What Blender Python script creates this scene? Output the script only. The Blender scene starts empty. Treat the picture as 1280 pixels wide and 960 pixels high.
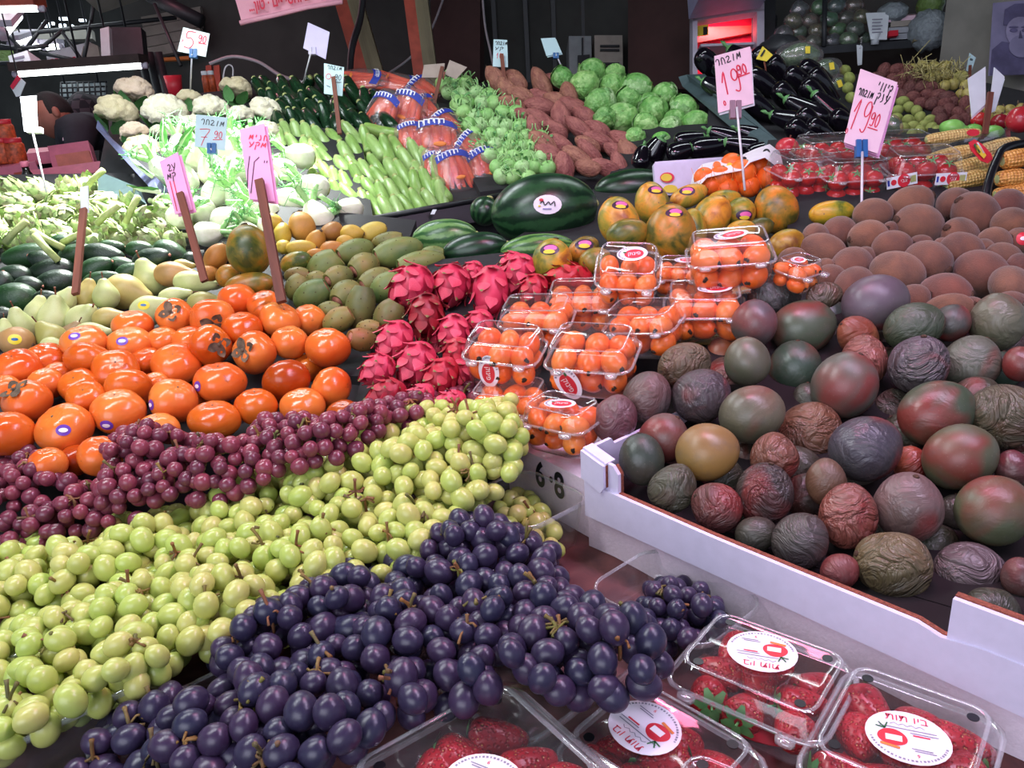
import bpy, math, random
import numpy as np
from mathutils import Vector, Matrix
from mathutils.bvhtree import BVHTree

random.seed(11)
rng = np.random.default_rng(11)
SC = bpy.context.scene
COL = SC.collection

# ------------------------------------------------------------------ camera
FPX = 995.0                                   # focal length in pixels of the 1280 px wide frame
PITCH, ROLL = math.radians(20.0), math.radians(3.5)
CAM = np.array([0.0, 0.0, 1.5])
_f = np.array([0, math.cos(PITCH), -math.sin(PITCH)])
_r = np.array([1.0, 0, 0])
_u = np.cross(_r, _f)
RT = _r * math.cos(ROLL) - _u * math.sin(ROLL)
UP = _u * math.cos(ROLL) + _r * math.sin(ROLL)
FW = _f
camd = bpy.data.cameras.new('camera')
camd.sensor_width = 36.0
camd.lens = FPX / 1280 * 36.0
camd.clip_start = 0.02
cam = bpy.data.objects.new('camera', camd)
COL.objects.link(cam)
cam.matrix_world = Matrix(((RT[0], UP[0], -FW[0], CAM[0]), (RT[1], UP[1], -FW[1], CAM[1]),
                           (RT[2], UP[2], -FW[2], CAM[2]), (0, 0, 0, 1)))
SC.camera = cam

# ------------------------------------------------------------------ world, lights, exposure
SC.view_settings.view_transform = 'Standard'
SC.view_settings.look = 'None'
SC.view_settings.gamma = 1.0
SC.view_settings.use_curve_mapping = False
SC.view_settings.exposure = 0.3
SC.cycles.transparent_max_bounces = 24
SC.cycles.max_bounces = 7
SC.cycles.sample_clamp_indirect = 4.0
W = bpy.data.worlds.new('world')
SC.world = W
W.use_nodes = True
_bg = W.node_tree.nodes['Background']
_bg.inputs[0].default_value = (0.66, 0.78, 1.0, 1)
_bg.inputs[1].default_value = 0.38


def area_light(name, loc, target, sx, sy, power, color):
    d = bpy.data.lights.new(name, 'AREA')
    d.shape = 'RECTANGLE'
    d.size, d.size_y = sx, sy
    d.energy, d.color = power, color
    o = bpy.data.objects.new(name, d)
    COL.objects.link(o)
    v = Vector(target) - Vector(loc)
    o.matrix_world = Matrix.Translation(loc) @ v.to_track_quat('-Z', 'Y').to_matrix().to_4x4()
    return o


def spot_light(name, loc, target, power, color, angle, blend=0.6, radius=0.08):
    d = bpy.data.lights.new(name, 'SPOT')
    d.energy, d.color, d.spot_size, d.spot_blend, d.shadow_soft_size = power, color, math.radians(angle), blend, radius
    o = bpy.data.objects.new(name, d)
    COL.objects.link(o)
    v = Vector(target) - Vector(loc)
    o.matrix_world = Matrix.Translation(loc) @ v.to_track_quat('-Z', 'Y').to_matrix().to_4x4()
    return o


# fluorescent tubes of the stall (their housings are built with the hall further down)
TUBES = [  # x, y, z, length, yaw, power, colour
    (-0.75, 0.75, 2.35, 1.2, 35, 13, (0.90, 0.97, 1.0)),
    (-0.95, 2.25, 2.40, 1.2, 10, 16, (0.88, 0.97, 1.0)),
    (0.75, 2.30, 2.45, 1.2, 20, 5, (0.86, 0.95, 1.0)),
    (0.70, 0.60, 2.30, 1.2, -45, 13, (0.84, 0.68, 1.0)),
]
for i, (x, y, z, L, yaw, p, c) in enumerate(TUBES):
    o = area_light('tube_light', (x, y, z - 0.06), (x, y, 0), L, 0.10, p, c)
    o.matrix_world = Matrix.Translation((x, y, z - 0.06)) @ Matrix.Rotation(math.radians(yaw), 4, 'Z')
# red-shaded butcher style bulb over the middle of the stall
area_light('pink_lamp_light', (0.25, 1.05, 2.2), (0.15, 1.0, 1.0), 0.22, 0.22, 3.2, (1.0, 0.22, 0.40))
area_light('pink_hall_light', (-1.9, 4.3, 2.6), (-2.0, 4.0, 1.0), 0.3, 0.3, 5, (1.0, 0.36, 0.46))
# bare bright lamp right above the fennel
spot_light('fennel_lamp_light', (-0.74, 2.42, 2.2), (-0.82, 2.08, 1.25), 330, (0.95, 1.0, 0.95), 60, 0.7)
area_light('hall_fill_light', (-3.2, 6.5, 3.1), (-3.0, 6.0, 0), 2.0, 0.3, 40, (0.85, 0.95, 1.0))  # added fill that brightens the far hall, belongs to no lamp there
spot_light('card_spot_light', (-0.95, 1.55, 2.05), (-1.139, 2.081, 1.517), 90, (0.95, 0.97, 1.0), 12, 0.5, 0.04)  # added narrow spot that makes the white card before the man glare
# daylight falling in from the open street side, left of and behind the viewer
area_light('street_daylight', (-1.1, -1.9, 2.3), (0.1, 0.9, 1.0), 2.6, 1.6, 42, (0.84, 0.86, 1.0))


# ------------------------------------------------------------------ pixel <-> place helpers
def ray(px, py):
    return RT * ((px - 640) / FPX) + UP * ((480 - py) / FPX) + FW


def P(px, py, d):
    return CAM + d * ray(px, py)


def at_z(px, py, z):
    v = ray(px, py)
    return CAM + v * ((z - CAM[2]) / v[2])


def depth(p):
    return float((np.asarray(p) - CAM) @ FW)


class Plane:
    """The slope of one heap of produce, from three (px, py, depth) points."""

    def __init__(self, *a):
        self.p = [P(*q) for q in a]
        n = np.cross(self.p[1] - self.p[0], self.p[2] - self.p[0])
        n /= np.linalg.norm(n)
        self.n = n if n[2] > 0 else -n

    def at(self, px, py, off=0.0):
        v = ray(px, py)
        o = self.p[0] + self.n * off
        t = ((o - CAM) @ self.n) / (v @ self.n)
        return CAM + v * t


def img_axis(theta, tilt=0.0):
    """Direction at THETA degrees (anticlockwise from right as seen from the street), TILT degrees towards the viewer."""
    t, k = math.radians(theta), math.radians(tilt)
    return (RT * math.cos(t) + UP * math.sin(t)) * math.cos(k) - FW * math.sin(k)


def frame(pos, z, xhint=None, spin=None):
    z = np.asarray(z, float)
    z = z / np.linalg.norm(z)
    h = np.asarray(xhint if xhint is not None else (-FW if abs(z @ FW) < 0.9 else UP), float)
    x = h - z * (h @ z)
    if np.linalg.norm(x) < 1e-6:
        x = np.cross(z, [0.3, 0.5, 0.8])
    x /= np.linalg.norm(x)
    y = np.cross(z, x)
    if spin is not None:
        c, s = math.cos(spin), math.sin(spin)
        x, y = x * c + y * s, y * c - x * s
    return Matrix(((x[0], y[0], z[0], pos[0]), (x[1], y[1], z[1], pos[1]), (x[2], y[2], z[2], pos[2]), (0, 0, 0, 1)))


def col(h):
    h = h.lstrip('#')
    v = [int(h[i:i + 2], 16) / 255 for i in (0, 2, 4)]
    return tuple((c / 12.92 if c <= 0.04045 else ((c + 0.055) / 1.055) ** 2.4) for c in v) + (1.0,)


# ------------------------------------------------------------------ materials
MATS = {}


class N:
    """Small wrapper over a node tree."""

    def __init__(self, name):
        self.m = bpy.data.materials.new(name)
        self.m.use_nodes = True
        self.t = self.m.node_tree
        self.b = self.t.nodes['Principled BSDF']
        self._co = None

    def new(self, kind, **kw):
        n = self.t.nodes.new(kind)
        for k, v in kw.items():
            setattr(n, k, v)
        return n

    def link(self, a, b):
        self.t.links.new(a, b)

    def set(self, node, name, v):
        s = node.inputs[name]
        if isinstance(v, bpy.types.NodeSocket):
            self.link(v, s)
        elif isinstance(v, str):
            s.default_value = col(v)
        else:
            s.default_value = v

    def co(self):
        if self._co is None:
            tc = self.new('ShaderNodeTexCoord')
            oi = self.new('ShaderNodeObjectInfo')
            mu = self.new('ShaderNodeMath', operation='MULTIPLY')
            self.link(oi.outputs['Random'], mu.inputs[0])
            mu.inputs[1].default_value = 17.0
            ad = self.new('ShaderNodeVectorMath', operation='ADD')
            self.link(tc.outputs['Object'], ad.inputs[0])
            self.link(mu.outputs[0], ad.inputs[1])
            self._co, self._tc, self._oi = ad.outputs[0], tc, oi
        return self._co

    def ocol(self):
        self.co()
        return self._oi.outputs['Color']

    def rnd(self):
        self.co()
        return self._oi.outputs['Random']

    def stretch(self, x, y, z):
        m = self.new('ShaderNodeVectorMath', operation='MULTIPLY')
        self.link(self.co(), m.inputs[0])
        m.inputs[1].default_value = (x, y, z)
        return m.outputs[0]

    def noise(self, scale, detail=3.0, rough=0.55, dist=0.0, co=None):
        n = self.new('ShaderNodeTexNoise')
        self.link(co or self.co(), n.inputs['Vector'])
        n.inputs['Scale'].default_value = scale
        n.inputs['Detail'].default_value = detail
        n.inputs['Roughness'].default_value = rough
        n.inputs['Distortion'].default_value = dist
        return n.outputs[0]

    def vor(self, scale, feature='F1', co=None, rand=1.0):
        n = self.new('ShaderNodeTexVoronoi', feature=feature)
        self.link(co or self.co(), n.inputs['Vector'])
        n.inputs['Scale'].default_value = scale
        n.inputs['Randomness'].default_value = rand
        return n.outputs['Distance']

    def ramp(self, fac, *stops):
        n = self.new('ShaderNodeValToRGB')
        self.link(fac, n.inputs[0])
        e = n.color_ramp.elements
        while len(e) < len(stops):
            e.new(0.5)
        for k, (p, c) in enumerate(stops):
            e[k].position = p
            e[k].color = col(c) if isinstance(c, str) else ((c, c, c, 1) if isinstance(c, (int, float)) else c)
        return n.outputs[0]

    def mix(self, fac, a, b, blend='MIX'):
        n = self.new('ShaderNodeMix', data_type='RGBA', blend_type=blend)
        for s, v in ((0, fac), (6, a), (7, b)):
            if isinstance(v, bpy.types.NodeSocket):
                self.link(v, n.inputs[s])
            elif isinstance(v, str):
                n.inputs[s].default_value = col(v)
            else:
                n.inputs[s].default_value = v
        return n.outputs[2]

    def math(self, op, a, b=0.0):
        n = self.new('ShaderNodeMath', operation=op)
        for s, v in ((0, a), (1, b)):
            if isinstance(v, bpy.types.NodeSocket):
                self.link(v, n.inputs[s])
            else:
                n.inputs[s].default_value = v
        return n.outputs[0]

    def attr(self, name):
        n = self.new('ShaderNodeAttribute', attribute_type='OBJECT', attribute_name=name)
        return n.outputs['Fac']

    def bump(self, h, strength=0.4, dist=0.002, normal=None):
        n = self.new('ShaderNodeBump')
        self.link(h, n.inputs['Height'])
        if isinstance(strength, bpy.types.NodeSocket):
            self.link(strength, n.inputs['Strength'])
        else:
            n.inputs['Strength'].default_value = strength
        n.inputs['Distance'].default_value = dist
        if normal is not None:
            self.link(normal, n.inputs['Normal'])
        return n.outputs[0]

    def out(self, color=None, rough=0.5, bump=None, **kw):
        if color is not None:
            self.set(self.b, 'Base Color', color)
        self.set(self.b, 'Roughness', rough)
        if bump is not None:
            self.link(bump, self.b.inputs['Normal'])
        for k, v in kw.items():
            self.set(self.b, k.replace('_', ' '), v)
        MATS[self.m.name] = self.m
        return self.m


def plain(name, c, rough=0.6, var=0.12, scale=25, bump=0.15, bdist=0.001, **kw):
    """A painted, plastic, paper or wooden surface: one colour with a little uneven wear."""
    n = N(name)
    f = n.noise(scale, 4)
    base = col(c) if isinstance(c, str) else c
    dark = tuple(x * (1 - var * 1.6) for x in base[:3]) + (1,)
    light = tuple(min(1, x * (1 + var)) for x in base[:3]) + (1,)
    return n.out(n.ramp(f, (0.3, dark), (0.7, light)), rough, n.bump(f, bump, bdist), **kw)


def wood(name, a, b, rough=0.7):
    n = N(name)
    f = n.noise(30, 5, 0.6, 0.6, n.stretch(1, 1, 0.08))
    return n.out(n.ramp(f, (0.3, a), (0.7, b)), rough, n.bump(f, 0.3, 0.001))


def produce(name, stops, scale, rough=0.35, bscale=80, bump=0.1, bdist=0.001, tint=0.75, speck=None, **kw):
    """Skin of a fruit or vegetable: mottled by STOPS, tinted by the colour of the object, with fine relief."""
    n = N(name)
    base = n.ramp(n.noise(scale, 4, 0.6, 0.4), *stops)
    c = n.mix(tint, base, n.ocol(), 'MULTIPLY') if tint else base
    if speck:
        s, size, sc = speck
        c = n.mix(n.ramp(n.vor(s), (size * 0.6, 1.0), (size, 0.0)), c, sc)
    return n.out(c, rough, n.bump(n.noise(bscale, 3), bump, bdist), **kw)


def emit(name, c, s):
    n = N(name)
    return n.out(c, 0.5, Emission_Color=c, Emission_Strength=s)


def clear(name, tint=(0.97, 0.98, 0.98, 1), gain=1.0, rough=0.05, base=0.02, haze=0.0, bscale=35, bstr=0.12):
    """Thin clear plastic: lets light through, mirrors at grazing angles."""
    n = N(name)
    t = n.new('ShaderNodeBsdfTransparent')
    t.inputs[0].default_value = tint
    g = n.new('ShaderNodeBsdfGlossy')
    g.inputs['Color'].default_value = (1, 1, 1, 1)
    g.inputs['Roughness'].default_value = rough
    bp = n.bump(n.noise(bscale, 2), bstr, 0.004)
    n.link(bp, g.inputs['Normal'])
    fr = n.new('ShaderNodeLayerWeight')           # Schlick's curve, alike from both sides of the film
    n.link(bp, fr.inputs['Normal'])
    fr5 = n.math('POWER', fr.outputs['Facing'], 5.0)
    f = n.math('MINIMUM', n.math('ADD', n.math('MULTIPLY', fr5, gain), base + 0.04), 1.0)
    mx = n.new('ShaderNodeMixShader')
    n.link(f, mx.inputs[0])
    first = t.outputs[0]
    if haze:
        d = n.new('ShaderNodeBsdfDiffuse')
        d.inputs[0].default_value = (0.85, 0.87, 0.9, 1)
        m2 = n.new('ShaderNodeMixShader')
        m2.inputs[0].default_value = haze
        n.link(first, m2.inputs[1])
        n.link(d.outputs[0], m2.inputs[2])
        first = m2.outputs[0]
    n.link(first, mx.inputs[1])
    n.link(g.outputs[0], mx.inputs[2])
    n.link(mx.outputs[0], n.t.nodes['Material Output'].inputs['Surface'])
    MATS[name] = n.m
    return n.m


# ------------------------------------------------------------------ mesh helpers
def mk(name, v, f, mat, smooth=True):
    me = bpy.data.meshes.new(name)
    me.from_pydata([tuple(map(float, p)) for p in v], [], f)
    if smooth and name not in ('red_oval', 'red_disc', 'printed_tomato', 'liner', 'vent_hole'):
        me.polygons.foreach_set('use_smooth', [True] * len(me.polygons))
    me.materials.append(mat)
    return me


def grid_faces(rings, n, closed=True):
    f = []
    for i in range(rings - 1):
        for j in range(n if closed else n - 1):
            k = (j + 1) % n
            f.append((i * n + j, i * n + k, (i + 1) * n + k, (i + 1) * n + j))
    return f


def lathe(prof, n=20, mod=None):
    """Turned surface of a (r, z) profile from bottom to top; MOD(angle, z, r) -> r factor."""
    prof = np.asarray(prof, float)
    a = np.arange(n) * 2 * math.pi / n
    vs = []
    for r, z in prof:
        k = np.ones(n) if mod is None else mod(a, z, r)
        vs.append(np.stack([np.cos(a) * r * k, np.sin(a) * r * k, np.full(n, z)], 1))
    m = len(prof)
    v = np.concatenate(vs)
    f = grid_faces(m, n)
    v = np.vstack([v, [0, 0, prof[0, 1]], [0, 0, prof[-1, 1]]])
    f += [(m * n, (j + 1) % n, j) for j in range(n)]
    f += [(m * n + 1, (m - 1) * n + j, (m - 1) * n + (j + 1) % n) for j in range(n)]
    return v, f


def egg(rx, ry, rz, nu=24, nv=14, amp=0.0, seed=0, taper=0.0, power=1.0, freq=3.0):
    """Ellipsoid round Z with random low lumps (AMP), TAPER towards +Z."""
    r = np.random.default_rng(seed)
    t = np.linspace(0, math.pi, nv + 2)[1:-1]
    a = np.arange(nu) * 2 * math.pi / nu
    T, A = np.meshgrid(t, a, indexing='ij')
    z = -np.cos(T)
    s = np.sin(T) ** power
    d = np.stack([s * np.cos(A), s * np.sin(A), z], -1).reshape(-1, 3)
    d = np.vstack([d, [0, 0, -1], [0, 0, 1]])
    k = np.ones(len(d))
    if amp:
        for _ in range(5):
            w = r.normal(size=3) * freq
            k += amp * np.sin(d @ w + r.uniform(0, 6.28)) / 2.2
    v = d * k[:, None]
    if taper:
        q = 1 - taper * (v[:, 2] + 1) / 2
        v[:, 0] *= q
        v[:, 1] *= q
    v = v * [rx, ry, rz]
    m = nv
    f = grid_faces(m, nu)
    f += [(m * nu, (j + 1) % nu, j) for j in range(nu)]
    f += [(m * nu + 1, (m - 1) * nu + j, (m - 1) * nu + (j + 1) % nu) for j in range(nu)]
    return v, f


def tube(pts, rad, n=8, cap=True):
    """Round tube along points; RAD a number or one per point."""
    pts = [np.asarray(p, float) for p in pts]
    rad = [rad] * len(pts) if isinstance(rad, (int, float)) else list(rad)
    v = []
    ref = np.array([0.13, 0.31, 0.94])
    for i, p in enumerate(pts):
        d = pts[min(i + 1, len(pts) - 1)] - pts[max(i - 1, 0)]
        d = d / (np.linalg.norm(d) + 1e-12)
        if abs(d @ ref) > 0.95:
            ref = np.array([0.9, 0.2, 0.1])
        x = np.cross(ref, d)
        x /= np.linalg.norm(x)
        y = np.cross(d, x)
        ref = np.cross(x, y) * 0 + ref
        for j in range(n):
            a = 2 * math.pi * j / n
            v.append(p + (x * math.cos(a) + y * math.sin(a)) * rad[i])
    f = grid_faces(len(pts), n)
    if cap:
        f += [tuple(range(n - 1, -1, -1)), tuple((len(pts) - 1) * n + j for j in range(n))]
    return v, f


def box(cx, cy, cz, sx, sy, sz):
    v = [(cx + a * sx / 2, cy + b * sy / 2, cz + c * sz / 2) for a in (-1, 1) for b in (-1, 1) for c in (-1, 1)]
    f = [(0, 1, 3, 2), (4, 6, 7, 5), (0, 4, 5, 1), (2, 3, 7, 6), (0, 2, 6, 4), (1, 5, 7, 3)]
    return v, f


def join(*vf):
    V, F = [], []
    for v, f in vf:
        b = len(V)
        V.extend([tuple(p) for p in v])
        F.extend([tuple(b + i for i in q) for q in f])
    return V, F


def xf(M, vf):
    v, f = vf
    a = np.array(M)
    v = np.asarray([tuple(p) for p in v], float)
    return v @ a[:3, :3].T + a[:3, 3], f


def slab(p, thick, n=None):
    """A plate: polygon of world points P, given THICKness along -N."""
    p = [np.asarray(q, float) for q in p]
    if n is None:
        n = np.cross(p[1] - p[0], p[2] - p[0])
        n /= np.linalg.norm(n)
    k = len(p)
    v = p + [q - n * thick for q in p]
    f = [tuple(range(k)), tuple(range(2 * k - 1, k - 1, -1))] + [(i, i + k, (i + 1) % k + k, (i + 1) % k) for i in range(k)]
    return v, f


def facing(p):
    """Normal of the polygon P on the side of the street."""
    p = [np.asarray(q, float) for q in p]
    n = np.cross(p[1] - p[0], p[2] - p[0])
    n /= np.linalg.norm(n)
    return n if n @ (CAM - p[0]) > 0 else -n


def prism(p, z):
    """Solid between the world polygon P and the level Z below."""
    p = [np.asarray(q, float) for q in p]
    k = len(p)
    v = p + [np.array([q[0], q[1], z]) for q in p]
    f = [tuple(range(k)), tuple(range(2 * k - 1, k - 1, -1))] + [(i, i + k, (i + 1) % k + k, (i + 1) % k) for i in range(k)]
    return v, f


def rrect(w, d, r, k=4):
    pts = []
    for cx, cy, a0 in ((w / 2 - r, d / 2 - r, 0), (-w / 2 + r, d / 2 - r, 90), (-w / 2 + r, -d / 2 + r, 180), (w / 2 - r, -d / 2 + r, 270)):
        for i in range(k + 1):
            a = math.radians(a0 + 90 * i / k)
            pts.append((cx + r * math.cos(a), cy + r * math.sin(a)))
    return pts


def loft(levels, cap0=True, cap1=False, k=4):
    """Rounded rectangles (z, width, depth, corner radius) skinned one after another."""
    v, n = [], 4 * (k + 1)
    for z, w, d, r in levels:
        v += [(x, y, z) for x, y in rrect(w, d, r, k)]
    f = grid_faces(len(levels), n)
    if cap0:
        f.append(tuple(range(n - 1, -1, -1)))
    if cap1:
        f.append(tuple((len(levels) - 1) * n + j for j in range(n)))
    return v, f


def ribbon(lines, width):
    """Flat pen strokes in the XY plane, a hair thick."""
    V, F = [], []
    for ln in lines:
        p = [np.array(q, float) for q in ln]
        b = len(V)
        for i, q in enumerate(p):
            d = p[min(i + 1, len(p) - 1)] - p[max(i - 1, 0)]
            d = d / (np.linalg.norm(d) + 1e-9)
            s = np.array([-d[1], d[0]]) * width / 2
            e = d * width * 0.3 * (-1 if i == 0 else 1 if i == len(p) - 1 else 0)
            V += [(*(q + s + e), 0.0), (*(q - s + e), 0.0)]
        for i in range(len(p) - 1):
            F.append((b + 2 * i, b + 2 * i + 1, b + 2 * i + 3, b + 2 * i + 2))
    return V, F


def smooth_line(p, k=4):
    """Catmull-Rom through the points of P."""
    p = [np.array(q, float) for q in p]
    q = [p[0]] + p + [p[-1]]
    out = []
    for i in range(1, len(q) - 2):
        a, b, c, d = q[i - 1:i + 3]
        for j in range(k):
            t = j / k
            out.append(0.5 * (2 * b + (c - a) * t + (2 * a - 5 * b + 4 * c - d) * t * t + (3 * b - a - 3 * c + d) * t ** 3))
    out.append(p[-1])
    return out


# ------------------------------------------------------------------ objects
def add(name, me, parent=None, M=None, color=None):
    o = bpy.data.objects.new(name, me)
    COL.objects.link(o)
    if parent is not None:
        o.parent = parent
    if M is not None:
        o.matrix_basis = M
    if color is not None:
        o.color = col(color) if isinstance(color, str) else color
    return o


def tag(o, label, cat, group=None, kind=None):
    o['label'] = label
    o['category'] = cat
    if group:
        o['group'] = group
    if kind:
        o['kind'] = kind
    return o


def thing(name, label, cat, M=None, group=None):
    return tag(add(name, None, None, M if M is not None else Matrix.Identity(4)), label, cat, group)


def part(name, vf, mat, parent, M=None, smooth=True, color=None):
    return add(name, mk(name, vf[0], vf[1], mat, smooth), parent, M, color)


def copy_tree(o, parent=None):
    c = o.copy()
    COL.objects.link(c)
    if parent is not None:
        c.parent = parent
    for ch in list(o.children):
        copy_tree(ch, c)
    return c


def structure(name, vf, mat, smooth=False):
    o = add(name, mk(name, vf[0], vf[1], mat, smooth))
    o['kind'] = 'structure'
    return o


ORD = ['first', 'second', 'third', 'fourth', 'fifth', 'sixth', 'seventh', 'eighth', 'ninth', 'tenth', 'eleventh', 'twelfth',
       'thirteenth', 'fourteenth', 'fifteenth', 'sixteenth', 'seventeenth', 'eighteenth']


def row_labels(items, pile, rowh):
    """ITEMS: dicts with px, py, adj, o. Those whose look is unlike all others keep that look as the label;
    the rest are told apart by their row, counted from the front of the heap, and their place along it."""
    todo = sorted([i for i in items if not i.get('full')], key=lambda i: -i['py'])
    rows = []
    for it in todo:
        if rows and rows[-1][0]['py'] - it['py'] < rowh:
            rows[-1].append(it)
        else:
            rows.append([it])
    for k, r in enumerate(rows):
        r.sort(key=lambda i: i['px'])
        rn = 'front row' if k == 0 else 'back row' if k == len(rows) - 1 else ORD[k] + ' row from front'
        for j, it in enumerate(r):
            if len(r) == 1:
                pos = f'alone in {rn}'
            else:
                pos = ('leftmost' if j == 0 else 'rightmost' if j == len(r) - 1 else ORD[j] + ' from left') + f' in {rn}'
            if len(it['adj'].split()) > 4 and sum(i['adj'] == it['adj'] for i in todo) == 1:
                it['o']['label'] = f"{it['adj']} in {pile}"
                continue
            lb = f"{it['adj']}, {pos} of {pile.replace('the ', '')}"
            it['o']['label'] = lb if len(lb.split()) < 17 else f"{it['adj']}, {pos} of heap"
    for it in items:
        if it.get('full'):
            it['o']['label'] = it['full']


def conform_sticker(vf, dirn, updir, a, b, lift=0.0006, rings=3, n=18):
    """An oval label of half sizes A, B laid onto the surface VF round the point met from direction DIRN. Also returns its frame."""
    v, f = vf
    t = BVHTree.FromPolygons([Vector(p) for p in v], f)
    dirn = Vector(dirn).normalized()
    hit, nor, _, _ = t.ray_cast(dirn * 1.0, -dirn)
    if hit is None:
        return None
    nor = nor if nor.dot(dirn) > 0 else -nor
    nor = (nor + dirn).normalized()
    u = Vector(updir)
    y = (u - nor * u.dot(nor)).normalized()
    x = y.cross(nor)
    V = []
    for i in range(rings + 1):
        for j in range(n):
            if i == 0 and j:
                break
            q = i / rings
            ang = 2 * math.pi * j / n
            p = hit + x * (a * q * math.cos(ang)) + y * (b * q * math.sin(ang)) + nor * 0.03
            h, nn, _, _ = t.ray_cast(p, -nor)
            V.append((h if h is not None else p - nor * 0.034) + nor * lift)
    F = [(0, 1 + j, 1 + (j + 1) % n) for j in range(n)]
    for i in range(1, rings):
        for j in range(n):
            p, q = 1 + (i - 1) * n, 1 + i * n
            F.append((p + j, q + j, q + (j + 1) % n, p + (j + 1) % n))
    return (V, F), (hit, x, y, nor)

# ------------------------------------------------------------------ materials of the scene
def _mango():
    n = N('mango_skin')
    low = n.noise(9, 2, 0.5, 0.3)
    base = n.mix(n.ramp(low, (0.35, 0.0), (0.65, 1.0)), n.ocol(), n.mix(0.5, n.ocol(), '#4e5240'))
    bl = n.math('MULTIPLY', n.ramp(n.noise(13, 2, 0.5, 0.5), (0.53, 0.0), (0.66, 1.0)), n.attr('blush'))
    c = n.mix(bl, base, '#8e3230')
    c = n.mix(n.math('MULTIPLY', n.ramp(n.vor(230), (0.08, 1.0), (0.15, 0.0)), 0.25), c, '#b5a486')
    c = n.mix(n.ramp(n.noise(60, 4), (0.5, 0.0), (0.8, 0.35)), c, '#6c6462')
    c = n.mix(1.0, c, (0.80, 0.80, 0.80, 1), 'MULTIPLY')
    w = n.attr('wrinkle')
    fold = n.noise(24, 4, 0.55, 1.3)
    ridge = n.math('ABSOLUTE', n.math('SUBTRACT', fold, 0.5))
    b1 = n.bump(ridge, w, 0.024)
    b2 = n.bump(n.noise(260, 2), 0.12, 0.0008, b1)
    return n.out(c, n.ramp(n.noise(30), (0.3, 0.32), (0.7, 0.50)), b2, Specular_IOR_Level=0.6)


_mango()


def _melon(name, a, b, scale):
    n = N(name)
    wv = n.new('ShaderNodeTexGradient', gradient_type='RADIAL')
    n.co()
    n.link(n._tc.outputs['Object'], wv.inputs[0])
    k = n.math('MULTIPLY', wv.outputs[0], 2 * math.pi * scale)
    k = n.math('ADD', k, n.math('MULTIPLY', n.noise(26, 5, 0.65), 8.5))
    s = n.math('SINE', k)
    c = n.ramp(n.math('ADD', n.math('MULTIPLY', s, 0.5), 0.5), (0.25, a), (0.75, b))
    c = n.mix(n.ramp(n.noise(70, 4), (0.55, 0.0), (0.75, 0.5)), c, a)
    n.out(n.mix(1.0, c, n.ocol(), 'MULTIPLY'), 0.3, n.bump(n.noise(40), 0.05, 0.001))


_melon('melon_dark', '#0f2a18', '#25492a', 11)
_melon('melon_light', '#2f5a2e', '#6d9656', 11)

produce('kiwi_skin', [(0.3, '#563727'), (0.7, '#855a3e')], 26, 0.7, 420, 0.7, 0.0016, 0.9, speck=(260, 0.1, '#3f2a1c'), Sheen_Weight=0.25, Sheen_Roughness=0.6)
produce('kiwi_nub', [(0.3, '#241510'), (0.7, '#5a3c2a')], 300, 0.9, 500, 0.8, 0.002, 0)


def _persimmon():
    n = N('persimmon_skin')
    f = n.noise(14, 3, 0.5, 0.2)
    c = n.mix(0.85, n.ramp(f, (0.3, '#d65a22'), (0.7, '#e2863c')), n.ocol(), 'MULTIPLY')
    c = n.mix(n.math('MULTIPLY', n.ramp(n.noise(20, 4, 0.6, 1.0), (0.66, 0.0), (0.72, 1.0)), 0.55), c, '#5e2f1a')
    n.out(c, n.ramp(n.noise(30), (0.3, 0.16), (0.7, 0.28)), n.bump(n.noise(45, 2), 0.03, 0.002), Subsurface_Weight=0.08,
          Subsurface_Radius=(0.01, 0.004, 0.002), Subsurface_Scale=0.5)


_persimmon()
produce('dry_leaf', [(0.3, '#3d2f24'), (0.7, '#7b6650')], 60, 0.85, 200, 0.5, 0.001, 0)
produce('pear_skin', [(0.3, '#a9b272'), (0.7, '#c6c68e')], 18, 0.42, 200, 0.06, 0.0006, 0.9, speck=(420, 0.14, '#7d7a48'))
produce('avocado_skin', [(0.3, '#2a4a30'), (0.7, '#3c5f3a')], 25, 0.36, 330, 0.55, 0.0016, 0.85, speck=(330, 0.12, '#7c9168'))
produce('prickly_skin', [(0.3, '#5e7242'), (0.55, '#86884c'), (0.75, '#a07a4e')], 16, 0.5, 120, 0.1, 0.001, 0.85)
produce('prickly_scar', [(0.3, '#a95d50'), (0.7, '#cc8a70')], 120, 0.6, 260, 0.4, 0.001, 0.7)
produce('prickly_dot', [(0.3, '#3a2a18'), (0.7, '#5a4026')], 200, 0.9, 300, 0.4, 0.001, 0)
produce('dragon_skin', [(0.3, '#b81c40'), (0.7, '#d43a5c')], 22, 0.45, 160, 0.15, 0.001, 0.85)
produce('dragon_scale', [(0.35, '#c42850'), (0.65, '#e2586a')], 40, 0.42, 160, 0.15, 0.001, 0.85)
produce('dragon_tip', [(0.35, '#4a4a24'), (0.65, '#8d9a52')], 60, 0.5, 160, 0.2, 0.001, 0)
produce('loquat_skin', [(0.3, '#e2631f'), (0.7, '#ee8438')], 24, 0.32, 200, 0.06, 0.0006, 0.8, speck=(200, 0.1, '#b06a30'))
produce('loquat_eye', [(0.3, '#1f1410'), (0.7, '#3f2a1c')], 200, 0.9, 300, 0.6, 0.001, 0)
produce('papaya_skin', [(0.36, '#566a34'), (0.47, '#a3983e'), (0.58, '#d8a03c'), (0.70, '#98582c')], 20, 0.38, 120, 0.08, 0.001, 0.75,
        speck=(75, 0.12, '#6a5632'))
produce('guava_skin', [(0.3, '#b6a44a'), (0.7, '#dcc673')], 22, 0.5, 110, 0.1, 0.001, 0.9, speck=(140, 0.12, '#8a7436'))


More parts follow.
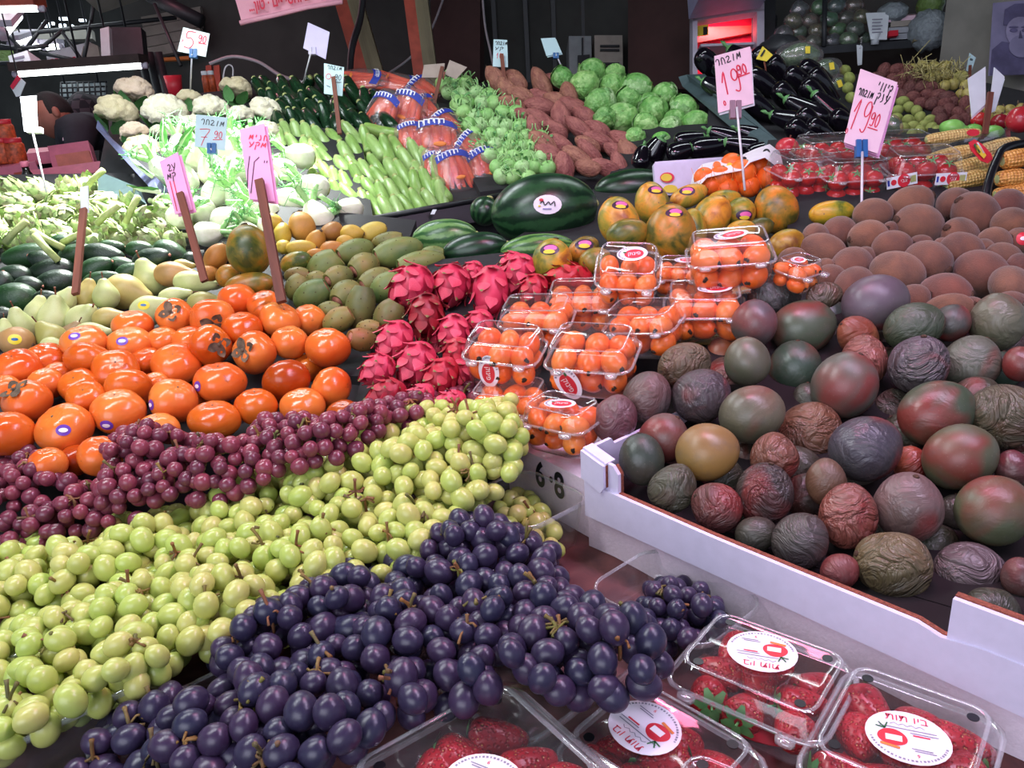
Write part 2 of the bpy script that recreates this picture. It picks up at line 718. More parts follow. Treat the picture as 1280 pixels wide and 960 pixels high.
def _grape(name, c1, c2, bloom, rough, sss, tr=0.0):
    n = N(name)
    c = n.mix(n.rnd(), c1, c2)
    c = n.mix(n.math('MULTIPLY', n.ramp(n.noise(70, 3, 0.6, 0.6), (0.35, 0.0), (0.62, 1.0)), bloom[1]), c, bloom[0])
    n.out(c, rough, n.bump(n.noise(200, 2), 0.05, 0.0006), Subsurface_Weight=sss, Subsurface_Radius=(0.008, 0.009, 0.004),
          Subsurface_Scale=0.6, Specular_IOR_Level=0.5)


_grape('grape_black_skin', '#150f1e', '#34142a', ('#4c4e74', 0.46), 0.31, 0.0)
_grape('grape_green_skin', '#a6bd42', '#bfb95c', ('#cbd29c', 0.42), 0.27, 0.22)
_grape('grape_red_skin', '#551a2e', '#873341', ('#8d5568', 0.42), 0.26, 0.08)
produce('grape_stem', [(0.3, '#6a5a30'), (0.7, '#96703a')], 90, 0.7, 200, 0.3, 0.001, 0.7)
produce('curd', [(0.35, '#e6dec2'), (0.65, '#f8f3e0')], 2.6, 0.75, 16, 0.7, 0.008, 0.8)
produce('leaf_green', [(0.3, '#3f7a42'), (0.7, '#79b06a')], 30, 0.5, 90, 0.3, 0.002, 0.9)
produce('zucchini_dark', [(0.3, '#0f2416'), (0.7, '#1f4026')], 2.0, 0.26, 6, 0.08, 0.001, 0.6, speck=(9, 0.11, '#4a6a48'))
produce('marrow_skin', [(0.3, '#7ea054'), (0.7, '#a2be76')], 1.6, 0.32, 6, 0.06, 0.001, 0.85, speck=(9, 0.12, '#cfe0ac'))
produce('stem_cut', [(0.3, '#8c9a58'), (0.7, '#b7b679')], 80, 0.8, 200, 0.3, 0.001, 0.5)
produce('carrot_skin', [(0.3, '#e2522e'), (0.7, '#f27a44')], 3, 0.45, 14, 0.4, 0.0025, 0.7)
produce('kohlrabi_skin', [(0.3, '#8fbf74'), (0.7, '#b9dc9c')], 1.8, 0.5, 6, 0.1, 0.001, 0.9)
produce('sweet_potato_skin', [(0.3, '#8a5654'), (0.7, '#ba8c7c')], 2.0, 0.6, 5, 0.6, 0.012, 0.85, speck=(5, 0.09, '#5a2e2a'))
produce('cabbage_leaf', [(0.35, '#72a860'), (0.5, '#94c27a'), (0.65, '#c4dfaa')], 1.7, 0.45, 2.6, 0.6, 0.02, 0.9)
produce('eggplant_skin', [(0.3, '#0b090e'), (0.7, '#17121c')], 20, 0.14, 40, 0.03, 0.001, 0.0, Coat_Weight=0.4)
produce('tomato_skin', [(0.3, '#a8121c'), (0.7, '#c8281f')], 1.0, 0.2, 6, 0.03, 0.001, 0.8)
produce('orange_skin', [(0.3, '#f0601c'), (0.7, '#f87a2a')], 20, 0.4, 420, 0.4, 0.001, 0.6)
produce('potato_skin', [(0.3, '#8f9a58'), (0.7, '#b5b878')], 1.6, 0.7, 6, 0.25, 0.002, 0.9)
produce('onion_skin', [(0.3, '#9a9058'), (0.7, '#c8bd80')], 2, 0.45, 5, 0.2, 0.002, 0.9)
produce('apple_skin', [(0.3, '#c02038'), (0.6, '#d84a50'), (0.8, '#e09a70')], 14, 0.25, 60, 0.05, 0.001, 0.6)
produce('green_fruit', [(0.3, '#6cb34c'), (0.7, '#8ecc66')], 12, 0.35, 60, 0.05, 0.001, 0.8)


def _corn():
    n = N('corn_kernels')
    co = n.stretch(1, 1, 0.9)
    c = n.ramp(n.vor(170, co=co, rand=0.25), (0.3, '#f0dca0'), (0.72, '#b08a4a'))
    n.out(n.mix(0.8, c, n.ocol(), 'MULTIPLY'), 0.4, n.bump(n.vor(170, co=co, rand=0.25), 0.9, -0.004))


_corn()
produce('artichoke_bract', [(0.32, '#7d965a'), (0.55, '#b0c088'), (0.72, '#7d6462')], 1.8, 0.55, 100, 0.2, 0.002, 0.9)
produce('artichoke_stalk', [(0.3, '#9aa86a'), (0.7, '#c3cc98')], 60, 0.6, 100, 0.3, 0.002, 0.9)
produce('fennel_white', [(0.3, '#dfe6c8'), (0.7, '#f2f3e2')], 2.4, 0.42, 5, 0.3, 0.003, 0.85)
produce('fennel_green', [(0.3, '#7fb86a'), (0.7, '#b5dc98')], 3, 0.5, 6, 0.2, 0.002, 0.85)
produce('fennel_frond', [(0.3, '#3f8a4a'), (0.7, '#6cb465')], 50, 0.6, 60, 0.2, 0.002, 0.85)
def _strawberry():
    n = N('strawberry_skin')
    pits = n.vor(270)
    c = n.ramp(n.noise(28), (0.3, '#930a1c'), (0.7, '#b81626'))
    c = n.mix(n.ramp(pits, (0.10, 1.0), (0.19, 0.0)), c, '#d9a45c')
    n.out(c, 0.28, n.bump(n.ramp(pits, (0.12, 0.0), (0.5, 1.0)), 0.8, 0.0022))


_strawberry()
produce('herb_pack', [(0.3, '#2f5a3c'), (0.55, '#5f8a63'), (0.75, '#9fb8a0')], 60, 0.3, 70, 0.5, 0.004, 0.9)

clear('clear_plastic', gain=0.8, rough=0.07, base=0.02, haze=0.02)
clear('clear_rim', gain=0.7, rough=0.10, base=0.10, haze=0.20)
clear('tub_plastic', gain=0.9, rough=0.07, base=0.02, haze=0.04, bstr=0.05)
clear('bag_film', (0.98, 0.80, 0.78, 1), gain=0.8, rough=0.18, base=0.04, haze=0.07, bscale=90, bstr=0.5)

plain('card_pink', '#f3a9d8', 0.6, 0.04)
plain('card_pale', '#f1cfdd', 0.6, 0.04)
plain('card_white', '#e3e9ee', 0.6, 0.04)
plain('card_lilac', '#d3c6ee', 0.6, 0.03)
plain('card_blue', '#c4e0e6', 0.6, 0.03)
plain('cardboard_grey', '#a6958c', 0.85, 0.08)
plain('ink_black', '#16151a', 0.6, 0.05)
plain('ink_red', '#d92c4a', 0.6, 0.05)
plain('ink_blue', '#2a3aa0', 0.6, 0.05)
plain('ink_grey', '#8a8698', 0.6, 0.05)
plain('ink_white', '#f0eef0', 0.6, 0.02)
plain('ink_green', '#2c6a3a', 0.6, 0.05)
plain('ink_orange', '#e2803a', 0.6, 0.05)
plain('ink_yellow', '#e6cc3a', 0.6, 0.05)
plain('sticker_white', '#efe6f2', 0.4, 0.02)
plain('sticker_pink', '#e868a8', 0.4, 0.1)
plain('sticker_purple', '#6a3ab0', 0.4, 0.1)
plain('sticker_yellow', '#e0c828', 0.4, 0.05)
plain('sticker_dark', '#3a1f3c', 0.4, 0.1)
plain('clip_blue', '#1f5f9e', 0.35, 0.05)
plain('clip_clear', '#cfc4dc', 0.25, 0.05)
plain('clip_dark', '#8a6a78', 0.35, 0.05)
plain('wire_white', '#d9d5dc', 0.4, 0.03)
plain('cable_grey', '#b6b0b4', 0.5, 0.03)
plain('cable_black', '#1c1d22', 0.5, 0.05)
wood('stake_wood', '#5c2f24', '#8a4c38')
wood('board_wood', '#4a262a', '#6d3c3a')
wood('post_wood', '#6a5f4a', '#8a7f62')
plain('red_paint', '#b04a38', 0.55, 0.15)
plain('bed_dark', '#1b1a1e', 0.8, 0.2)
plain('bed_red', '#15070b', 0.95, 0.2)
plain('stall_wood', '#3a2a28', 0.8, 0.2)
plain('crate_black', '#17191d', 0.45, 0.15)
plain('crate_teal', '#46595c', 0.6, 0.12)
plain('crate_slate', '#55597a', 0.6, 0.12)
plain('card_carton', '#dad0ea', 0.7, 0.03, 60, 0.25, 0.0006)  # white cardboard, with the lavender of the light mixed into its colour
plain('carton_edge', '#8d4a38', 0.9, 0.25, 300, 0.9, 0.003)
plain('carton_torn', '#cdb9a8', 0.9, 0.08, 90, 0.4, 0.001)
plain('styrofoam', '#efdcec', 0.85, 0.03, 240, 0.5, 0.0016)
plain('concrete', '#5a5856', 0.9, 0.2, 8, 0.3, 0.004)
plain('wall_dark', '#42423f', 0.85, 0.25, 3, 0.2, 0.004)
plain('wall_brown', '#4a3230', 0.85, 0.25, 3, 0.2, 0.004)
plain('wall_grey', '#85827a', 0.85, 0.15, 6, 0.3, 0.004)
plain('roof_dark', '#2c2f36', 0.8, 0.2, 5, 0.2, 0.004)
plain('steel_dark', '#2a2c30', 0.5, 0.15)
plain('steel_lilac', '#a5a3c4', 0.4, 0.06)
plain('fridge_white', '#c4bccb', 0.35, 0.05)
plain('fridge_red', '#e01840', 0.5, 0.1)
plain('box_white', '#8e9496', 0.5, 0.08)
plain('box_cream', '#a39a90', 0.6, 0.08)
plain('pink_plastic', '#d9748c', 0.5, 0.08)
plain('salmon_panel', '#cc7468', 0.55, 0.1)
plain('banner_pink', '#eba4b6', 0.7, 0.05, 8, 0.5, 0.01)
plain('shirt_dark', '#1a1c28', 0.9, 0.15, 30, 0.4, 0.003)
plain('skin_tan', '#a06452', 0.55, 0.08)
plain('hair_dark', '#1c1818', 0.8, 0.2, 120, 0.6, 0.003)
plain('paper_grey', '#a9adb4', 0.8, 0.08, 60, 0.4, 0.004)
plain('bag_grey', '#8e979c', 0.4, 0.15, 60, 0.9, 0.01)
plain('bag_green', '#6f8a4a', 0.4, 0.15, 60, 0.9, 0.01)
plain('poster_ground', '#8b84a4', 0.6, 0.15, 9)
plain('poster_dark', '#5d5678', 0.6, 0.25, 14)
plain('poster_light', '#968dac', 0.6, 0.2, 16)
plain('film_white', '#e8e4ea', 0.4, 0.03, 60, 0.5, 0.004)
plain('film_black', '#15161a', 0.3, 0.1)
plain('lid_red', '#d22c3c', 0.4, 0.05)
plain('jar_food', '#c4552e', 0.5, 0.4, 60)
plain('bottle_dark', '#1d1814', 0.15, 0.1)
plain('window_pale', '#b7c4c6', 0.3, 0.05)
plain('net_orange', '#e8772c', 0.5, 0.05)
emit('tube_glow', (0.93, 0.99, 1.0, 1), 6)
emit('lamp_glow', (0.95, 1.0, 0.97, 1), 8)
emit('sky_glow', (0.75, 0.87, 1.0, 1), 2.5)

# ------------------------------------------------------------------ the market hall
structure('floor', box(0, 5, -0.05, 14, 18, 0.1), MATS['concrete'])
structure('ceiling', box(0, 3.8, 3.35, 14.0, 10.0, 0.1), MATS['roof_dark'])


def wall_px(name, pts, mat, thick=0.08):
    p = [P(*q) for q in pts]
    return structure(name, slab(p, thick), MATS[mat])


def wall_xy(name, a, b, z0, z1, mat, thick=0.08):
    """Upright wall from the ground point A to B."""
    a, b = np.array(a, float), np.array(b, float)
    p = [(*a, z0), (*b, z0), (*b, z1), (*a, z1)]
    return structure(name, slab(p, -thick), MATS[mat])


def gx(px, py, d):
    q = P(px, py, d)
    return q[0], q[1]


wall_xy('wall_back', gx(172, 60, 5.3), gx(610, 60, 4.6), 0, 3.4, 'wall_dark')
wall_xy('wall_back_middle', gx(598, 60, 4.75), gx(960, 60, 4.55), 0, 3.4, 'wall_dark')
wall_xy('wall_right_back', gx(955, 30, 4.3), gx(1215, 30, 3.75), 0, 3.4, 'wall_dark')
wall_xy('wall_right', gx(1192, 30, 3.2), gx(1420, 30, 2.75), 0, 3.4, 'wall_grey')
wall_xy('wall_left_far', (-7.0, 9.0), gx(240, 60, 8.0), 0, 3.4, 'wall_dark')

# seams of the panelling on the back wall, each a strip of its own
for i, x in enumerate((615, 655, 690, 728, 757, 802)):
    a, b = P(x, -20, 4.5), P(x + 3, 110, 4.5)
    t = thing('wall_batten', f'dark upright batten, {ORD[i]} from left on the back wall behind sweet potatoes and cabbages', 'batten',
              group='battens on the back wall')
    part('strip', box(a[0], a[1], 1.7, 0.025, 0.03, 3.3), MATS['steel_dark'], t, smooth=False)

# panels behind
def upright(name, label, cat, pts, mat, thick=0.04, part_name='panel'):
    t = thing(name, label, cat)
    p = [P(*q) for q in pts]
    part(part_name, slab(p, thick, facing(p)), MATS[mat], t, smooth=False)
    return t


def post(px0, px1, top_py, foot_px, foot_py, d, w, name, label, mats):
    a, b = P((px0 + px1) / 2, top_py, d), P(foot_px, foot_py, d)
    up = np.array([0, 0, 1.0])
    base = np.array([b[0], b[1], 0.0])
    t = thing(name, label, 'post')
    v = (a - b) / np.linalg.norm(a - b)
    foot, head = b - v * (b[2] / v[2]), b + v * ((3.3 - b[2]) / v[2])
    M = frame((foot + head) / 2, v, RT)
    L = np.linalg.norm(head - foot)
    part('painted_face', box(-w * 0.27, 0, 0, w * 0.46, w, L), MATS[mats[0]], t, M, smooth=False)
    part('bare_face', box(w * 0.23, 0, 0, w * 0.54, w, L), MATS[mats[1]], t, M, smooth=False)
    return t


post(420, 452, 0, 468, 110, 3.75, 0.125, 'wooden_post', 'thick wooden post, red on one face, with a black cable along it',
     ('red_paint', 'post_wood'))
post(505, 536, 0, 534, 105, 3.6, 0.105, 'wooden_post', 'square wooden post with a red face between carrots and cardboard signs',
     ('red_paint', 'post_wood'))


def cable(name, label, pts, r, mat, cat='cable'):
    q = smooth_line([P(*p) for p in pts], 5)
    v, f = tube(q, r, 6)
    o = add(name, mk(name, v, f, MATS[mat]))
    return tag(o, label, cat)


cable('black_cable', 'thick black cable running down in front of the red-faced post', [(456, -30, 3.55), (451, 20, 3.55), (440, 60, 3.52), (437, 100, 3.5), (434, 135, 3.4)], 0.016, 'cable_black')
cable('white_cable', 'thin white cable slanting down from the square post to the carrots', [(562, -25, 4.2), (540, 35, 4.15), (515, 70, 4.1), (478, 96, 4.05), (440, 112, 4.0)], 0.006, 'cable_grey')
cable('pink_cable', 'pinkish cable sagging behind the cauliflowers and dark zucchini', [(262, 80, 4.0), (290, 71, 4.0), (322, 77, 3.9), (350, 94, 3.8), (380, 104, 3.3)], 0.009, 'cable_grey')
cable('grey_cable', 'thin grey cable hanging in front of the battens above the sweet potatoes', [(602, -20, 4.2), (606, 30, 4.2), (612, 60, 4.2), (622, 108, 4.1)], 0.006, 'cable_grey')

upright('brown_cupboard', 'tall reddish brown cupboard side beside the lit red refrigerator', 'cupboard',
        [(785, 108, 4.2), (785, -10, 4.2), (866, -30, 4.0), (866, 112, 4.0)], 'wall_brown', 0.3)
upright('dark_cupboard', 'dark red brown board standing between square post and battens', 'board',
        [(540, 100, 4.35), (538, -10, 4.35), (600, -12, 4.3), (600, 100, 4.3)], 'wall_brown', 0.1)

# two pale electrical cabinets
for k, (x0, x1, y0, y1, m, lb) in enumerate(((712, 740, 45, 100, 'box_white', 'narrow pale steel cabinet with a dark slot, left of the vented one'),
                                            (744, 779, 44, 98, 'box_cream', 'pale cabinet with dark vents on the back wall above the cabbages'))):
    t = thing('steel_cabinet', lb, 'cabinet')
    d = 4.35
    part('body', slab([P(x0, y1, d), P(x0 - 1, y0, d), P(x1 - 1, y0, d), P(x1, y1, d)], 0.22, -FW), MATS[m], t, smooth=False)
    if k == 0:
        part('slot', slab([P(727, 75, d - .01), P(727, 48, d - .01), P(729, 48, d - .01), P(729, 75, d - .01)], 0.01), MATS['steel_dark'], t, smooth=False)
        part('hatch', slab([P(722, 84, d - .012), P(722, 70, d - .012), P(737, 69, d - .012), P(737, 84, d - .012)], 0.01), MATS['steel_dark'], t, smooth=False)
    for y in (57, 62, 79, 83) if k else ():
        part('vent', slab([P(750, y + 2.4, d - .01), P(750, y, d - .01), P(774, y, d - .01), P(774, y + 2.4, d - .01)], 0.01), MATS['steel_dark'], t, smooth=False)

# refrigerator with its red interior
t = thing('display_refrigerator', 'white framed refrigerator with glowing red inside behind the eggplants', 'refrigerator')
d = 3.55
part('canopy', slab([P(858, -18, d - .12), P(861, 24, d - .12), P(950, 10, d - .12), P(950, -30, d - .12)][::-1], 0.25), MATS['steel_lilac'], t, smooth=False)
part('back', slab([P(862, 100, d + .25), P(862, 22, d + .25), P(952, 10, d + .25), P(952, 100, d + .25)], 0.03), MATS['fridge_red'], t, smooth=False)
for n_, q in (('frame', [(862, 100), (862, 24), (868, 24), (868, 100)]), ('frame', [(862, 34), (862, 24), (950, 11), (950, 21)]), ('frame', [(941, 98), (941, 20), (950, 19), (950, 98)])):
    part(n_, slab([P(x, y, d) for x, y in q], 0.06), MATS['fridge_white'], t, smooth=False)
part('shelf_curve', slab([P(868, 56, d + .2), P(880, 36, d + .2), P(944, 34, d + .2), P(944, 42, d + .2), P(900, 50, d + .2)], 0.02), MATS['red_paint'], t, smooth=False)
part('shelf', slab([P(868, 72, d + .1), P(868, 69, d + .1), P(944, 66, d + .1), P(944, 69, d + .1)], 0.12), MATS['fridge_white'], t, smooth=False)
st = part('notice', slab([P(870, 46, d - .01), P(870, 33, d - .01), P(885, 31, d - .01), P(885, 44, d - .01)], 0.004), MATS['ink_yellow'], t, smooth=False)
part('print', slab([P(879, 44, d - .018), P(879, 34, d - .018), P(884, 33.5, d - .018), P(884, 43, d - .018)], 0.002), MATS['ink_black'], st, smooth=False)
area_light('refrigerator_light', P(905, 30, d + .12), P(905, 70, d + .22), 0.25, 0.06, 1.3, (1.0, 0.30, 0.38))

# column right of the refrigerator
upright('steel_column', 'narrow dark steel column between refrigerator and herb shelf', 'column',
        [(946, 110, 3.6), (946, -20, 3.6), (970, -20, 3.6), (968, 110, 3.6)], 'steel_dark', 0.08)

# ---- shelf on the right with herbs in film, papers and bags
t = thing('wall_shelf', 'dark wall shelf holding packed greens, papers and plastic bags', 'shelf')
d = 3.35
part('plank', slab([P(965, 62, d), P(1195, 46, d - .05), P(1195, 42, d + .35), P(965, 55, d + .4)], 0.03), MATS['steel_dark'], t, smooth=False)
part('end_board', slab([P(1140, 54, d - .04), P(1140, 46, d - .04), P(1196, 41, d - .06), P(1197, 49, d - .06)], 0.02), MATS['post_wood'], t, smooth=False)
part('bracket', tube([P(968, 100, d + .3), P(968, 20, d + .3)], 0.012, 6), MATS['steel_dark'], t)
part('bracket', tube([P(1030, 58, d - .02), P(1031, 0, d - .02)], 0.01, 6), MATS['steel_dark'], t)

pk = []
for r, (y, xs) in enumerate(((52, (984, 1000, 1017, 1040, 1062, 1080)), (38, (980, 998, 1022, 1046, 1070)), (24, (992, 1012, 1036, 1058, 1078)), (9, (1000, 1024, 1046, 1068)))):
    for j, x in enumerate(xs):
        D = d + 0.05 + 0.03 * (j % 2)
        q = P(x, y - (x - 1030) * 0.06, D)
        s = 9.5 * D / FPX
        tt = thing('packed_greens', 'x', 'vegetables', frame(q, RT, spin=rng.uniform(-.3, .3)), 'packed greens on the wall shelf')
        tt['label'] = f"film-wrapped pack of greens on the wall shelf, {ORD[j]} from left in the {('bottom', 'second', 'third', 'top')[r]} layer"
        part('greens', egg(s * .8, s * 1.0, s * 1.15, 12, 8, .12, x), MATS['herb_pack'], tt, color='#%02x%02x%02x' % tuple(int(c) for c in rng.uniform(120, 255, 3)))
        part('film', egg(s * .9, s * 1.1, s * 1.3, 12, 8, .06, x), MATS['bag_film'], tt)

# papers, bags
t = thing('standing_document', 'printed white sheet in a sleeve leaning at the shelf edge', 'paper')
part('sheet', slab([P(1088, 50, d - .06), P(1082, 17, d - .03), P(1111, 16, d - .03), P(1108, 50, d - .06)], 0.004), MATS['card_white'], t, smooth=False)
for k in range(5):
    part('print_line', slab([P(1090, 25 + 4 * k, d - .06), P(1090, 24 + 4 * k, d - .06), P(1103 - 2 * (k % 2), 23.5 + 4 * k, d - .06), P(1103 - 2 * (k % 2), 24.5 + 4 * k, d - .06)], 0.002), MATS['ink_grey'], t, smooth=False)
for k, (x0, x1, y, m) in enumerate(((1112, 1142, 50, 'paper_grey'), (1110, 1140, 42, 'paper_grey'), (1113, 1138, 34, 'box_cream'), (1108, 1146, 28, 'card_pale'))):
    o = thing('paper_stack', f'{("bottom", "second", "third", "topmost")[k]} bundle of the flat papers stacked on the wall shelf', 'papers', group='papers on the wall shelf')
    part('sheets', slab([P(x0, y, d - .02), P(x1, y - 2, d - .02), P(x1 - 2, y - 4, d + .2), P(x0 + 2, y - 2, d + .2)], -0.022), MATS[m], o, smooth=False)
o = thing('red_carton', 'small red carton lying on the papers of the wall shelf', 'carton')
part('body', slab([P(1109, 48, d - .045), P(1109, 41, d - .045), P(1120, 40, d - .045), P(1120, 47, d - .045)], 0.02), MATS['lid_red'], o, smooth=False)
o = thing('paper_cup', 'little white paper cup at the front edge of the wall shelf', 'cup')
part('cup', loft([(-.02, .03, .03, .014), (.022, .036, .036, .017)], k=3), MATS['card_white'], o, frame(P(1094, 49, d - .05), (0, 0, 1)))


def crumpled(name, label, px, py, d, w, h, mat, seed, cat='bag', group=None):
    v, f = egg(w * d / FPX / 2, w * d / FPX / 2.4, h * d / FPX / 2, 22, 14, 0.0, seed)
    r = np.random.default_rng(seed)
    v = np.array(v)
    u = v / (np.abs(v).max(0) + 1e-9)
    k = np.ones(len(v))
    for _ in range(14):
        k += 0.055 * np.abs(np.sin(u @ (r.normal(size=3) * 5) + r.uniform(0, 6)))
    v *= (k - 0.25)[:, None]
    o = thing(name, label, cat, frame(P(px, py, d), (0, 0, 1)), group)
    part('film', (v, f), MATS[mat], o)
    return o


crumpled('plastic_bag', 'crumpled grey plastic bag on top of the papers', 1116, 16, d, 34, 20, 'bag_grey', 3)
crumpled('plastic_bag', 'bunch of thin plastic bags spilling over the shelf edge', 1160, 38, d - .05, 44, 40, 'bag_grey', 5)
crumpled('plastic_bag', 'pale plastic bag lying at the end of the shelf', 1185, 32, d, 30, 16, 'paper_grey', 6)
crumpled('plastic_bag', 'greenish bag hanging above the papers', 1163, 4, d, 30, 32, 'bag_green', 8)
o = thing('cupboard_side', 'weathered grey upright board at the end of the shelf', 'board')
part('panel', slab([P(1190, 160, 3.3), P(1206, -20, 3.3), P(1222, -20, 3.3), P(1205, 160, 3.3)], 0.05), MATS['wall_grey'], o, smooth=False)
o = thing('drain_pipe', 'black pipe running down beside the weathered board', 'pipe')
part('pipe', tube([P(1216, -15, 3.2), P(1203, 92, 3.2), P(1200, 130, 3.2)], 0.017, 8), MATS['cable_black'], o)

# poster: an old printed portrait on the right wall
t = thing('portrait_poster', 'faded purple portrait poster of a bearded man on the grey wall', 'poster')


def poster(pts, mat, d, name):
    part(name, slab([P(x, y, d) for x, y in pts], 0.002), MATS[mat], t, smooth=False)


def blob2(cx, cy, rx, ry, n=18, a0=0, a1=360):
    return [(cx + rx * math.cos(math.radians(a)), cy + ry * math.sin(math.radians(a))) for a in np.linspace(a0, a1, n, endpoint=a1 - a0 < 360)]


DP = 2.86
poster([(1235, 95), (1241, 4), (1330, -4), (1330, 92)], 'poster_ground', DP, 'sheet')
poster([(1237, 94), (1240, 62), (1252, 52), (1270, 55), (1305, 50), (1322, 62), (1326, 92)], 'poster_dark', DP - .004, 'printed_coat')
poster([(1254, 32), (1256, 12), (1268, 5), (1290, 4), (1300, 12), (1302, 30)], 'poster_dark', DP - .005, 'printed_hat')
poster(blob2(1275, 40, 18, 19), 'poster_light', DP - .007, 'printed_face')
poster(blob2(1276, 58, 15, 14), 'poster_ground', DP - .009, 'printed_beard')
for x in (1267, 1282):
    poster(blob2(x, 38, 5, 2.4, 10), 'poster_dark', DP - .010, 'printed_eye')
    poster(blob2(x, 34, 6, 1.2, 10), 'poster_dark', DP - .010, 'printed_brow')
poster([(1273, 48), (1275, 38), (1278, 48)], 'poster_dark', DP - .010, 'printed_nose')

# ---- left: far part of the hall
def bar(name, label, pts, r, mat, cat='beam', group=None):
    t = thing(name, label, cat, group=group)
    part('bar', tube([P(*p) for p in pts], r, 6), MATS[mat], t)
    return t


TD = 4.6
truss = thing('roof_truss', 'dark steel roof truss with crossing struts above the tube lamps', 'truss')
for a, b in (((33, 61), (58, 26)), ((52, 60), (80, 36)), ((78, 40), (104, 78)), ((104, 78), (114, 26)), ((50, 66), (104, 77)),
             ((0, 57), (28, 62)), ((10, 44), (26, 60)), ((114, 26), (120, -15))):
    part('strut', tube([P(*a, TD), P(*b, TD)], 0.011, 6), MATS['steel_dark'], truss)
part('chord', tube([P(-20, 60, TD), P(30, 60, TD), P(60, 57, TD)], 0.012, 6), MATS['steel_dark'], truss)
part('chord', tube([P(-20, 80, TD - .05), P(120, 76, TD - .05)], 0.013, 6), MATS['steel_dark'], truss)
part('chord', tube([P(40, 41, TD), P(220, 22, TD)], 0.012, 6), MATS['steel_dark'], truss)
structure('trim_1', slab([P(10, 55, 6.0), P(10, 40, 6.0), P(118, 40, 6.0), P(120, 52, 6.0)], 0.05), MATS['wall_grey'])
structure('trim_2', slab([P(126, 17, 4.4), P(122, -15, 4.4), P(200, -15, 4.4), P(170, 2, 4.4)], 0.2), MATS['wall_grey'])
# gaps of sky between the roof sheets
for i, (x, y, w, h) in enumerate(((58, 32, 9, 5), (81, 24, 12, 3), (79, 33, 8, 4), (104, 26, 8, 2.5), (67, 30, 3, 3), (91, 33, 3, 2))):
    structure(f'window_{i + 1}', slab([P(x - w / 2, y + h / 2, 7.5), P(x - w / 2, y - h / 2, 7.5), P(x + w / 2, y - h / 2, 7.5), P(x + w / 2, y + h / 2, 7.5)], 0.02), MATS['sky_glow'])


def tube_lamp(name, label, a, b, r, hmat, hh):
    """Fluorescent lamp seen from below: housing, glass tube and two end caps."""
    t = thing(name, label, 'lamp')
    a, b = np.asarray(a), np.asarray(b)
    u = np.array([0, 0, 1.0])
    if name == 'tube_lamp':
        part('hanger', tube([(a + b) / 2 + u * (r + hh * .5), ((a + b) / 2)[:2].tolist() + [3.31]], .005, 5), MATS['cable_black'], t)
    v = (b - a) / np.linalg.norm(b - a)
    s = np.cross(v, u)
    part('housing', slab([a + s * .05 + u * (r + hh), b + s * .05 + u * (r + hh), b - s * .05 + u * (r + hh), a - s * .05 + u * (r + hh)], hh), MATS[hmat], t, smooth=False)
    part('glass_tube', tube([a, b], r, 10), MATS['tube_glow'], t)
    for q in (a, b):
        part('end_cap', tube([q - v * .012, q + v * .012], r * 1.15, 10), MATS['fridge_white'], t)
    return t


tube_lamp('tube_lamp', 'long lit fluorescent tube under a dark beam above the man', P(20, 93, 3.5), P(181, 82, 3.5), 0.012, 'stall_wood', 0.035)
tube_lamp('tube_lamp', 'lit fluorescent tube below a red sheet in the top left corner', P(-30, 13, 3.2), P(52, 11, 3.2), 0.011, 'red_paint', 0.04)
tube_lamp('tube_lamp', 'lit lamp seen end-on left of the truss', P(2, 42, 3.6), P(22, 20, 4.6), 0.026, 'fridge_white', 0.03)
tube_lamp('tube_lamp', 'lit lamp above the small lettered box', P(14, 56, 4.9), P(38, 47, 5.6), 0.022, 'fridge_white', 0.03)
tube_lamp('tube_lamp', 'short lit lamp left of two hanging behind the truss', P(34, 60, 5.4), P(53, 58, 5.4), 0.016, 'fridge_white', 0.03)
tube_lamp('tube_lamp', 'short lit lamp right of two hanging behind the truss', P(56, 60, 5.4), P(77, 58, 5.4), 0.016, 'fridge_white', 0.03)
for i, (x, y, z, L, yaw, p, c) in enumerate(TUBES):
    v = np.array([math.cos(math.radians(yaw)), math.sin(math.radians(yaw)), 0]) * L / 2
    q = np.array([x, y, z + 0.03])
    o = tube_lamp('ceiling_lamp', f'fluorescent lamp hanging over the stall, {ORD[i]} in its row', q - v, q + v, 0.014, 'fridge_white', 0.04)
    part('hanger', tube([q + (0, 0, .06), (x, y, 3.32)], 0.004, 5), MATS['cable_grey'], o)
for nm, q, lb, m in (('pendant_lamp', (0.25, 1.05, 2.23), 'red shaded lamp hanging over the middle of the stall', 'lid_red'),
                     ('pendant_lamp', (-0.74, 2.42, 2.27), 'bare bright lamp hanging over the fennel', 'fridge_white'),
                     ('pendant_lamp', (-0.95, 1.55, 2.11), 'small bright lamp hanging over the artichokes', 'fridge_white'),
                     ('pendant_lamp', (-1.9, 4.3, 2.66), 'pink shaded lamp hanging over the pink counter', 'pink_plastic')):
    o = thing(nm, lb, 'lamp', Matrix.Translation(q))
    part('shade', lathe([(.03, .16), (.06, .14), (.14, .03), (.15, .0), (.145, .005), (.05, .12), (.02, .14)], 16), MATS[m], o)
    part('cord', tube([(0, 0, .15), (0, 0, 3.3 - q[2])], 0.004, 5), MATS['cable_black'], o)

o = upright('lettered_box', 'small white box with grey lettering beside the truss', 'box', [(14, 84, 4.2), (10, 70, 4.2), (34, 63, 4.2), (39, 78, 4.2)], 'card_white', 0.12)


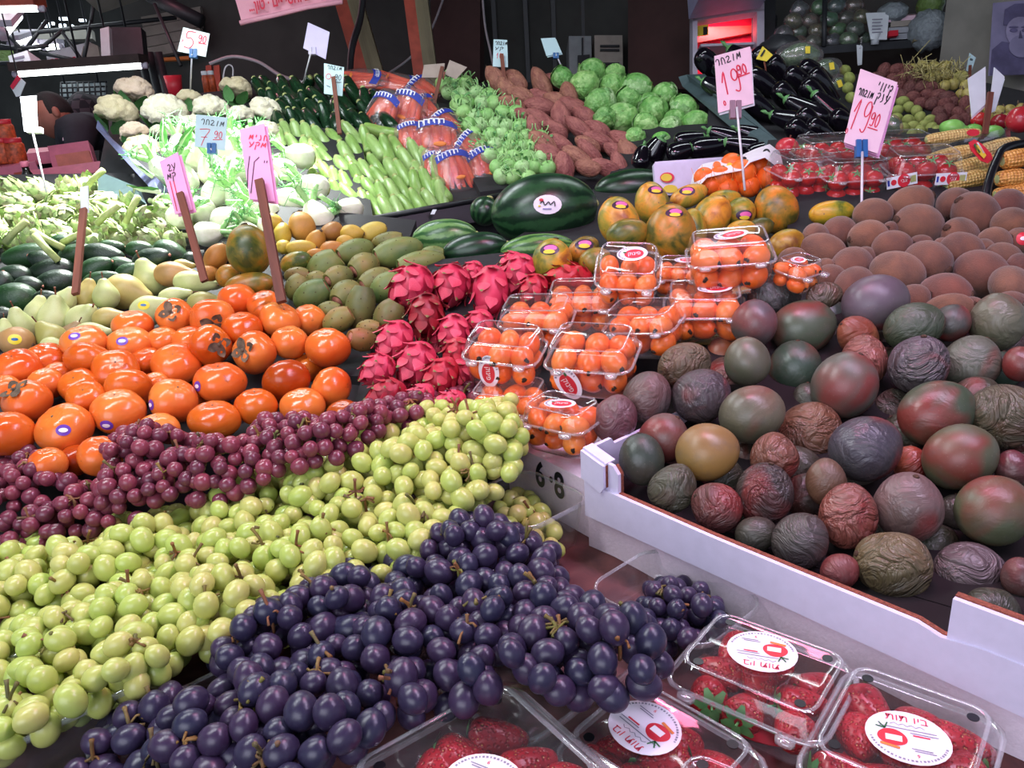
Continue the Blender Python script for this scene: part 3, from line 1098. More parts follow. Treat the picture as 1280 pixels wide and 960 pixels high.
def text(s, size, mat, parent, M, align='CENTER', name='lettering', extrude=0.0, width=None, bold=0.0):
    c = bpy.data.curves.new(name, 'FONT')
    c.body, c.size, c.align_x, c.align_y, c.extrude = s, size, align, 'CENTER', extrude
    c.offset = bold
    c.materials.append(MATS[mat])
    o = add(name, c)
    me = bpy.data.meshes.new_from_object(o.evaluated_get(bpy.context.evaluated_depsgraph_get()))
    if width:
        M = M @ Matrix.Diagonal((width / max(o.dimensions.x, 1e-6), 1, 1, 1)) if o.dimensions.x > 0 else M
    bpy.data.objects.remove(o)
    return add(name, me, parent, M)


def on_quad(a, b, c, lift=0.003):
    """Frame on a plate with lower left A, lower right B, upper left C (world points), origin in its middle."""
    a, b, c = (np.asarray(q, float) for q in (a, b, c))
    x = (b - a) / np.linalg.norm(b - a)
    y = (c - a) - x * ((c - a) @ x)
    y /= np.linalg.norm(y)
    z = np.cross(x, y)
    o = (b + c) / 2 + z * lift
    return Matrix(((x[0], y[0], z[0], o[0]), (x[1], y[1], z[1], o[1]), (x[2], y[2], z[2], o[2]), (0, 0, 0, 1)))


q = P(22, 68, 4.25)
part('hanger', tube([q, (q[0], q[1], 3.31)], .006, 5), MATS['cable_black'], o)
part('lettering', box(0, 0, 0, .055, .012, .002), MATS['ink_grey'], o, on_quad(P(14, 82, 4.2), P(39, 76, 4.2), P(10, 69, 4.2), 0.004), smooth=False)
part('lettering', box(0, -.02, 0, .04, .005, .002), MATS['ink_grey'], o, on_quad(P(14, 82, 4.2), P(39, 76, 4.2), P(10, 69, 4.2), 0.004), smooth=False)
o = upright('shop_sign', 'white sign with red lettering behind the truss', 'sign', [(60, 81, 5.0), (57, 66, 5.0), (112, 52, 5.0), (116, 78, 5.0)], 'card_white', 0.05)
q = P(85, 60, 5.02)
part('hanger', tube([q, (q[0], q[1], 3.31)], .006, 5), MATS['cable_black'], o)
for k in range(7):
    x = 64 + k * 5.5
    part('red_letter', slab([P(x, 79.5 - k * .55, 4.97), P(x - .5, 74.5 - k * .55, 4.97), P(x + 3, 74 - k * .55, 4.97), P(x + 3.4, 79 - k * .55, 4.97)], .006), MATS['ink_red'], o, smooth=False)
upright('cream_sign', 'cream board with rounded edge beside the white red-lettered sign', 'sign', [(100, 75, 4.95), (104, 58, 4.95), (112, 53, 4.95), (122, 57, 4.95), (126, 75, 4.95)], 'box_cream', 0.03)
o = upright('pale_signboard', 'narrow pale board hanging right of the cream board', 'board', [(127, 75, 4.1), (125, 36, 4.1), (136, 33, 4.1), (138, 75, 4.1)], 'window_pale', 0.03)
q = P(131, 40, 4.12)
part('hanger', tube([q, (q[0], q[1], 3.31)], .006, 5), MATS['cable_black'], o)
o = upright('dark_cabinet', 'dark cabinet hanging on the wall right of the pale panel', 'cabinet', [(139, 76, 4.3), (138, 34, 4.3), (176, 34, 4.3), (180, 74, 4.3)], 'steel_dark', 0.06)
q = P(158, 40, 4.33)
part('hanger', tube([q, (q[0], q[1], 3.31)], .006, 5), MATS['cable_black'], o)
for k in range(4):
    upright('wall_plank', f'{ORD[k]} from top of the grey wall planks behind the price card', 'plank',
            [(178 + k * 2, 33 + k * 13, 5.05), (176 + k * 2, 21 + k * 13, 5.05), (250, 8 + k * 13, 4.95), (251, 20 + k * 13, 4.95)], 'wall_grey', 0.03)['group'] = 'grey wall planks'
bar('dark_beam', 'dark slanting beam across the grey wall planks', [(186, -6, 4.4), (252, 27, 4.4)], 0.04, 'steel_dark')
bar('thin_pole', 'thin dark pole slanting in front of the grey wall planks', [(193, 5, 4.3), (226, 82, 4.2)], 0.009, 'steel_dark', 'pole')
upright('yellow_strip', 'yellow strip above the shelf behind the cauliflowers', 'strip', [(204, 76, 5.0), (204, 72, 5.0), (236, 70, 5.0), (236, 74, 5.0)], 'ink_orange', 0.02)
for k, x in enumerate((176, 186, 197)):
    a = P(x, 65, 4.5)
    t = thing('dark_upright', f'{ORD[k]} from left of the dark uprights behind the cauliflowers', 'upright', group='dark uprights')
    part('bar', tube([a, (a[0] + .06, a[1], 0.0)], .025, 6), MATS['steel_dark'], t)
q = [P(205, 120, 4.1), P(285, 118, 3.9), P(285, 124, 3.45), P(205, 124, 3.6)]
zc = P(218, 108, 3.9)[2] - .051
t = thing('rear_counter', 'dark counter behind the cauliflowers carrying bottles and the red cup', 'counter')
part('body', prism([(p[0], p[1], zc) for p in q], 0.0), MATS['stall_wood'], t, smooth=False)
o = thing('red_bucket', 'red plastic cup behind the cauliflowers', 'cup')
part('cup', lathe([(.0, -.05), (.03, -.05), (.042, .05), (.038, .05), (.028, -.04)], 14), MATS['lid_red'], o, frame(P(218, 108, 3.9), (0, 0, 1)))
for k, x in enumerate((259, 267)):
    o = thing('sauce_bottle', f'{("left", "right")[k]} one of two white-capped bottles behind the cauliflowers', 'bottle', Matrix.Translation((P(x, 113, 3.7)[0], P(x, 113, 3.7)[1], zc + .05)), 'white-capped bottles')
    part('glass', lathe([(.0, -.05), (.016, -.05), (.016, .02), (.012, .03), (.012, .034)], 12), MATS['jar_food'], o)
    part('cap', lathe([(.013, .034), (.014, .036), (.014, .05), (.012, .052)], 12), MATS['card_white'], o)
for k, x in enumerate((258, 268)):
    upright('red_board', f'{("left", "right")[k]} one of two red boards standing behind the bottles', 'board', [(x, 116, 4.0), (x - 1, 82, 4.0), (x + 6, 81, 4.0), (x + 8, 115, 4.0)], 'red_paint', .02)['group'] = 'red boards'

# pale windows behind a wire grid
q = P(100, 104, 5.2)
t = thing('wire_grid', 'black wire grid in front of pale panes above the man', 'grid')
for dx in (-.1, .12):
    part('hanger', tube([q + (dx, 0, 0), (q[0] + dx, q[1], 3.31)], .006, 5), MATS['steel_dark'], t)
for x in range(76, 134, 7):
    part('wire', tube([P(x, 103, 5.2), P(x + 2, 126, 5.2)], 0.006, 5), MATS['steel_dark'], t)
for y in range(104, 127, 6):
    part('wire', tube([P(75, y, 5.2), P(134, y - 2, 5.2)], 0.006, 5), MATS['steel_dark'], t)
for k, (x0, x1) in enumerate(((77, 96), (99, 116), (118, 132))):
    structure(f'window_{k + 7}', slab([P(x0, 125, 5.4), P(x0, 104, 5.4), P(x1, 103, 5.4), P(x1, 124, 5.4)], .02), MATS['window_pale'])
# checked cloth behind the man
n = N('checked_cloth')
ck = n.new('ShaderNodeTexChecker')
n.co()
n.link(n._tc.outputs['Object'], ck.inputs['Vector'])
ck.inputs['Scale'].default_value = 22
ck.inputs['Color1'].default_value = col('#4a4048')
ck.inputs['Color2'].default_value = col('#201c24')
n.out(ck.outputs[0], 0.9)
o = thing('checked_bag', 'dark checked cloth bag piled behind the man', 'bag', frame(P(112, 155, 4.9), (0, 0, 1)))
part('cloth', egg(.2, .14, .2, 20, 14, .07, 4), MATS['checked_cloth'], o)
q = P(112, 155, 4.9)
t = thing('bag_pallet', 'dark stack of crates under the checked bag', 'crates')
part('body', box(q[0], q[1], (q[2] - .18) / 2, .4, .3, q[2] - .18), MATS['stall_wood'], t, smooth=False)

# the man at the counter
man = thing('person', 'man with short dark hair in a dark shirt bending over the pink counter', 'person')
MD = 4.3


def skinned(name, joints, edges, radii, mat, parent, sub=2):
    me = bpy.data.meshes.new(name)
    me.from_pydata([tuple(map(float, j)) for j in joints], edges, [])
    me.materials.append(MATS[mat])
    o = add(name, me, parent)
    m = o.modifiers.new('skin', 'SKIN')
    m.use_smooth_shade = True
    for i, r in enumerate(radii):
        sv = me.skin_vertices[0].data[i]
        sv.radius = (r, r) if isinstance(r, (int, float)) else r
        sv.use_root = i == 0
    m2 = o.modifiers.new('sub', 'SUBSURF')
    m2.levels = m2.render_levels = sub
    return o


def mp(x, y, dd=0.0):
    return P(x, y, MD + dd)


mp0 = mp


def mp(x, y, dd=0.0):
    return mp0(x + 9, y, dd)


hip = mp(112, 235, .25)
J = [hip, mp(106, 205, .15), mp(98, 178, .05), mp(84, 160, 0), mp(74, 153, -.03),           # hip .. neck
     mp(92, 168, -.20), mp(88, 200, -.30), mp(64, 203, -.42),                                 # near arm
     mp(86, 163, .20), mp(74, 195, .14), mp(58, 203, .0)]                                     # far arm
hip0 = np.array([hip[0] + .02, hip[1] + .05, 0.05])
knee = (hip + hip0) / 2 - FW * .05
J += [hip + (-.1, 0, -.08), np.array([hip[0] - .1, hip[1] - .02, .5]), np.array([hip[0] - .1, hip[1], .05]),
      hip + (.1, 0, -.08), np.array([hip[0] + .1, hip[1] - .02, .5]), np.array([hip[0] + .1, hip[1], .05])]
E_ = [(0, 1), (1, 2), (2, 3), (3, 4), (3, 5), (5, 6), (6, 7), (3, 8), (8, 9), (9, 10), (0, 11), (11, 12), (12, 13), (0, 14), (14, 15), (15, 16)]
skinned('body', J, E_, [.16, .17, .18, .13, .065, .085, .06, .045, .085, .06, .045, .1, .075, .05, .1, .075, .05], 'shirt_dark', man)
hd = mp(57, 146, -.06)
fwd = img_axis(205, 35)                                   # he looks down to the left
upd = img_axis(110, 10)
Mh = frame(hd, upd, fwd)
v, f = egg(.096, .078, .118, 24, 18, .0)
v = np.array(v)
a = np.arctan2(v[:, 1], v[:, 0])
nose = np.exp(-((a / .22) ** 2)) * np.exp(-(((v[:, 2] + .015) / .03) ** 2)) * .026
brow = np.exp(-((a / .6) ** 2)) * np.exp(-(((v[:, 2] - .03) / .015) ** 2)) * .006
mouth = np.exp(-((a / .35) ** 2)) * np.exp(-(((v[:, 2] + .06) / .012) ** 2)) * .006
eye = (np.exp(-(((a - .42) / .17) ** 2)) + np.exp(-(((a + .42) / .17) ** 2))) * np.exp(-(((v[:, 2] - .012) / .014) ** 2)) * .010
v[:, 0] += nose + brow + mouth - eye
head = part('head', (v, f), MATS['skin_tan'], man, Mh)
for s in (-1, 1):
    part('ear', egg(.02, .011, .032, 10, 8), MATS['skin_tan'], head, Matrix.Translation((-.005, s * .078, 0)))
    part('eye', egg(.009, .012, .008, 8, 6), MATS['hair_dark'], head, Matrix.Translation((.078, s * .034, .012)))
part('mouth', egg(.006, .024, .005, 8, 6), MATS['red_paint'], head, Matrix.Translation((.088, 0, -.062)))
v, f = egg(.102, .086, .122, 24, 18, .015, 2)
v = np.array(v)
hide = (v[:, 2] < -.02) | ((v[:, 0] > .035) & (v[:, 2] < .07))
v[hide] *= .86
part('hair', (v, f), MATS['hair_dark'], head, Matrix.Translation((-.006, 0, .012)))
part('neck', tube([mp(62, 150, -.05), mp(72, 154, -.03), mp(80, 160, 0)], [.05, .055, .06], 12), MATS['skin_tan'], man)
for wrist, dr in ((J[7], img_axis(200, 30)), (J[10], img_axis(220, 30))):
    Hm = frame(wrist, dr, UP)
    hj = [(0, 0, 0), (0, 0, .05), (0, 0, .09)]
    he = [(0, 1), (1, 2)]
    hr = [(.02, .03), (.018, .035), (.014, .034)]
    for q in range(4):
        yb = -.027 + q * .018
        L = (.06, .072, .068, .05)[q]
        b = len(hj)
        hj += [(0, yb, .092), (.006, yb * 1.1, .092 + L * .5), (-.004 + .02, yb * 1.1, .092 + L)]
        he += [(2, b), (b, b + 1), (b + 1, b + 2)]
        hr += [.0095, .0088, .007]
    b = len(hj)
    hj += [(0, .038, .045), (.012, .058, .075)]
    he += [(1, b), (b, b + 1)]
    hr += [.012, .009]
    h = skinned('hand', hj, he, hr, 'skin_tan', man, 1)
    h.matrix_basis = Hm
part('badge', slab([mp(69, 176, -.24), mp(69, 172, -.24), mp(77, 172, -.22), mp(77, 176, -.22)], .004), MATS['card_pale'], man, smooth=False)

# pink counter in front of him
t = thing('pink_counter', 'pink painted counter with a salmon panel before the man', 'counter')
CD = 3.6
part('top_board', slab([P(33, 192, CD - .1), P(92, 186, CD - .1), P(90, 181, CD + .15), P(36, 186, CD + .15)], .05), MATS['pink_plastic'], t, smooth=False)
part('panel', slab([P(74, 222, CD - .2), P(66, 190, CD - .15), P(116, 183, CD - .15), P(126, 216, CD - .2)], .04), MATS['pink_plastic'], t, smooth=False)
part('inset', slab([P(79, 220, CD - .22), P(72, 197, CD - .2), P(114, 191, CD - .2), P(122, 214, CD - .22)], .02), MATS['salmon_panel'], t, smooth=False)
part('lower_board', slab([P(40, 240, CD - .35), P(42, 226, CD - .3), P(132, 214, CD - .3), P(140, 226, CD - .35)], .05), MATS['pink_plastic'], t, smooth=False)
part('shelf', slab([P(-15, 212, CD - .15), P(44, 202, CD - .15), P(43, 196, CD + .1), P(-15, 203, CD + .1)], .04), MATS['pink_plastic'], t, smooth=False)
part('back', slab([P(-20, 240, CD + .2), P(-20, 200, CD + .2), P(128, 190, CD + .2), P(128, 240, CD + .2)], .03), MATS['steel_dark'], t, smooth=False)
q0, q1 = P(-20, 240, CD), P(130, 235, CD)
part('cabinet', prism([P(-20, 236, CD - .3), P(130, 228, CD - .3), P(135, 215, CD + .1), P(-20, 222, CD + .1)], 0.0), MATS['stall_wood'], t, smooth=False)
o = upright('blue_box', 'dark blue box with a faded red emblem under the pink shelf', 'box', [(5, 232, CD - .12), (3, 212, CD - .12), (42, 206, CD - .12), (44, 228, CD - .12)], 'crate_slate', .1)
part('emblem', slab([P(*q, CD - .135) for q in blob2(24, 216, 7, 4.5, 14)], .002), MATS['red_paint'], o, smooth=False)
for k, (x, y, r) in enumerate(((5, 167, .046), (4, 190, .046), (19, 190, .042))):
    o = thing('pickle_jar', ('topmost of the three pickle jars with red lids', 'lower left pickle jar under the topmost one', 'lower right pickle jar beside its twin on the pink shelf')[k], 'jar', frame(P(x, y, CD - .05), (0, 0, 1)), 'pickle jars')
    part('glass', lathe([(r * .9, -.05), (r, -.04), (r, .03), (r * .8, .042)], 16), MATS['jar_food'], o)
    part('lid', lathe([(r * .85, .040), (r * .86, .042), (r * .86, .058), (r * .8, .06)], 16), MATS['lid_red'], o)
o = thing('dark_bottle', 'dark sauce bottle with pale cap beside the artichokes', 'bottle', frame(P(38, 234, 2.75), (0, 0, 1)))
part('glass', lathe([(.025, -.09), (.028, -.08), (.028, .02), (.012, .055), (.011, .07)], 14), MATS['bottle_dark'], o)
part('cap', lathe([(.013, .068), (.014, .07), (.014, .085), (.011, .087)], 14), MATS['pink_plastic'], o)
for k, (x, y) in enumerate(((4, 240), (20, 238))):
    o = thing('black_tub', f'{("left", "right")[k]} black tub with red rim behind the artichokes', 'tub', frame(P(x, y, 2.7), (0, 0, 1)))
    part('tub', lathe([(.032, -.03), (.04, .02), (.036, .02)], 14), MATS['film_black'], o)
    part('rim', lathe([(.041, .017), (.043, .02), (.041, .026), (.036, .022)], 14), MATS['lid_red'], o)
q = P(22, 94, 3.3)
o = upright('hanging_card', 'red and white card hanging from the beam beside the tube lamp', 'card', [(20, 121, 3.3), (13, 108, 3.3), (22, 94, 3.3), (32, 103, 3.3), (25, 120, 3.3)], 'card_white', .003)
part('string', tube([q, (q[0], q[1], 3.31)], .003, 5), MATS['cable_black'], o)
part('red_print', slab([P(13, 108, 3.295), P(22, 94, 3.295), P(26, 98, 3.295), P(16, 112, 3.295)], .002), MATS['ink_red'], o, smooth=False)
upright('green_poster', 'green and white poster at the far left below the lamp', 'poster', [(-10, 82, 5.5), (-10, 60, 5.5), (14, 62, 5.5), (18, 80, 5.5)], 'bag_green', .02)

# banner with red lettering
t = thing('banner', 'pink awning banner with red lettering hanging at the top', 'banner')
BD = 2.9
top = [P(x, y, BD) for x, y in ((288, -22), (330, -25), (380, -28), (428, -30))]
bot = [P(x, y, BD + .01 * (i % 2)) for i, (x, y) in enumerate(((302, 27), (340, 19), (385, 8), (428, 1)))]
v = top + bot + [p + FW * .012 for p in top + bot]
f = [(i, i + 1, i + 5, i + 4) for i in range(3)] + [(i + 9, i + 8, i + 12, i + 13) for i in range(3)] + [(4, 5, 13, 12), (5, 6, 14, 13), (6, 7, 15, 14), (0, 4, 12, 8), (3, 11, 15, 7)]
part('cloth', (v, f), MATS['banner_pink'], t, smooth=False)
text('...ןוט · םיפיטחו םיפאמ', 0.052, 'ink_red', t, on_quad(P(300, 20, BD - .012), P(424, -4, BD - .012), P(297, 4, BD - .012), .004), width=.29, bold=.0016)
part('hem', tube([P(300, 29, BD), P(340, 20, BD), P(385, 9, BD), P(428, 2, BD)], .009, 6), MATS['banner_pink'], t)
part('rope', tube([P(288, -22, BD), P(280, -200, BD)], .004, 5), MATS['cable_grey'], t)

# ------------------------------------------------------------------ the stall: sloping boards under the heaps
PL = dict(
    mango=Plane((1115, 708, .80), (840, 600, .92), (1095, 380, 1.15)),
    kiwi=Plane((1060, 370, 1.24), (1250, 370, 1.20), (1190, 250, 1.50)),
    persimmon=Plane((120, 580, 1.02), (300, 540, 1.08), (300, 370, 1.38)),
    pear=Plane((60, 430, 1.30), (250, 385, 1.44), (200, 330, 1.60)),
    avocado=Plane((30, 380, 1.48), (200, 342, 1.60), (90, 305, 1.74)),
    prickly=Plane((460, 430, 1.26), (370, 360, 1.48), (520, 300, 1.66)),
    guava=Plane((370, 325, 1.60), (470, 292, 1.70), (400, 270, 1.77)),
    dragon=Plane((520, 495, 1.10), (490, 400, 1.27), (640, 335, 1.40)),
    papaya=Plane((780, 300, 1.46), (970, 300, 1.42), (840, 240, 1.72)),
    artichoke=Plane((50, 300, 1.76), (200, 310, 1.74), (120, 225, 2.12)),
    fennel=Plane((200, 285, 1.80), (420, 275, 1.86), (300, 170, 2.30)),
    cauliflower=Plane((140, 165, 2.50), (320, 165, 2.46), (240, 105, 2.90)),
    marrow=Plane((350, 175, 2.46), (600, 200, 2.36), (470, 272, 2.05)),
    zucchini=Plane((340, 165, 2.52), (490, 165, 2.52), (400, 95, 2.95)),
    carrot=Plane((600, 240, 2.18), (460, 90, 3.0), (630, 150, 2.72)),
    kohlrabi=Plane((640, 215, 2.22), (560, 95, 2.98), (690, 185, 2.38)),
    sweet=Plane((740, 215, 2.24), (650, 95, 2.95), (800, 190, 2.40)),
    cabbage=Plane((800, 180, 2.42), (730, 90, 2.92), (880, 150, 2.58)),
    eggfront=Plane((800, 205, 2.18), (940, 185, 2.20), (870, 160, 2.36)),
    eggplant=Plane((960, 180, 2.20), (910, 90, 2.75), (1060, 110, 2.62)),
    tomato=Plane((1000, 240, 1.70), (1150, 235, 1.68), (1070, 180, 1.90)),
    corn=Plane((1180, 230, 1.66), (1270, 225, 1.62), (1230, 175, 1.85)),
    potato=Plane((1120, 165, 2.15), (1200, 160, 2.10), (1150, 90, 2.60)),
)
stall = thing('market_stall', 'long market stall whose sloping dark boards carry all the produce', 'stall')


def bed(plane, off, poly, mat='bed_dark', z=0.86):
    part('display_board', prism([PL[plane].at(x, y, off) for x, y in poly], z), MATS[mat], stall, smooth=False)


bed('kiwi', -.045, [(975, 376), (1330, 398), (1330, 225), (990, 225)])
bed('persimmon', -.05, [(-90, 612), (60, 606), (135, 594), (250, 552), (450, 535), (460, 470), (400, 400), (200, 408), (-90, 450)])
bed('pear', -.045, [(-90, 460), (330, 420), (330, 345), (130, 350), (-90, 385)])
bed('avocado', -.04, [(-90, 410), (260, 370), (255, 312), (-90, 312)])
bed('prickly', -.04, [(330, 470), (520, 470), (620, 300), (480, 285), (330, 330)])
bed('guava', -.04, [(300, 350), (500, 330), (520, 275), (330, 255)])
bed('dragon', -.05, [(430, 540), (660, 540), (790, 360), (680, 310), (500, 330)])
bed('papaya', -.07, [(640, 370), (1060, 350), (1060, 230), (760, 225), (640, 300)])
bed('artichoke', -.05, [(-90, 345), (250, 335), (220, 215), (-90, 220)])
bed('fennel', -.06, [(150, 310), (470, 300), (450, 160), (180, 160)])
bed('cauliflower', -.09, [(120, 230), (380, 185), (345, 122), (290, 112), (140, 128)])
bed('marrow', -.03, [(330, 170), (400, 300), (470, 285), (620, 262), (580, 215), (490, 155)])
bed('zucchini', -.04, [(300, 175), (510, 175), (490, 112), (310, 110)])
bed('carrot', -.05, [(560, 262), (640, 262), (640, 150), (540, 108), (440, 106)])
bed('kohlrabi', -.04, [(600, 240), (720, 225), (610, 104), (530, 106)])
bed('sweet', -.04, [(680, 235), (830, 225), (720, 102), (600, 104)])
bed('cabbage', -.07, [(760, 200), (900, 185), (880, 130), (730, 98), (690, 100)])
bed('eggfront', -.04, [(760, 222), (970, 205), (960, 150), (790, 160)])
bed('eggplant', -.04, [(880, 200), (1090, 200), (1080, 100), (890, 90)])
bed('tomato', -.06, [(940, 265), (1200, 260), (1190, 165), (960, 175)])
bed('corn', -.04, [(1160, 260), (1340, 260), (1340, 150), (1160, 160)])
bed('potato', -.04, [(1040, 190), (1340, 185), (1330, 125), (1200, 96), (1040, 92)])
# flat middle part under watermelons, loquats, oranges
part('display_board', prism([at_z(x, y, 1.12) for x, y in ((480, 330), (760, 420), (1000, 420), (1000, 245), (560, 260))], .86), MATS['bed_dark'], stall, smooth=False)
LZ = 1.03
part('display_board', prism([at_z(x, y, LZ) for x, y in ((560, 520), (640, 538), (748, 585), (800, 480), (925, 390), (955, 362), (640, 380))], .86), MATS['bed_red'], stall, smooth=False)
# front table board of red-brown wood
BZ = 0.965
part('front_board', prism([at_z(x, y, BZ) for x, y in ((-200, 640), (-260, 1080), (700, 1150), (1500, 1080), (1300, 860), (700, 560))], BZ - .03), MATS['board_wood'], stall, smooth=False)
for x, y in ((-.65, .75), (.62, .42), (-1.2, 2.2), (1.4, 2.0), (-1.0, 3.1), (1.2, 3.0)):
    part('leg', box(x, y, .43, .07, .07, .87), MATS['stall_wood'], stall, smooth=False)
part('rail', box(0, 2.0, .84, 2.6, 2.6, .04), MATS['stall_wood'], stall, smooth=False)
part('rail', box(0, .85, .84, 1.3, .9, .04), MATS['stall_wood'], stall, smooth=False)

# ------------------------------------------------------------------ white carton of mangoes, foam boxes
CZ0, CZ1 = 1.015, 1.062
A0, B0 = at_z(735, 642, CZ0), at_z(1330, 915, CZ0)
E2 = (B0 - A0) / np.linalg.norm(B0 - A0)            # along the front of the stall, towards the viewer's right
E1 = np.array([-E2[1], E2[0], 0])                    # away from the viewer
if E1[1] < 0:
    E1 = -E1
ZU = np.array([0, 0, 1.0])
YAW = math.atan2(E2[1], E2[0])
LF = np.linalg.norm(B0 - A0)
t = thing('mango_carton', 'long white cardboard carton with brown edges holding the mangoes', 'carton')


def cpt(s, back, z):
    return A0 + E2 * s + E1 * back + ZU * (z - CZ0)


sA = np.linalg.norm(at_z(1180, 785, CZ1) - cpt(0, 0, CZ1))
dip = [cpt(0, 0, CZ1 + .002), cpt(.03, 0, CZ1 - .002), cpt(sA * .45, 0, CZ1 - .004), cpt(sA - .02, 0, CZ1 - .002), cpt(sA, 0, CZ1 - .007), cpt(sA + .03, 0, CZ1 - .002), cpt(LF, 0, CZ1)]
front = dip + [cpt(LF, 0, CZ0), cpt(0, 0, CZ0)]
part('front_wall', slab(front[::-1], -.005), MATS['card_carton'], t, smooth=False)
for k in range(len(dip) - 1):
    a, b = dip[k] + ZU * .0008, dip[k + 1] + ZU * .0008
    part('cut_edge', slab([a - E1 * .0, b - E1 * .0, b + E1 * .005, a + E1 * .005], .0016), MATS['carton_edge'], t, smooth=False)
part('end_wall', slab([cpt(0, .005, CZ0), cpt(0, .42, CZ0), cpt(0, .42, CZ1 + .03), cpt(0, .05, CZ1 + .03), cpt(0, .045, CZ1 + .038), cpt(0, .005, CZ1 + .038)], .005), MATS['card_carton'], t, smooth=False)
# corner lug with its folded flap
lug = [cpt(.0, .004, CZ1 - .004), cpt(.050, .004, CZ1 - .01), cpt(.050, .004, CZ1 + .022), cpt(.042, .004, CZ1 + .031), cpt(.0, .004, CZ1 + .036)]
part('corner_lug', slab(lug, -.005), MATS['card_carton'], t, smooth=False)
part('cut_edge', slab([lug[1] + E1 * .005, lug[2] + E1 * .005, lug[2], lug[1]], .0012), MATS['carton_edge'], t, smooth=False)
part('cut_edge', slab([lug[2] + E1 * .005, lug[3] + E1 * .005, lug[3], lug[2]], .0012), MATS['carton_edge'], t, smooth=False)
fl = [cpt(-.002, -.004, CZ1 + .004), cpt(.028, -.004, CZ1 - .006), cpt(.034, -.004, CZ1 + .002), cpt(.034, -.004, CZ1 + .030), cpt(-.002, -.004, CZ1 + .040)]
part('folded_flap', slab(fl, -.004), MATS['card_carton'], t, smooth=False)
part('flap_top', slab([fl[3], fl[4], fl[4] + E1 * .016, fl[3] + E1 * .016], .003), MATS['card_carton'], t, smooth=False)
part('cut_edge', slab([fl[2] + E1 * .004, fl[3] + E1 * .004, fl[3], fl[2]], -.001), MATS['carton_edge'], t, smooth=False)
# right hand lug with a torn patch
rl = [cpt(sA + .004, .002, CZ1 - .012), cpt(LF, .002, CZ1 - .006), cpt(LF, .002, CZ1 + .034), cpt(sA + .004, .002, CZ1 + .032)]
part('corner_lug', slab(rl, -.005), MATS['card_carton'], t, smooth=False)
part('cut_edge', slab([rl[3], rl[2], rl[2] + E1 * .006, rl[3] + E1 * .006], -.0015), MATS['carton_edge'], t, smooth=False)
tp = [cpt(sA + .026, .0012, CZ1 + .030), cpt(sA + .027, .0012, CZ1 + .020), cpt(sA + .034, .0012, CZ1 + .012), cpt(sA + .046, .0012, CZ1 + .008), cpt(sA + .06, .0012, CZ1 + .001), cpt(LF, .0012, CZ1 - .004), cpt(LF, .0012, CZ1 + .032)]
part('torn_patch', slab(tp, .0008), MATS['carton_torn'], t, smooth=False)
part('bottom', slab([cpt(0, 0, CZ0 + .002), cpt(LF, 0, CZ0 + .002), cpt(LF, .42, CZ0 + .002), cpt(0, .42, CZ0 + .002)], .004), MATS['bed_red'], t, smooth=False)
part('inner_board', prism([PL['mango'].at(x, y, -.05) for x, y in ((745, 600), (960, 715), (1330, 885), (1420, 560), (1330, 402), (970, 385), (800, 480))], CZ0 + .003), MATS['bed_red'], t, smooth=False)
part('staple', box(0, 0, 0, .008, .0012, .0012), MATS['steel_dark'], t, Matrix.Translation(tuple(cpt(.2, -.001, CZ1 - .012))) @ Matrix.Rotation(YAW, 4, 'Z'), smooth=False)

# foam under the carton, and the foam box with the stamped number beside it
t = thing('foam_slab', 'white foam slab under the front of the mango carton', 'foam')
fm = [cpt(s, .006 + .002 * math.sin(s * 40), CZ0 - .001) for s in np.linspace(-.005, LF, 14)]
part('slab', prism(fm + [cpt(LF, .3, CZ0 - .001), cpt(-.005, .3, CZ0 - .001)], BZ + .0005), MATS['styrofoam'], t, smooth=False)
t = thing('foam_box', 'pinkish foam box stamped with black numbers under the loquat punnets', 'foam')
FZ = 1.045
fa = at_z(735, 602, FZ)
fb = at_z(600, 535, FZ)
fd = fa - fb
fd /= np.linalg.norm(fd)
fa = fa + fd * .01
fe = np.array([-fd[1], fd[0], 0])
fe = fe if fe[1] > 0 else -fe
part('slab', prism([fb, fa, fa + fe * .16, fb + fe * .16], BZ + .0005), MATS['styrofoam'], t, smooth=False)
Mn = on_quad(fb - ZU * .08, fa - ZU * .08, fb, .0015)


def on_face(px, py):
    """Point of the foam face met through the pixel."""
    v = ray(px, py)
    k = ((fa - CAM) @ fe) / (v @ fe)
    return CAM + v * k


for s, x, y in (('6', 676, 594), ('·', 690, 601), ('8', 700, 608)):
    q = on_face(x, y) - fe * .0015
    M = Mn.copy()
    M.translation = q
    text(s, .050, 'ink_black', t, M @ Matrix.Diagonal((.8, 1, 1, 1)), name='stamped_number', bold=.0016)

# ------------------------------------------------------------------ placing fruit heap by heap
def resolve(items, plane, squash=0.90, most=0.14):
    """Settle the fruit: those higher up the heap lie behind the ones in front of them."""
    done = []
    for it in sorted(items, key=lambda i: -(i['py'] + i.get('bias', 0))):
        p0 = plane.at(it['px'], it['py']) if 'd' not in it else P(it['px'], it['py'], it['d'])
        d = d0 = depth(p0)
        while d < d0 + most:
            r = (it['w'] + it['h']) / 4 * d / FPX
            p = P(it['px'], it['py'], d)
            if all(np.linalg.norm(p - q) > squash * (r + s) for q, s in done):
                break
            d += .005
        it['dep'], it['r'], it['pos'] = d, (it['w'] + it['h']) / 4 * d / FPX, P(it['px'], it['py'], d)
        done.append((it['pos'], it['r']))


def in_poly(x, y, poly):
    c, j = False, len(poly) - 1
    for i in range(len(poly)):
        xi, yi = poly[i]
        xj, yj = poly[j]
        if (yi > y) != (yj > y) and x < (xj - xi) * (y - yi) / (yj - yi) + xi:
            c = not c
        j = i
    return c


KEYS = ('px', 'py', 'w', 'h', 'th', 'ti', 'c', 'adj')


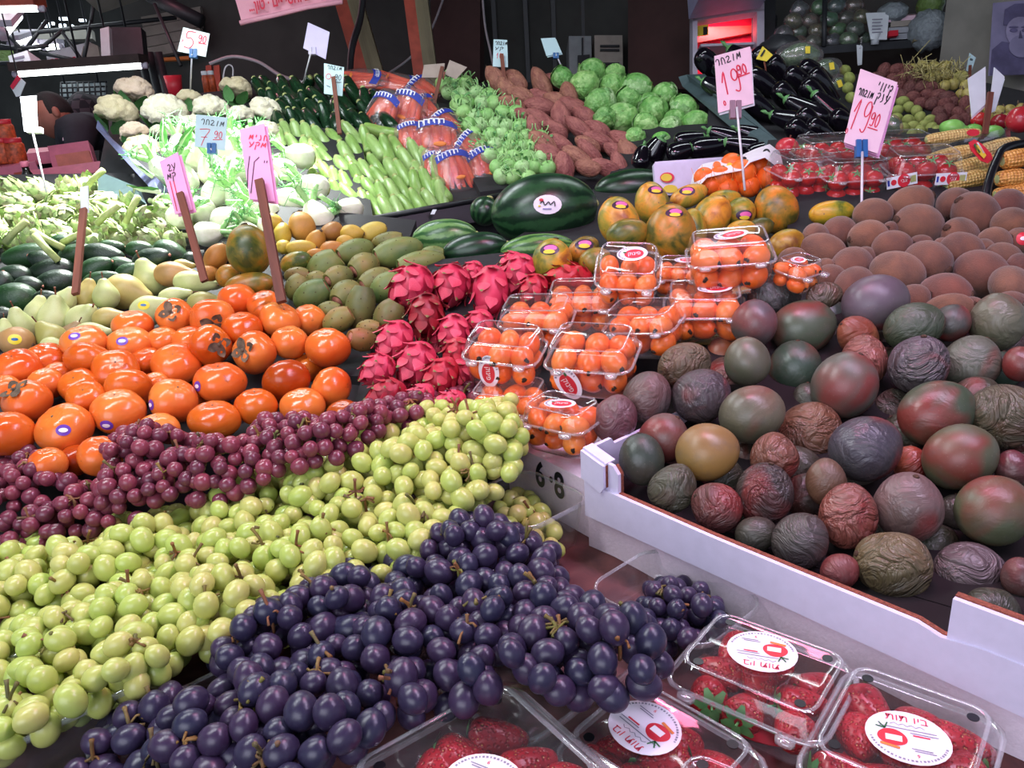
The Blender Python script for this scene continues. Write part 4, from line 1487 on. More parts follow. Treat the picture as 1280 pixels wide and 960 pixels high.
def heap(name, plane, rows, build, cat, pile, rowh, group=None, most=0.14, squash=0.90, fill=None):
    items = []
    for row in rows:
        it = dict(zip(KEYS, row))
        if len(row) > len(KEYS):
            it.update(row[len(KEYS)])
        it['w'] = max(it['w'], 8)
        items.append(it)
    if fill:                                    # the fruit underneath, seen in the gaps
        poly, step, size, looks = fill
        fr_ = np.random.default_rng(3)
        y = min(q[1] for q in poly)
        while y < max(q[1] for q in poly):
            x = min(q[0] for q in poly)
            while x < max(q[0] for q in poly):
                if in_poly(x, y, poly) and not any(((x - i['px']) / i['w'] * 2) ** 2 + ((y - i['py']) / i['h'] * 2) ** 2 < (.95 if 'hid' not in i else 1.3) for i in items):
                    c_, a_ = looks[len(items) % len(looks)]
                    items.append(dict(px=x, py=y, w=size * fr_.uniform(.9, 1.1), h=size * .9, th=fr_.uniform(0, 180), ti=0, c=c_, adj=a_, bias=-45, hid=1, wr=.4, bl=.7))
                x += step
            y += step
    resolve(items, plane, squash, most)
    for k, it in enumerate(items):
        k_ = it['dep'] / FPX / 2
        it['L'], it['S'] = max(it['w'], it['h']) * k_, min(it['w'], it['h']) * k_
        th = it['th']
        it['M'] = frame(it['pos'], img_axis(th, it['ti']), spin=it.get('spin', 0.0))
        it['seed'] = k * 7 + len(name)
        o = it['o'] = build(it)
        o.name = name
        o['category'] = cat
        if group:
            o['group'] = group
    row_labels(items, pile, rowh)
    return items


def sz(it):
    """Half sizes across, depthwise, along the axis, for a fruit seen with its axis tilted."""
    return it['S'], it['S'] * it.get('dk', 1.0), it['L']


def view_dir(it, up=0.0, side=0.0):
    """Direction from the fruit to the viewer in the fruit's own frame."""
    R3 = it['M'].to_3x3().inverted()
    return R3 @ Vector(tuple(-FW + UP * up + RT * side)), R3 @ Vector(tuple(UP))


def label_on(o, it, vf, a, b, mat, up=.1, side=0.0, inner=None, name='sticker', roll=0.0, lift=.0006):
    d, u = view_dir(it, up, side)
    if roll:
        u = Matrix.Rotation(roll, 3, d) @ u
    res = conform_sticker(vf, d, u, a, b, lift)
    if not res:
        return None
    s = part(name, res[0], MATS[mat], o)
    if inner:
        im, ka, kb = inner
        r2 = conform_sticker(vf, d, u, a * ka, b * kb, .0011)
        if r2:
            part('print', r2[0], MATS[im], s)
    return s, res[1]


# ---- mangoes
def build_mango(it):
    w = it.get('wr', .15)
    a, b, c = sz(it)
    vf = egg(a, (a + c) / 2 * .98, c, 30, 20, .018 + .02 * w, it['seed'], .08, freq=2.2)
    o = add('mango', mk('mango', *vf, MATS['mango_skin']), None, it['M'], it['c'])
    o['wrinkle'] = float(w)
    o['blush'] = float(it.get('bl', .6))
    part('stem_scar', egg(a * .1, a * .1, c * .05, 10, 6, .1, it['seed']), MATS['kiwi_nub'], o, Matrix.Translation((0, 0, c * .985)))
    return o


G, DG, PU, RB, OL, RD, GR = '#4f5d4a', '#33443a', '#5d4a58', '#7d4438', '#6b6449', '#8a3e42', '#5f6258'
X = lambda **k: k
MANGO = [
    (856, 457, 68, 55, 20, 0, '#6f5f48', 'wrinkled olive brown mango', X(wr=.9, bl=.4, full='wrinkled olive brown mango topping the left end of the mango heap')),
    (809, 497, 62, 66, 60, 10, '#665a5e', 'dull purple grey mango', X(wr=.4, bl=.3)),
    (876, 495, 74, 68, 20, 0, '#4b3a44', 'dark purple mango with red blush', X(wr=.5, bl=.8)),
    (769, 524, 54, 62, 70, 0, '#7a4450', 'dusky red mango', X(wr=.5, bl=.7, full='dusky red mango touching the loquat punnets at the end of the heap')),
    (830, 547, 64, 64, 60, 20, '#84504e', 'red and grey mango', X(wr=.1, bl=.9)),
    (802, 574, 54, 66, 95, 0, '#2e3f3a', 'blackish green mango', X(wr=.1, bl=.1, full='blackish green mango half behind the white carton corner')),
    (884, 565, 80, 72, 20, 0, '#c39450', 'orange and green mango', X(wr=.0, bl=.1, full='smooth orange mango with green underside, the only yellow one in the heap')),
    (940, 517, 82, 70, 20, 0, '#77705a', 'olive mango with reddish patch', X(wr=.1, bl=.6)),
    (841, 610, 58, 64, 60, 10, '#56503f', 'wrinkled dark olive mango', X(wr=.9, bl=.3)),
    (896, 634, 66, 62, 150, 10, '#6e3e3a', 'wrinkled red brown mango', X(wr=.8, bl=.8)),
    (955, 617, 72, 80, 80, 10, '#46303a', 'wrinkled blackish purple mango', X(wr=1.0, bl=.7, full='wrinkled blackish purple mango with crimson folds low in the heap')),
    (934, 452, 58, 62, 90, 0, '#74705c', 'grey green mango with pink side', X(wr=.0, bl=.8)),
    (902, 445, 42, 48, 90, 0, '#b0603c', 'orange red mango', X(wr=.0, bl=.6, bias=-25)),
    (994, 461, 70, 72, 90, 15, '#3a4f40', 'dark green mango with orange streak', X(wr=.1, bl=.6)),
    (1056, 481, 82, 86, 70, 20, '#6d6c62', 'large smooth grey green mango with red blush', X(wr=.0, bl=.8, bias=30)),
    (1080, 450, 64, 56, 90, 0, '#a35a50', 'wrinkled pink mango', X(wr=.9, bl=.6, bias=-20)),
    (1148, 456, 76, 74, 90, 20, '#655362', 'wrinkled purple mango', X(wr=1.0, bl=.9)),
    (1213, 454, 72, 70, 60, 10, '#66695a', 'olive green mango with cracks', X(wr=.4, bl=.5)),
    (1255, 462, 42, 46, 90, 0, '#3d5648', 'plain green mango', X(wr=.0, bl=.0, bias=-15)),
    (1171, 516, 96, 74, 28, 0, '#46573f', 'long green mango with orange patch', X(wr=.1, bl=.8)),
    (1014, 541, 82, 82, 60, 10, '#80543e', 'wrinkled red and olive mango', X(wr=.8, bl=.9)),
    (1081, 561, 90, 80, 25, 0, '#4c4650', 'large dark purple green mango', X(wr=.3, bl=.7)),
    (1115, 512, 52, 46, 90, 0, '#5d5148', 'wrinkled grey brown mango', X(wr=.9, bl=.4, bias=-25)),
    (1200, 571, 90, 80, 30, 10, '#67664a', 'olive mango with orange spot', X(wr=.0, bl=.7)),
    (1256, 520, 86, 82, 20, 0, '#6f604a', 'deeply wrinkled brown mango', X(wr=1.0, bl=.4)),
    (1136, 634, 90, 84, 90, 25, '#8a6668', 'dusty pink mango', X(wr=.3, bl=.8)),
    (1060, 646, 66, 84, 80, 0, '#97554a', 'faceted wrinkled red mango', X(wr=1.0, bl=.9)),
    (1242, 638, 92, 90, 50, 0, '#61674a', 'large olive green mango with red side', X(wr=.1, bl=.7)),
    (1139, 580, 46, 42, 90, 0, '#a84a30', 'bright orange red mango', X(wr=.5, bl=.8, bias=-25)),
    (1033, 603, 46, 60, 90, 0, '#77523f', 'small brown mango', X(wr=.2, bl=.5, bias=-20)),
    (968, 572, 62, 62, 90, 0, '#8c5040', 'wrinkled rusty mango', X(wr=.8, bl=.8, bias=-30)),
    (1265, 585, 42, 44, 90, 0, '#6d3038', 'dark red mango', X(wr=.2, bl=.7, bias=-25)),
    (1000, 676, 74, 70, 60, 10, '#4f3f44', 'dark purple brown mango', X(wr=.6, bl=.4)),
    (1115, 708, 96, 84, 160, 0, '#85704c', 'golden brown heavily wrinkled mango', X(wr=1.0, bl=.2, full='golden brown heavily wrinkled mango right above the carton edge')),
    (1210, 717, 90, 76, 20, 0, '#6b5a5c', 'wrinkled grey purple mango', X(wr=.8, bl=.4)),
    (1050, 714, 48, 44, 20, 0, '#8a3a3c', 'small red mango', X(wr=.4, bl=.9)),
    (944, 668, 52, 44, 20, 0, '#443a36', 'dark brown mango', X(wr=.3, bl=.3)),
    (1276, 722, 46, 50, 90, 0, '#6a3238', 'dark red mango', X(wr=.2, bl=.6)),
    (1094, 379, 84, 66, 20, 0, '#6a5a66', 'large purple mango with crimson blush', X(wr=.0, bl=1.0, full='large purple mango with crimson blush crowning the heap below the kiwis')),
    (1004, 409, 82, 64, 15, 0, '#56614c', 'grey green mango with orange blush', X(wr=.0, bl=.7)),
    (968, 369, 66, 48, 10, 0, '#4a4248', 'wrinkled dark mango', X(wr=.7, bl=.3)),
    (1143, 409, 72, 58, 20, 10, '#43533e', 'speckled dark green mango', X(wr=.4, bl=.4)),
    (1072, 420, 62, 40, 150, 20, '#a2603e', 'flattened orange brown mango', X(wr=.4, bl=.5)),
    (1190, 403, 48, 46, 60, 0, '#4b4a45', 'dark mango with red smear', X(wr=.1, bl=.9)),
    (1247, 403, 72, 66, 100, 20, '#72705a', 'olive grey mango with raised stem end', X(wr=.3, bl=.4)),
    (1036, 398, 42, 50, 90, 0, '#40544a', 'green mango', X(wr=.0, bl=.1, bias=-12)),
    (1030, 369, 46, 24, 10, 0, '#6a5644', 'wrinkled brown green mango', X(wr=.8, bl=.4)),
    (943, 404, 60, 60, 90, 0, '#665a5e', 'smooth grey purple mango', X(wr=.0, bl=.6)),
    (1108, 432, 40, 40, 90, 0, '#5a5048', 'brown mango', X(wr=.5, bl=.5, bias=-25)),
    (1275, 455, 44, 40, 90, 0, '#7c3a34', 'red mango', X(wr=.1, bl=.8, bias=-20)),
    (920, 560, 40, 44, 90, 0, '#5a3a3e', 'dark red mango', X(wr=.3, bl=.8, bias=-30)),
    (1196, 640, 44, 46, 90, 0, '#4c3a3c', 'dark mango', X(wr=.3, bl=.6, bias=-35)),
    (1010, 500, 40, 44, 90, 0, '#4a4a40', 'dark olive mango', X(wr=.3, bl=.4, bias=-30)),
]
heap('mango', PL['mango'], MANGO, build_mango, 'mango', 'the mango heap', 34, 'mangoes in the white carton',
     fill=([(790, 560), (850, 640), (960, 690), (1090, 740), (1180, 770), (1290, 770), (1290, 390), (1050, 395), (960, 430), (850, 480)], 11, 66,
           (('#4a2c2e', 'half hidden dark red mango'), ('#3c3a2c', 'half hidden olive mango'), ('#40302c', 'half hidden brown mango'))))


# ---- kiwis
def build_kiwi(it):
    a, b, c = sz(it)
    vf = egg(a, (a + c) / 2, c, 26, 16, .02, it['seed'], .04, freq=2)
    o = add('kiwi', mk('kiwi', *vf, MATS['kiwi_skin']), None, it['M'], it['c'])
    part('stem_end', egg(a * .25, a * .25, c * .09, 12, 6, .2, it['seed'], freq=9), MATS['kiwi_nub'], o, Matrix.Translation((0, 0, c * .975)))
    if it.get('st'):
        label_on(o, it, vf, .011, .011, 'lid_red', 0, -.3, ('sticker_white', .5, .3))
    return o


K1, K2, K3 = '#e8d8cc', '#d8b8a8', '#f4e2cc'
KIWI = [(1091, 268, 48, 32, 10, 0, K1), (1137, 257, 58, 40, 15, 0, K3), (1149, 282, 64, 48, -10, 0, K1), (1194, 256, 44, 44, 60, 20, K2),
        (1220, 269, 64, 50, -25, 0, K2), (1260, 256, 46, 36, 0, 0, '#d89a94'), (1262, 280, 44, 40, 20, 0, K3), (1049, 291, 52, 34, 10, 0, K2),
        (1086, 298, 54, 40, 15, 0, K3), (1020, 296, 40, 30, 20, 0, K1), (1029, 313, 58, 32, -12, 0, K1), (1115, 310, 50, 38, -160, 25, K2),
        (1200, 297, 62, 38, -5, 0, K1), (1202, 314, 56, 42, -15, 0, K2), (1159, 328, 60, 52, -60, 45, K2), (1065, 334, 62, 42, 5, 0, K2),
        (1121, 342, 68, 48, -30, 25, K1), (1227, 342, 68, 50, 160, 10, '#d0a8a0'), (1262, 357, 58, 46, 70, 40, K1), (1181, 367, 64, 44, -10, 0, '#d8988c'),
        (1255, 322, 46, 30, -10, 0, K1), (1243, 303, 46, 32, 0, 0, K3), (1274, 301, 36, 32, 0, 0, K2, X(st=1)), (1274, 333, 30, 34, 80, 0, '#d8a098'),
        (1068, 358, 62, 34, 25, 0, K2), (1185, 388, 62, 24, 0, 0, K3), (1264, 384, 54, 28, -5, 0, K2), (1038, 350, 42, 38, 0, 0, K2),
        (990, 323, 38, 18, 10, 0, K3), (1113, 287, 24, 18, 0, 0, K2), (1140, 374, 44, 32, 0, 0, K2), (1083, 320, 32, 18, 0, 0, K1), (1178, 310, 30, 24, 0, 0, K2),
        (1030, 335, 28, 22, 10, 0, K1), (1150, 306, 30, 22, 10, 0, K2), (1215, 385, 34, 24, 0, 0, K2), (1228, 312, 30, 26, 0, 0, K1)]
kr = np.random.default_rng(8)
KIWI = [k[:4] + (k[4] + kr.uniform(-20, 20) + (180 if kr.random() < .5 else 0), k[5] if k[5] else kr.uniform(0, 62)) + k[6:] for k in KIWI]
KADJ = {K1: 'fuzzy brown kiwi', K2: 'dull reddish brown kiwi', K3: 'light tan kiwi'}
KIWI = [k[:7] + ((('stickered ' if len(k) > 7 else '') + KADJ.get(k[6], 'pinkish brown kiwi')),) + tuple(k[7:]) for k in KIWI]
heap('kiwi', PL['kiwi'], KIWI, build_kiwi, 'kiwi', 'the kiwi heap', 16, 'kiwis heaped behind the mangoes')


# ---- persimmons
def calyx(o, r, a, z, mat='dry_leaf', n=4):
    """Four dry curled leaves round the stem end, and the stub."""
    for k in range(n):
        V, F = [], []
        for i, (u, w) in enumerate(((0, .16), (.3, .34), (.62, .36), (.85, .24), (1.0, .04))):
            for s in (-1, 0, 1):
                V.append((u * r, s * w * r, z + .04 * r + .22 * r * u * u + (.06 * r if s else 0) * u - (u * r) ** 2 / (2 * a) * .5 + .05 * r * math.sin(5 * u + k)))
        F = grid_faces(5, 3, False)
        v, f = V, F
        part('calyx_leaf', (v, f), MATS[mat], o, Matrix.Rotation(2 * math.pi * k / n + .4, 4, 'Z'))
    part('stem_stub', egg(r * .16, r * .16, r * .12, 8, 6), MATS[mat], o, Matrix.Translation((0, 0, z + .06 * r)))


def build_persimmon(it):
    # seen mostly from above or from the side: ROUND across, a little flat along its axis
    a = it['L']
    c = max(it['S'] * .98, a * .72)
    vf = egg(a, a, c, 32, 18, .012, it['seed'], 0.0, .92)
    v = np.array(vf[0])
    ang = np.arctan2(v[:, 1], v[:, 0])
    rr = np.hypot(v[:, 0], v[:, 1]) / a
    k = 1 + .035 * np.cos(4 * ang) * np.clip(rr * 1.3, 0, 1)
    v[:, 0] *= k
    v[:, 1] *= k
    v[:, 2] -= np.exp(-(rr / .28) ** 2) * c * .13 * np.sign(v[:, 2])
    v[:, 2] -= .05 * c * np.cos(4 * ang) ** 2 * np.clip(rr, 0, .6) * np.sign(v[:, 2]) * (rr < .8)
    vf = (v, vf[1])
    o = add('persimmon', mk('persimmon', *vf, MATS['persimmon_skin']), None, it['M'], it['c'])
    if it.get('cx'):
        calyx(o, a * .62, a, c * .88)
    else:
        part('blossom_dot', egg(a * .05, a * .05, a * .03, 8, 5), MATS['dry_leaf'], o, Matrix.Translation((0, 0, c * .86)))
    if it.get('st'):
        label_on(o, it, vf, .009, .0075, 'sticker_purple', it['st'][1], it['st'][0], ('sticker_white', .62, .4))
    return o


O1, O2, O3, O4 = '#ffffff', '#f0cf9a', '#ffe4d4', '#b98e54'
PERS = [(219, 396, 46, 44, 70, 75, O1, 'orange persimmon showing its brown calyx', X(cx=1, full='persimmon with round brown calyx facing out atop the heap beside the pears')),
        (266, 400, 56, 42, -50, 55, O1, 'orange persimmon with calyx turned down', X(cx=1)), (297, 376, 48, 44, 90, 20, O3, 'bright orange persimmon'),
        (166, 407, 50, 32, 90, 30, O3, 'bright orange persimmon'), (105, 428, 56, 40, 90, 30, O1, 'orange persimmon with purple sticker', X(st=(0, .3))),
        (162, 430, 56, 40, 90, 30, O1, 'orange persimmon with purple sticker', X(st=(.1, .1))), (204, 425, 40, 32, 90, 30, O1, 'orange persimmon'),
        (238, 426, 44, 36, 90, 30, O3, 'bright orange persimmon'), (263, 432, 52, 44, 0, 40, O2, 'amber persimmon with calyx on its side', X(cx=1)),
        (303, 411, 50, 42, 90, 30, O2, 'amber persimmon'), (318, 441, 54, 50, 160, 70, O1, 'orange persimmon with torn dark calyx', X(cx=1, full='orange persimmon with a torn dark calyx facing out near the tall red stake')),
        (332, 382, 46, 36, 90, 35, O3, 'bright orange persimmon'), (350, 400, 52, 40, 60, 30, O1, 'orange persimmon'), (386, 400, 42, 40, 90, 30, O1, 'orange persimmon'),
        (362, 428, 46, 42, 90, 25, O1, 'orange persimmon'), (410, 435, 56, 50, 90, 30, O3, 'big bright orange persimmon', X(full='big bright orange persimmon at the edge nearest the prickly pears')),
        (325, 412, 30, 32, 90, 30, O2, 'amber persimmon', X(bias=-20)), (358, 477, 60, 54, -60, 20, O4, 'brownish unripe persimmon', X(full='brownish olive persimmon with a dark curved scar')),
        (414, 485, 52, 50, 150, 20, O3, 'bright orange persimmon'), (320, 508, 52, 46, 90, 20, O2, 'amber persimmon'), (378, 507, 56, 36, 90, 30, O1, 'orange persimmon'),
        (430, 517, 44, 32, 90, 30, O4, 'dull brown persimmon'), (22, 460, 56, 44, 90, 40, O3, 'bright orange persimmon'), (56, 451, 54, 36, 90, 40, O2, 'amber persimmon'),
        (112, 451, 60, 38, -100, 20, O2, 'amber persimmon with calyx below', X(cx=1)), (145, 463, 58, 38, 60, 50, O2, 'amber persimmon with brown bruise'),
        (184, 452, 42, 34, 90, 30, O2, 'amber persimmon'), (220, 456, 60, 46, 80, 50, O3, 'bright orange persimmon'), (275, 478, 64, 50, 90, 20, O3, 'large bright orange persimmon', X(st=(-.8, -.2))),
        (34, 502, 58, 52, 110, 45, O3, 'persimmon with wide dry calyx', X(cx=1, full='persimmon with a wide dry grey calyx on top at the outer end of the heap')), (58, 480, 44, 40, 90, 30, O1, 'orange persimmon', X(bias=-10)),
        (98, 482, 48, 36, 90, 50, O2, 'amber persimmon'), (108, 497, 48, 36, 80, 50, O2, 'amber persimmon'), (160, 487, 58, 44, -60, 40, O2, 'amber persimmon'),
        (148, 514, 66, 54, 90, 25, O1, 'large orange persimmon with purple sticker', X(st=(0, -.55))), (81, 536, 70, 58, 110, 45, O3, 'notched orange persimmon with purple sticker', X(st=(.5, .0), full='deeply notched orange persimmon with purple sticker at the front')),
        (12, 542, 60, 58, 90, 10, O2, 'amber persimmon'), (217, 501, 60, 54, 60, 30, O1, 'orange persimmon with tiny sticker', X(st=(-.8, -.2))), (268, 525, 64, 46, 90, 20, O2, 'amber persimmon'),
        (198, 536, 52, 30, 90, 20, O1, 'orange persimmon'), (125, 570, 54, 48, 70, 30, O3, 'bright orange persimmon'), (60, 580, 46, 42, 90, 20, O1, 'orange persimmon'),
        (72, 468, 36, 30, 90, 30, O3, 'bright orange persimmon', X(bias=-10)), (6, 487, 36, 40, 90, 30, O1, 'orange persimmon'), (195, 480, 30, 34, 90, 30, O3, 'bright orange persimmon', X(bias=-20)),
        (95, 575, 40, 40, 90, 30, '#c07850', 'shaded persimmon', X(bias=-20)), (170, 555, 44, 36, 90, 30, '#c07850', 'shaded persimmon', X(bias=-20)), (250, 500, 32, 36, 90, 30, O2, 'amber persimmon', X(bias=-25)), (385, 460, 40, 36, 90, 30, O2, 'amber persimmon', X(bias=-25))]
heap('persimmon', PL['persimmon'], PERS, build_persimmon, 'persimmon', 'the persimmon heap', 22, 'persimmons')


# ---- pears
def build_pear(it):
    S, L = it['S'], it['L']
    if it['w'] * it['h'] > 0 and L < S * 1.2:
        L = S * 1.25
    pr = [(.0, -1), (.30, -.97), (.62, -.85), (.86, -.62), (.98, -.32), (.97, -.05), (.84, .22), (.64, .46), (.48, .66), (.38, .82), (.22, .94), (.06, .97)]
    r = np.random.default_rng(it['seed'])
    ph = r.uniform(0, 6, 3)
    vf = lathe([(a * S, z * L) for a, z in smooth_line(pr, 2)], 24, lambda a, z, q: 1 + .025 * np.sin(a * 2 + ph[0]) + .015 * np.sin(3 * a + z / L * 3 + ph[1]))
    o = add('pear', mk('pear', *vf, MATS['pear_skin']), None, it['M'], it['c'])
    part('stem', tube(smooth_line([(0, 0, L * .93), (S * .05, 0, L * 1.1), (S * .25, S * .1, L * 1.32)], 3), [S * .05] * 6 + [S * .07], 6), MATS['stake_wood'], o)
    part('blossom_end', egg(S * .14, S * .14, S * .05, 10, 5, .2), MATS['dry_leaf'], o, Matrix.Translation((0, 0, -L * .985)))
    if it.get('st'):
        label_on(o, it, vf, .010, .0085, 'sticker_yellow', it['st'][1], it['st'][0], ('clip_blue', .5, .28))
    return o


Q1, Q2, Q3 = '#ffffff', '#f2cfae', '#e8a58e'
PEAR = [(25, 405, 46, 34, 100, 20, Q1, 'pale green pear with upright stem'), (17, 427, 50, 40, 170, 0, Q3, 'pink blushed pear with yellow sticker', X(st=(.7, .1), full='pink blushed pear with a yellow sticker')),
        (62, 419, 44, 36, 130, 10, '#d6c99a', 'brownish pear'), (48, 388, 32, 38, 80, 0, Q1, 'pale green pear'), (70, 395, 44, 50, 85, 10, Q1, 'upright pale green pear'),
        (82, 375, 38, 28, 60, 0, Q1, 'pale green pear'), (106, 399, 44, 42, 40, 30, Q1, 'pale green pear'), (109, 368, 34, 34, 80, 0, Q2, 'yellowish pear'),
        (138, 398, 44, 30, 10, 0, Q2, 'yellowish pear'), (132, 367, 32, 38, 100, 0, Q1, 'pale green pear'), (162, 367, 62, 46, -15, 0, Q2, 'large yellowish pear with stem pointing right', X(full='large yellowish pear lying with its stem towards the persimmons')),
        (186, 347, 42, 42, 110, 15, Q1, 'pale green pear with brown eye'), (190, 387, 54, 40, 20, 0, Q1, 'green pear with yellow sticker', X(st=(-.1, .2), full='green pear with a yellow sticker against the persimmons')),
        (220, 343, 54, 32, 0, 0, Q3, 'pink blushed pear'), (245, 354, 56, 32, -5, 0, Q1, 'pale green pear lying flat'), (258, 379, 48, 30, 5, 0, '#d9c79a', 'brownish pear'),
        (220, 369, 44, 22, 10, 0, Q1, 'pale green pear'), (118, 415, 48, 24, 0, 0, Q1, 'pale green pear'), (68, 434, 34, 26, 0, 0, Q1, 'pale green pear'),
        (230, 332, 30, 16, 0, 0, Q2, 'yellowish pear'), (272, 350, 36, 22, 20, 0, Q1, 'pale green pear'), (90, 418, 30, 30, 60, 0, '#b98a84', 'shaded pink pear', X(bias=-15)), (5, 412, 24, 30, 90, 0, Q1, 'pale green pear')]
heap('pear', PL['pear'], PEAR, build_pear, 'pear', 'the pear heap', 18, 'pears')


# ---- avocados
def build_avocado(it):
    S, L = it['S'], it['L']
    pr = [(.0, -1), (.42, -.92), (.78, -.68), (.97, -.32), (.98, 0), (.88, .34), (.7, .62), (.46, .86), (.2, .97)]
    vf = lathe([(a * S, z * L) for a, z in smooth_line(pr, 2)], 20)
    o = add('avocado', mk('avocado', *vf, MATS['avocado_skin']), None, it['M'], it['c'])
    part('stem_button', egg(S * .14, S * .14, S * .07, 8, 5), MATS['prickly_scar'], o, Matrix.Translation((0, 0, L * .985)))
    return o


V1, V2, V3 = '#4a5563', '#8cae86', '#38404a'
AVO = [(34, 320, 62, 28, 190, 10, V2, 'green avocado'), (18, 346, 46, 28, 180, 0, V1, 'dark avocado'), (57, 327, 42, 24, 160, 20, V1, 'dark avocado'),
       (65, 339, 56, 30, 190, 10, V3, 'blackish avocado'), (71, 354, 50, 32, 190, 25, V1, 'dark avocado with pink stem button'), (20, 373, 52, 38, 170, 15, V2, 'large green avocado'),
       (36, 358, 36, 24, 0, 0, V3, 'blackish avocado'), (80, 305, 36, 22, 0, 0, V2, 'green avocado'), (95, 318, 46, 24, 20, 0, V2, 'green avocado'),
       (130, 318, 54, 24, -10, 0, V1, 'dark avocado'), (120, 336, 46, 26, 25, 0, V2, 'green avocado'), (151, 333, 38, 22, 0, 0, V2, 'green avocado'),
       (162, 340, 38, 20, 20, 0, V2, 'green avocado'), (190, 325, 58, 28, 10, 20, V1, 'dark avocado'), (214, 317, 48, 28, -25, 0, V2, 'bright green avocado'),
       (127, 349, 48, 18, 10, 0, V2, 'green avocado'), (138, 309, 38, 16, 0, 0, V2, 'bright green avocado'), (56, 372, 30, 16, 10, 0, V3, 'blackish avocado'),
       (4, 352, 24, 24, 90, 0, V3, 'blackish avocado'), (4, 394, 26, 20, 0, 0, V3, 'blackish avocado'), (208, 339, 26, 16, 0, 0, V1, 'dark avocado'), (100, 345, 34, 22, 10, 0, V3, 'blackish avocado', X(bias=-10)),
       (175, 312, 36, 20, 0, 0, V2, 'bright green avocado'), (240, 325, 24, 18, 0, 0, V1, 'dark avocado')]
AVO = [(a[0], a[1], a[2], a[3] + 3) + a[4:] for a in AVO]
heap('avocado', PL['avocado'], AVO, build_avocado, 'avocado', 'the avocado heap', 12, 'avocados')


# ---- prickly pears
def build_prickly(it):
    S, L = it['S'], it['L']
    pr = [(.0, -1), (.30, -.95), (.62, -.75), (.86, -.42), (.98, -.05), (.97, .3), (.84, .66), (.66, .9), (.60, .98), (.52, .96), (.3, .88), (.0, .86)]
    q = smooth_line(pr[:9], 2) + pr[9:-1] + [np.array((.02, .86))]
    vf = lathe([(max(a, .001) * S, z * L) for a, z in q], 22)
    o = add('prickly_pear', mk('prickly_pear', *vf, MATS['prickly_skin']), None, it['M'], it['c'])
    part('crown_scar', lathe([(.50 * S, .93 * L), (.42 * S, .91 * L), (.2 * S, .89 * L), (.02 * S, .885 * L)], 18), MATS['prickly_scar'], o)
    b = BVHTree.FromPolygons([Vector(p) for p in vf[0]], vf[1])
    dots = []
    for k in range(26):
        z = -1 + 1.7 * (k + .5) / 26
        d = Vector((math.cos(k * 2.4), math.sin(k * 2.4), 0))
        h = b.ray_cast(d * 1.0 + Vector((0, 0, z * L)), -d)[0]
        if h is not None:
            dots.append(xf(Matrix.Translation(h), egg(.0011, .0011, .0011, 6, 3)))
    ob = part('areoles', join(*dots), MATS['prickly_dot'], o)
    ob['kind'] = 'stuff'
    return o


C1, C2, C3 = '#d6e8cc', '#f2ddc0', '#b9b4a4'
PRICK = [(445, 314, 48, 32, 205, 25, C1, 'olive prickly pear with pink end'), (499, 315, 64, 38, 200, 20, C1, 'long olive prickly pear with pink cut end'), (527, 328, 62, 30, 195, 20, C1, 'slim green prickly pear with pink cut end'),
         (456, 333, 40, 36, 215, 35, C2, 'olive prickly pear with pink end'), (405, 336, 48, 42, 40, 0, C1, 'plump green prickly pear'), (424, 347, 38, 32, 210, 40, C2, 'small prickly pear with round pink end'),
         (471, 350, 46, 32, 210, 30, C2, 'prickly pear with pink cut end'), (482, 361, 44, 38, 40, 0, C1, 'greenish prickly pear'), (389, 370, 48, 38, 30, 0, C1, 'plump green prickly pear'),
         (434, 368, 42, 38, 230, 40, C2, 'brownish prickly pear with pink cut end'), (450, 386, 56, 38, 80, 0, C3, 'upright grey brown prickly pear'), (371, 360, 30, 34, 60, 0, C2, 'tan prickly pear'),
         (371, 345, 32, 24, 0, 0, C2, 'tan prickly pear'), (335, 363, 32, 22, 0, 0, C2, 'tan prickly pear'), (485, 397, 44, 38, 60, 0, C3, 'grey brown prickly pear'), (422, 401, 40, 32, 30, 0, C2, 'tan green prickly pear'),
         (411, 388, 30, 24, 0, 0, C2, 'tan prickly pear'), (454, 425, 40, 30, 170, 40, '#f0a890', 'red tinged prickly pear with cut end', X(full='red tinged prickly pear at the front beside the big persimmon')), (484, 301, 40, 22, 10, 0, C2, 'tan prickly pear'), (540, 317, 30, 20, 0, 0, C1, 'green prickly pear'),
         (505, 345, 30, 24, 40, 0, C1, 'green prickly pear', X(bias=-10)), (330, 385, 26, 24, 0, 0, C2, 'tan prickly pear', X(bias=-10)), (460, 410, 30, 22, 0, 0, C2, 'tan prickly pear', X(bias=-10)), (395, 350, 26, 24, 0, 0, C2, 'tan prickly pear', X(bias=-10))]
heap('prickly_pear', PL['prickly'], PRICK, build_prickly, 'prickly pear', 'the prickly pear heap', 14, 'prickly pears')


# ---- guavas and quinces behind them
def build_guava(it):
    S, L = it['S'], it['L']
    vf = egg(S, S, L, 22, 14, .05, it['seed'], .18, freq=2.4)
    o = add('guava', mk('guava', *vf, MATS['guava_skin']), None, it['M'], it['c'])
    for k in range(5):
        part('crown_tip', egg(S * .05, S * .1, S * .12, 6, 4), MATS['dry_leaf'], o, Matrix.Rotation(k * 1.257, 4, 'Z') @ Matrix.Translation((S * .14, 0, L * .98)))
    return o


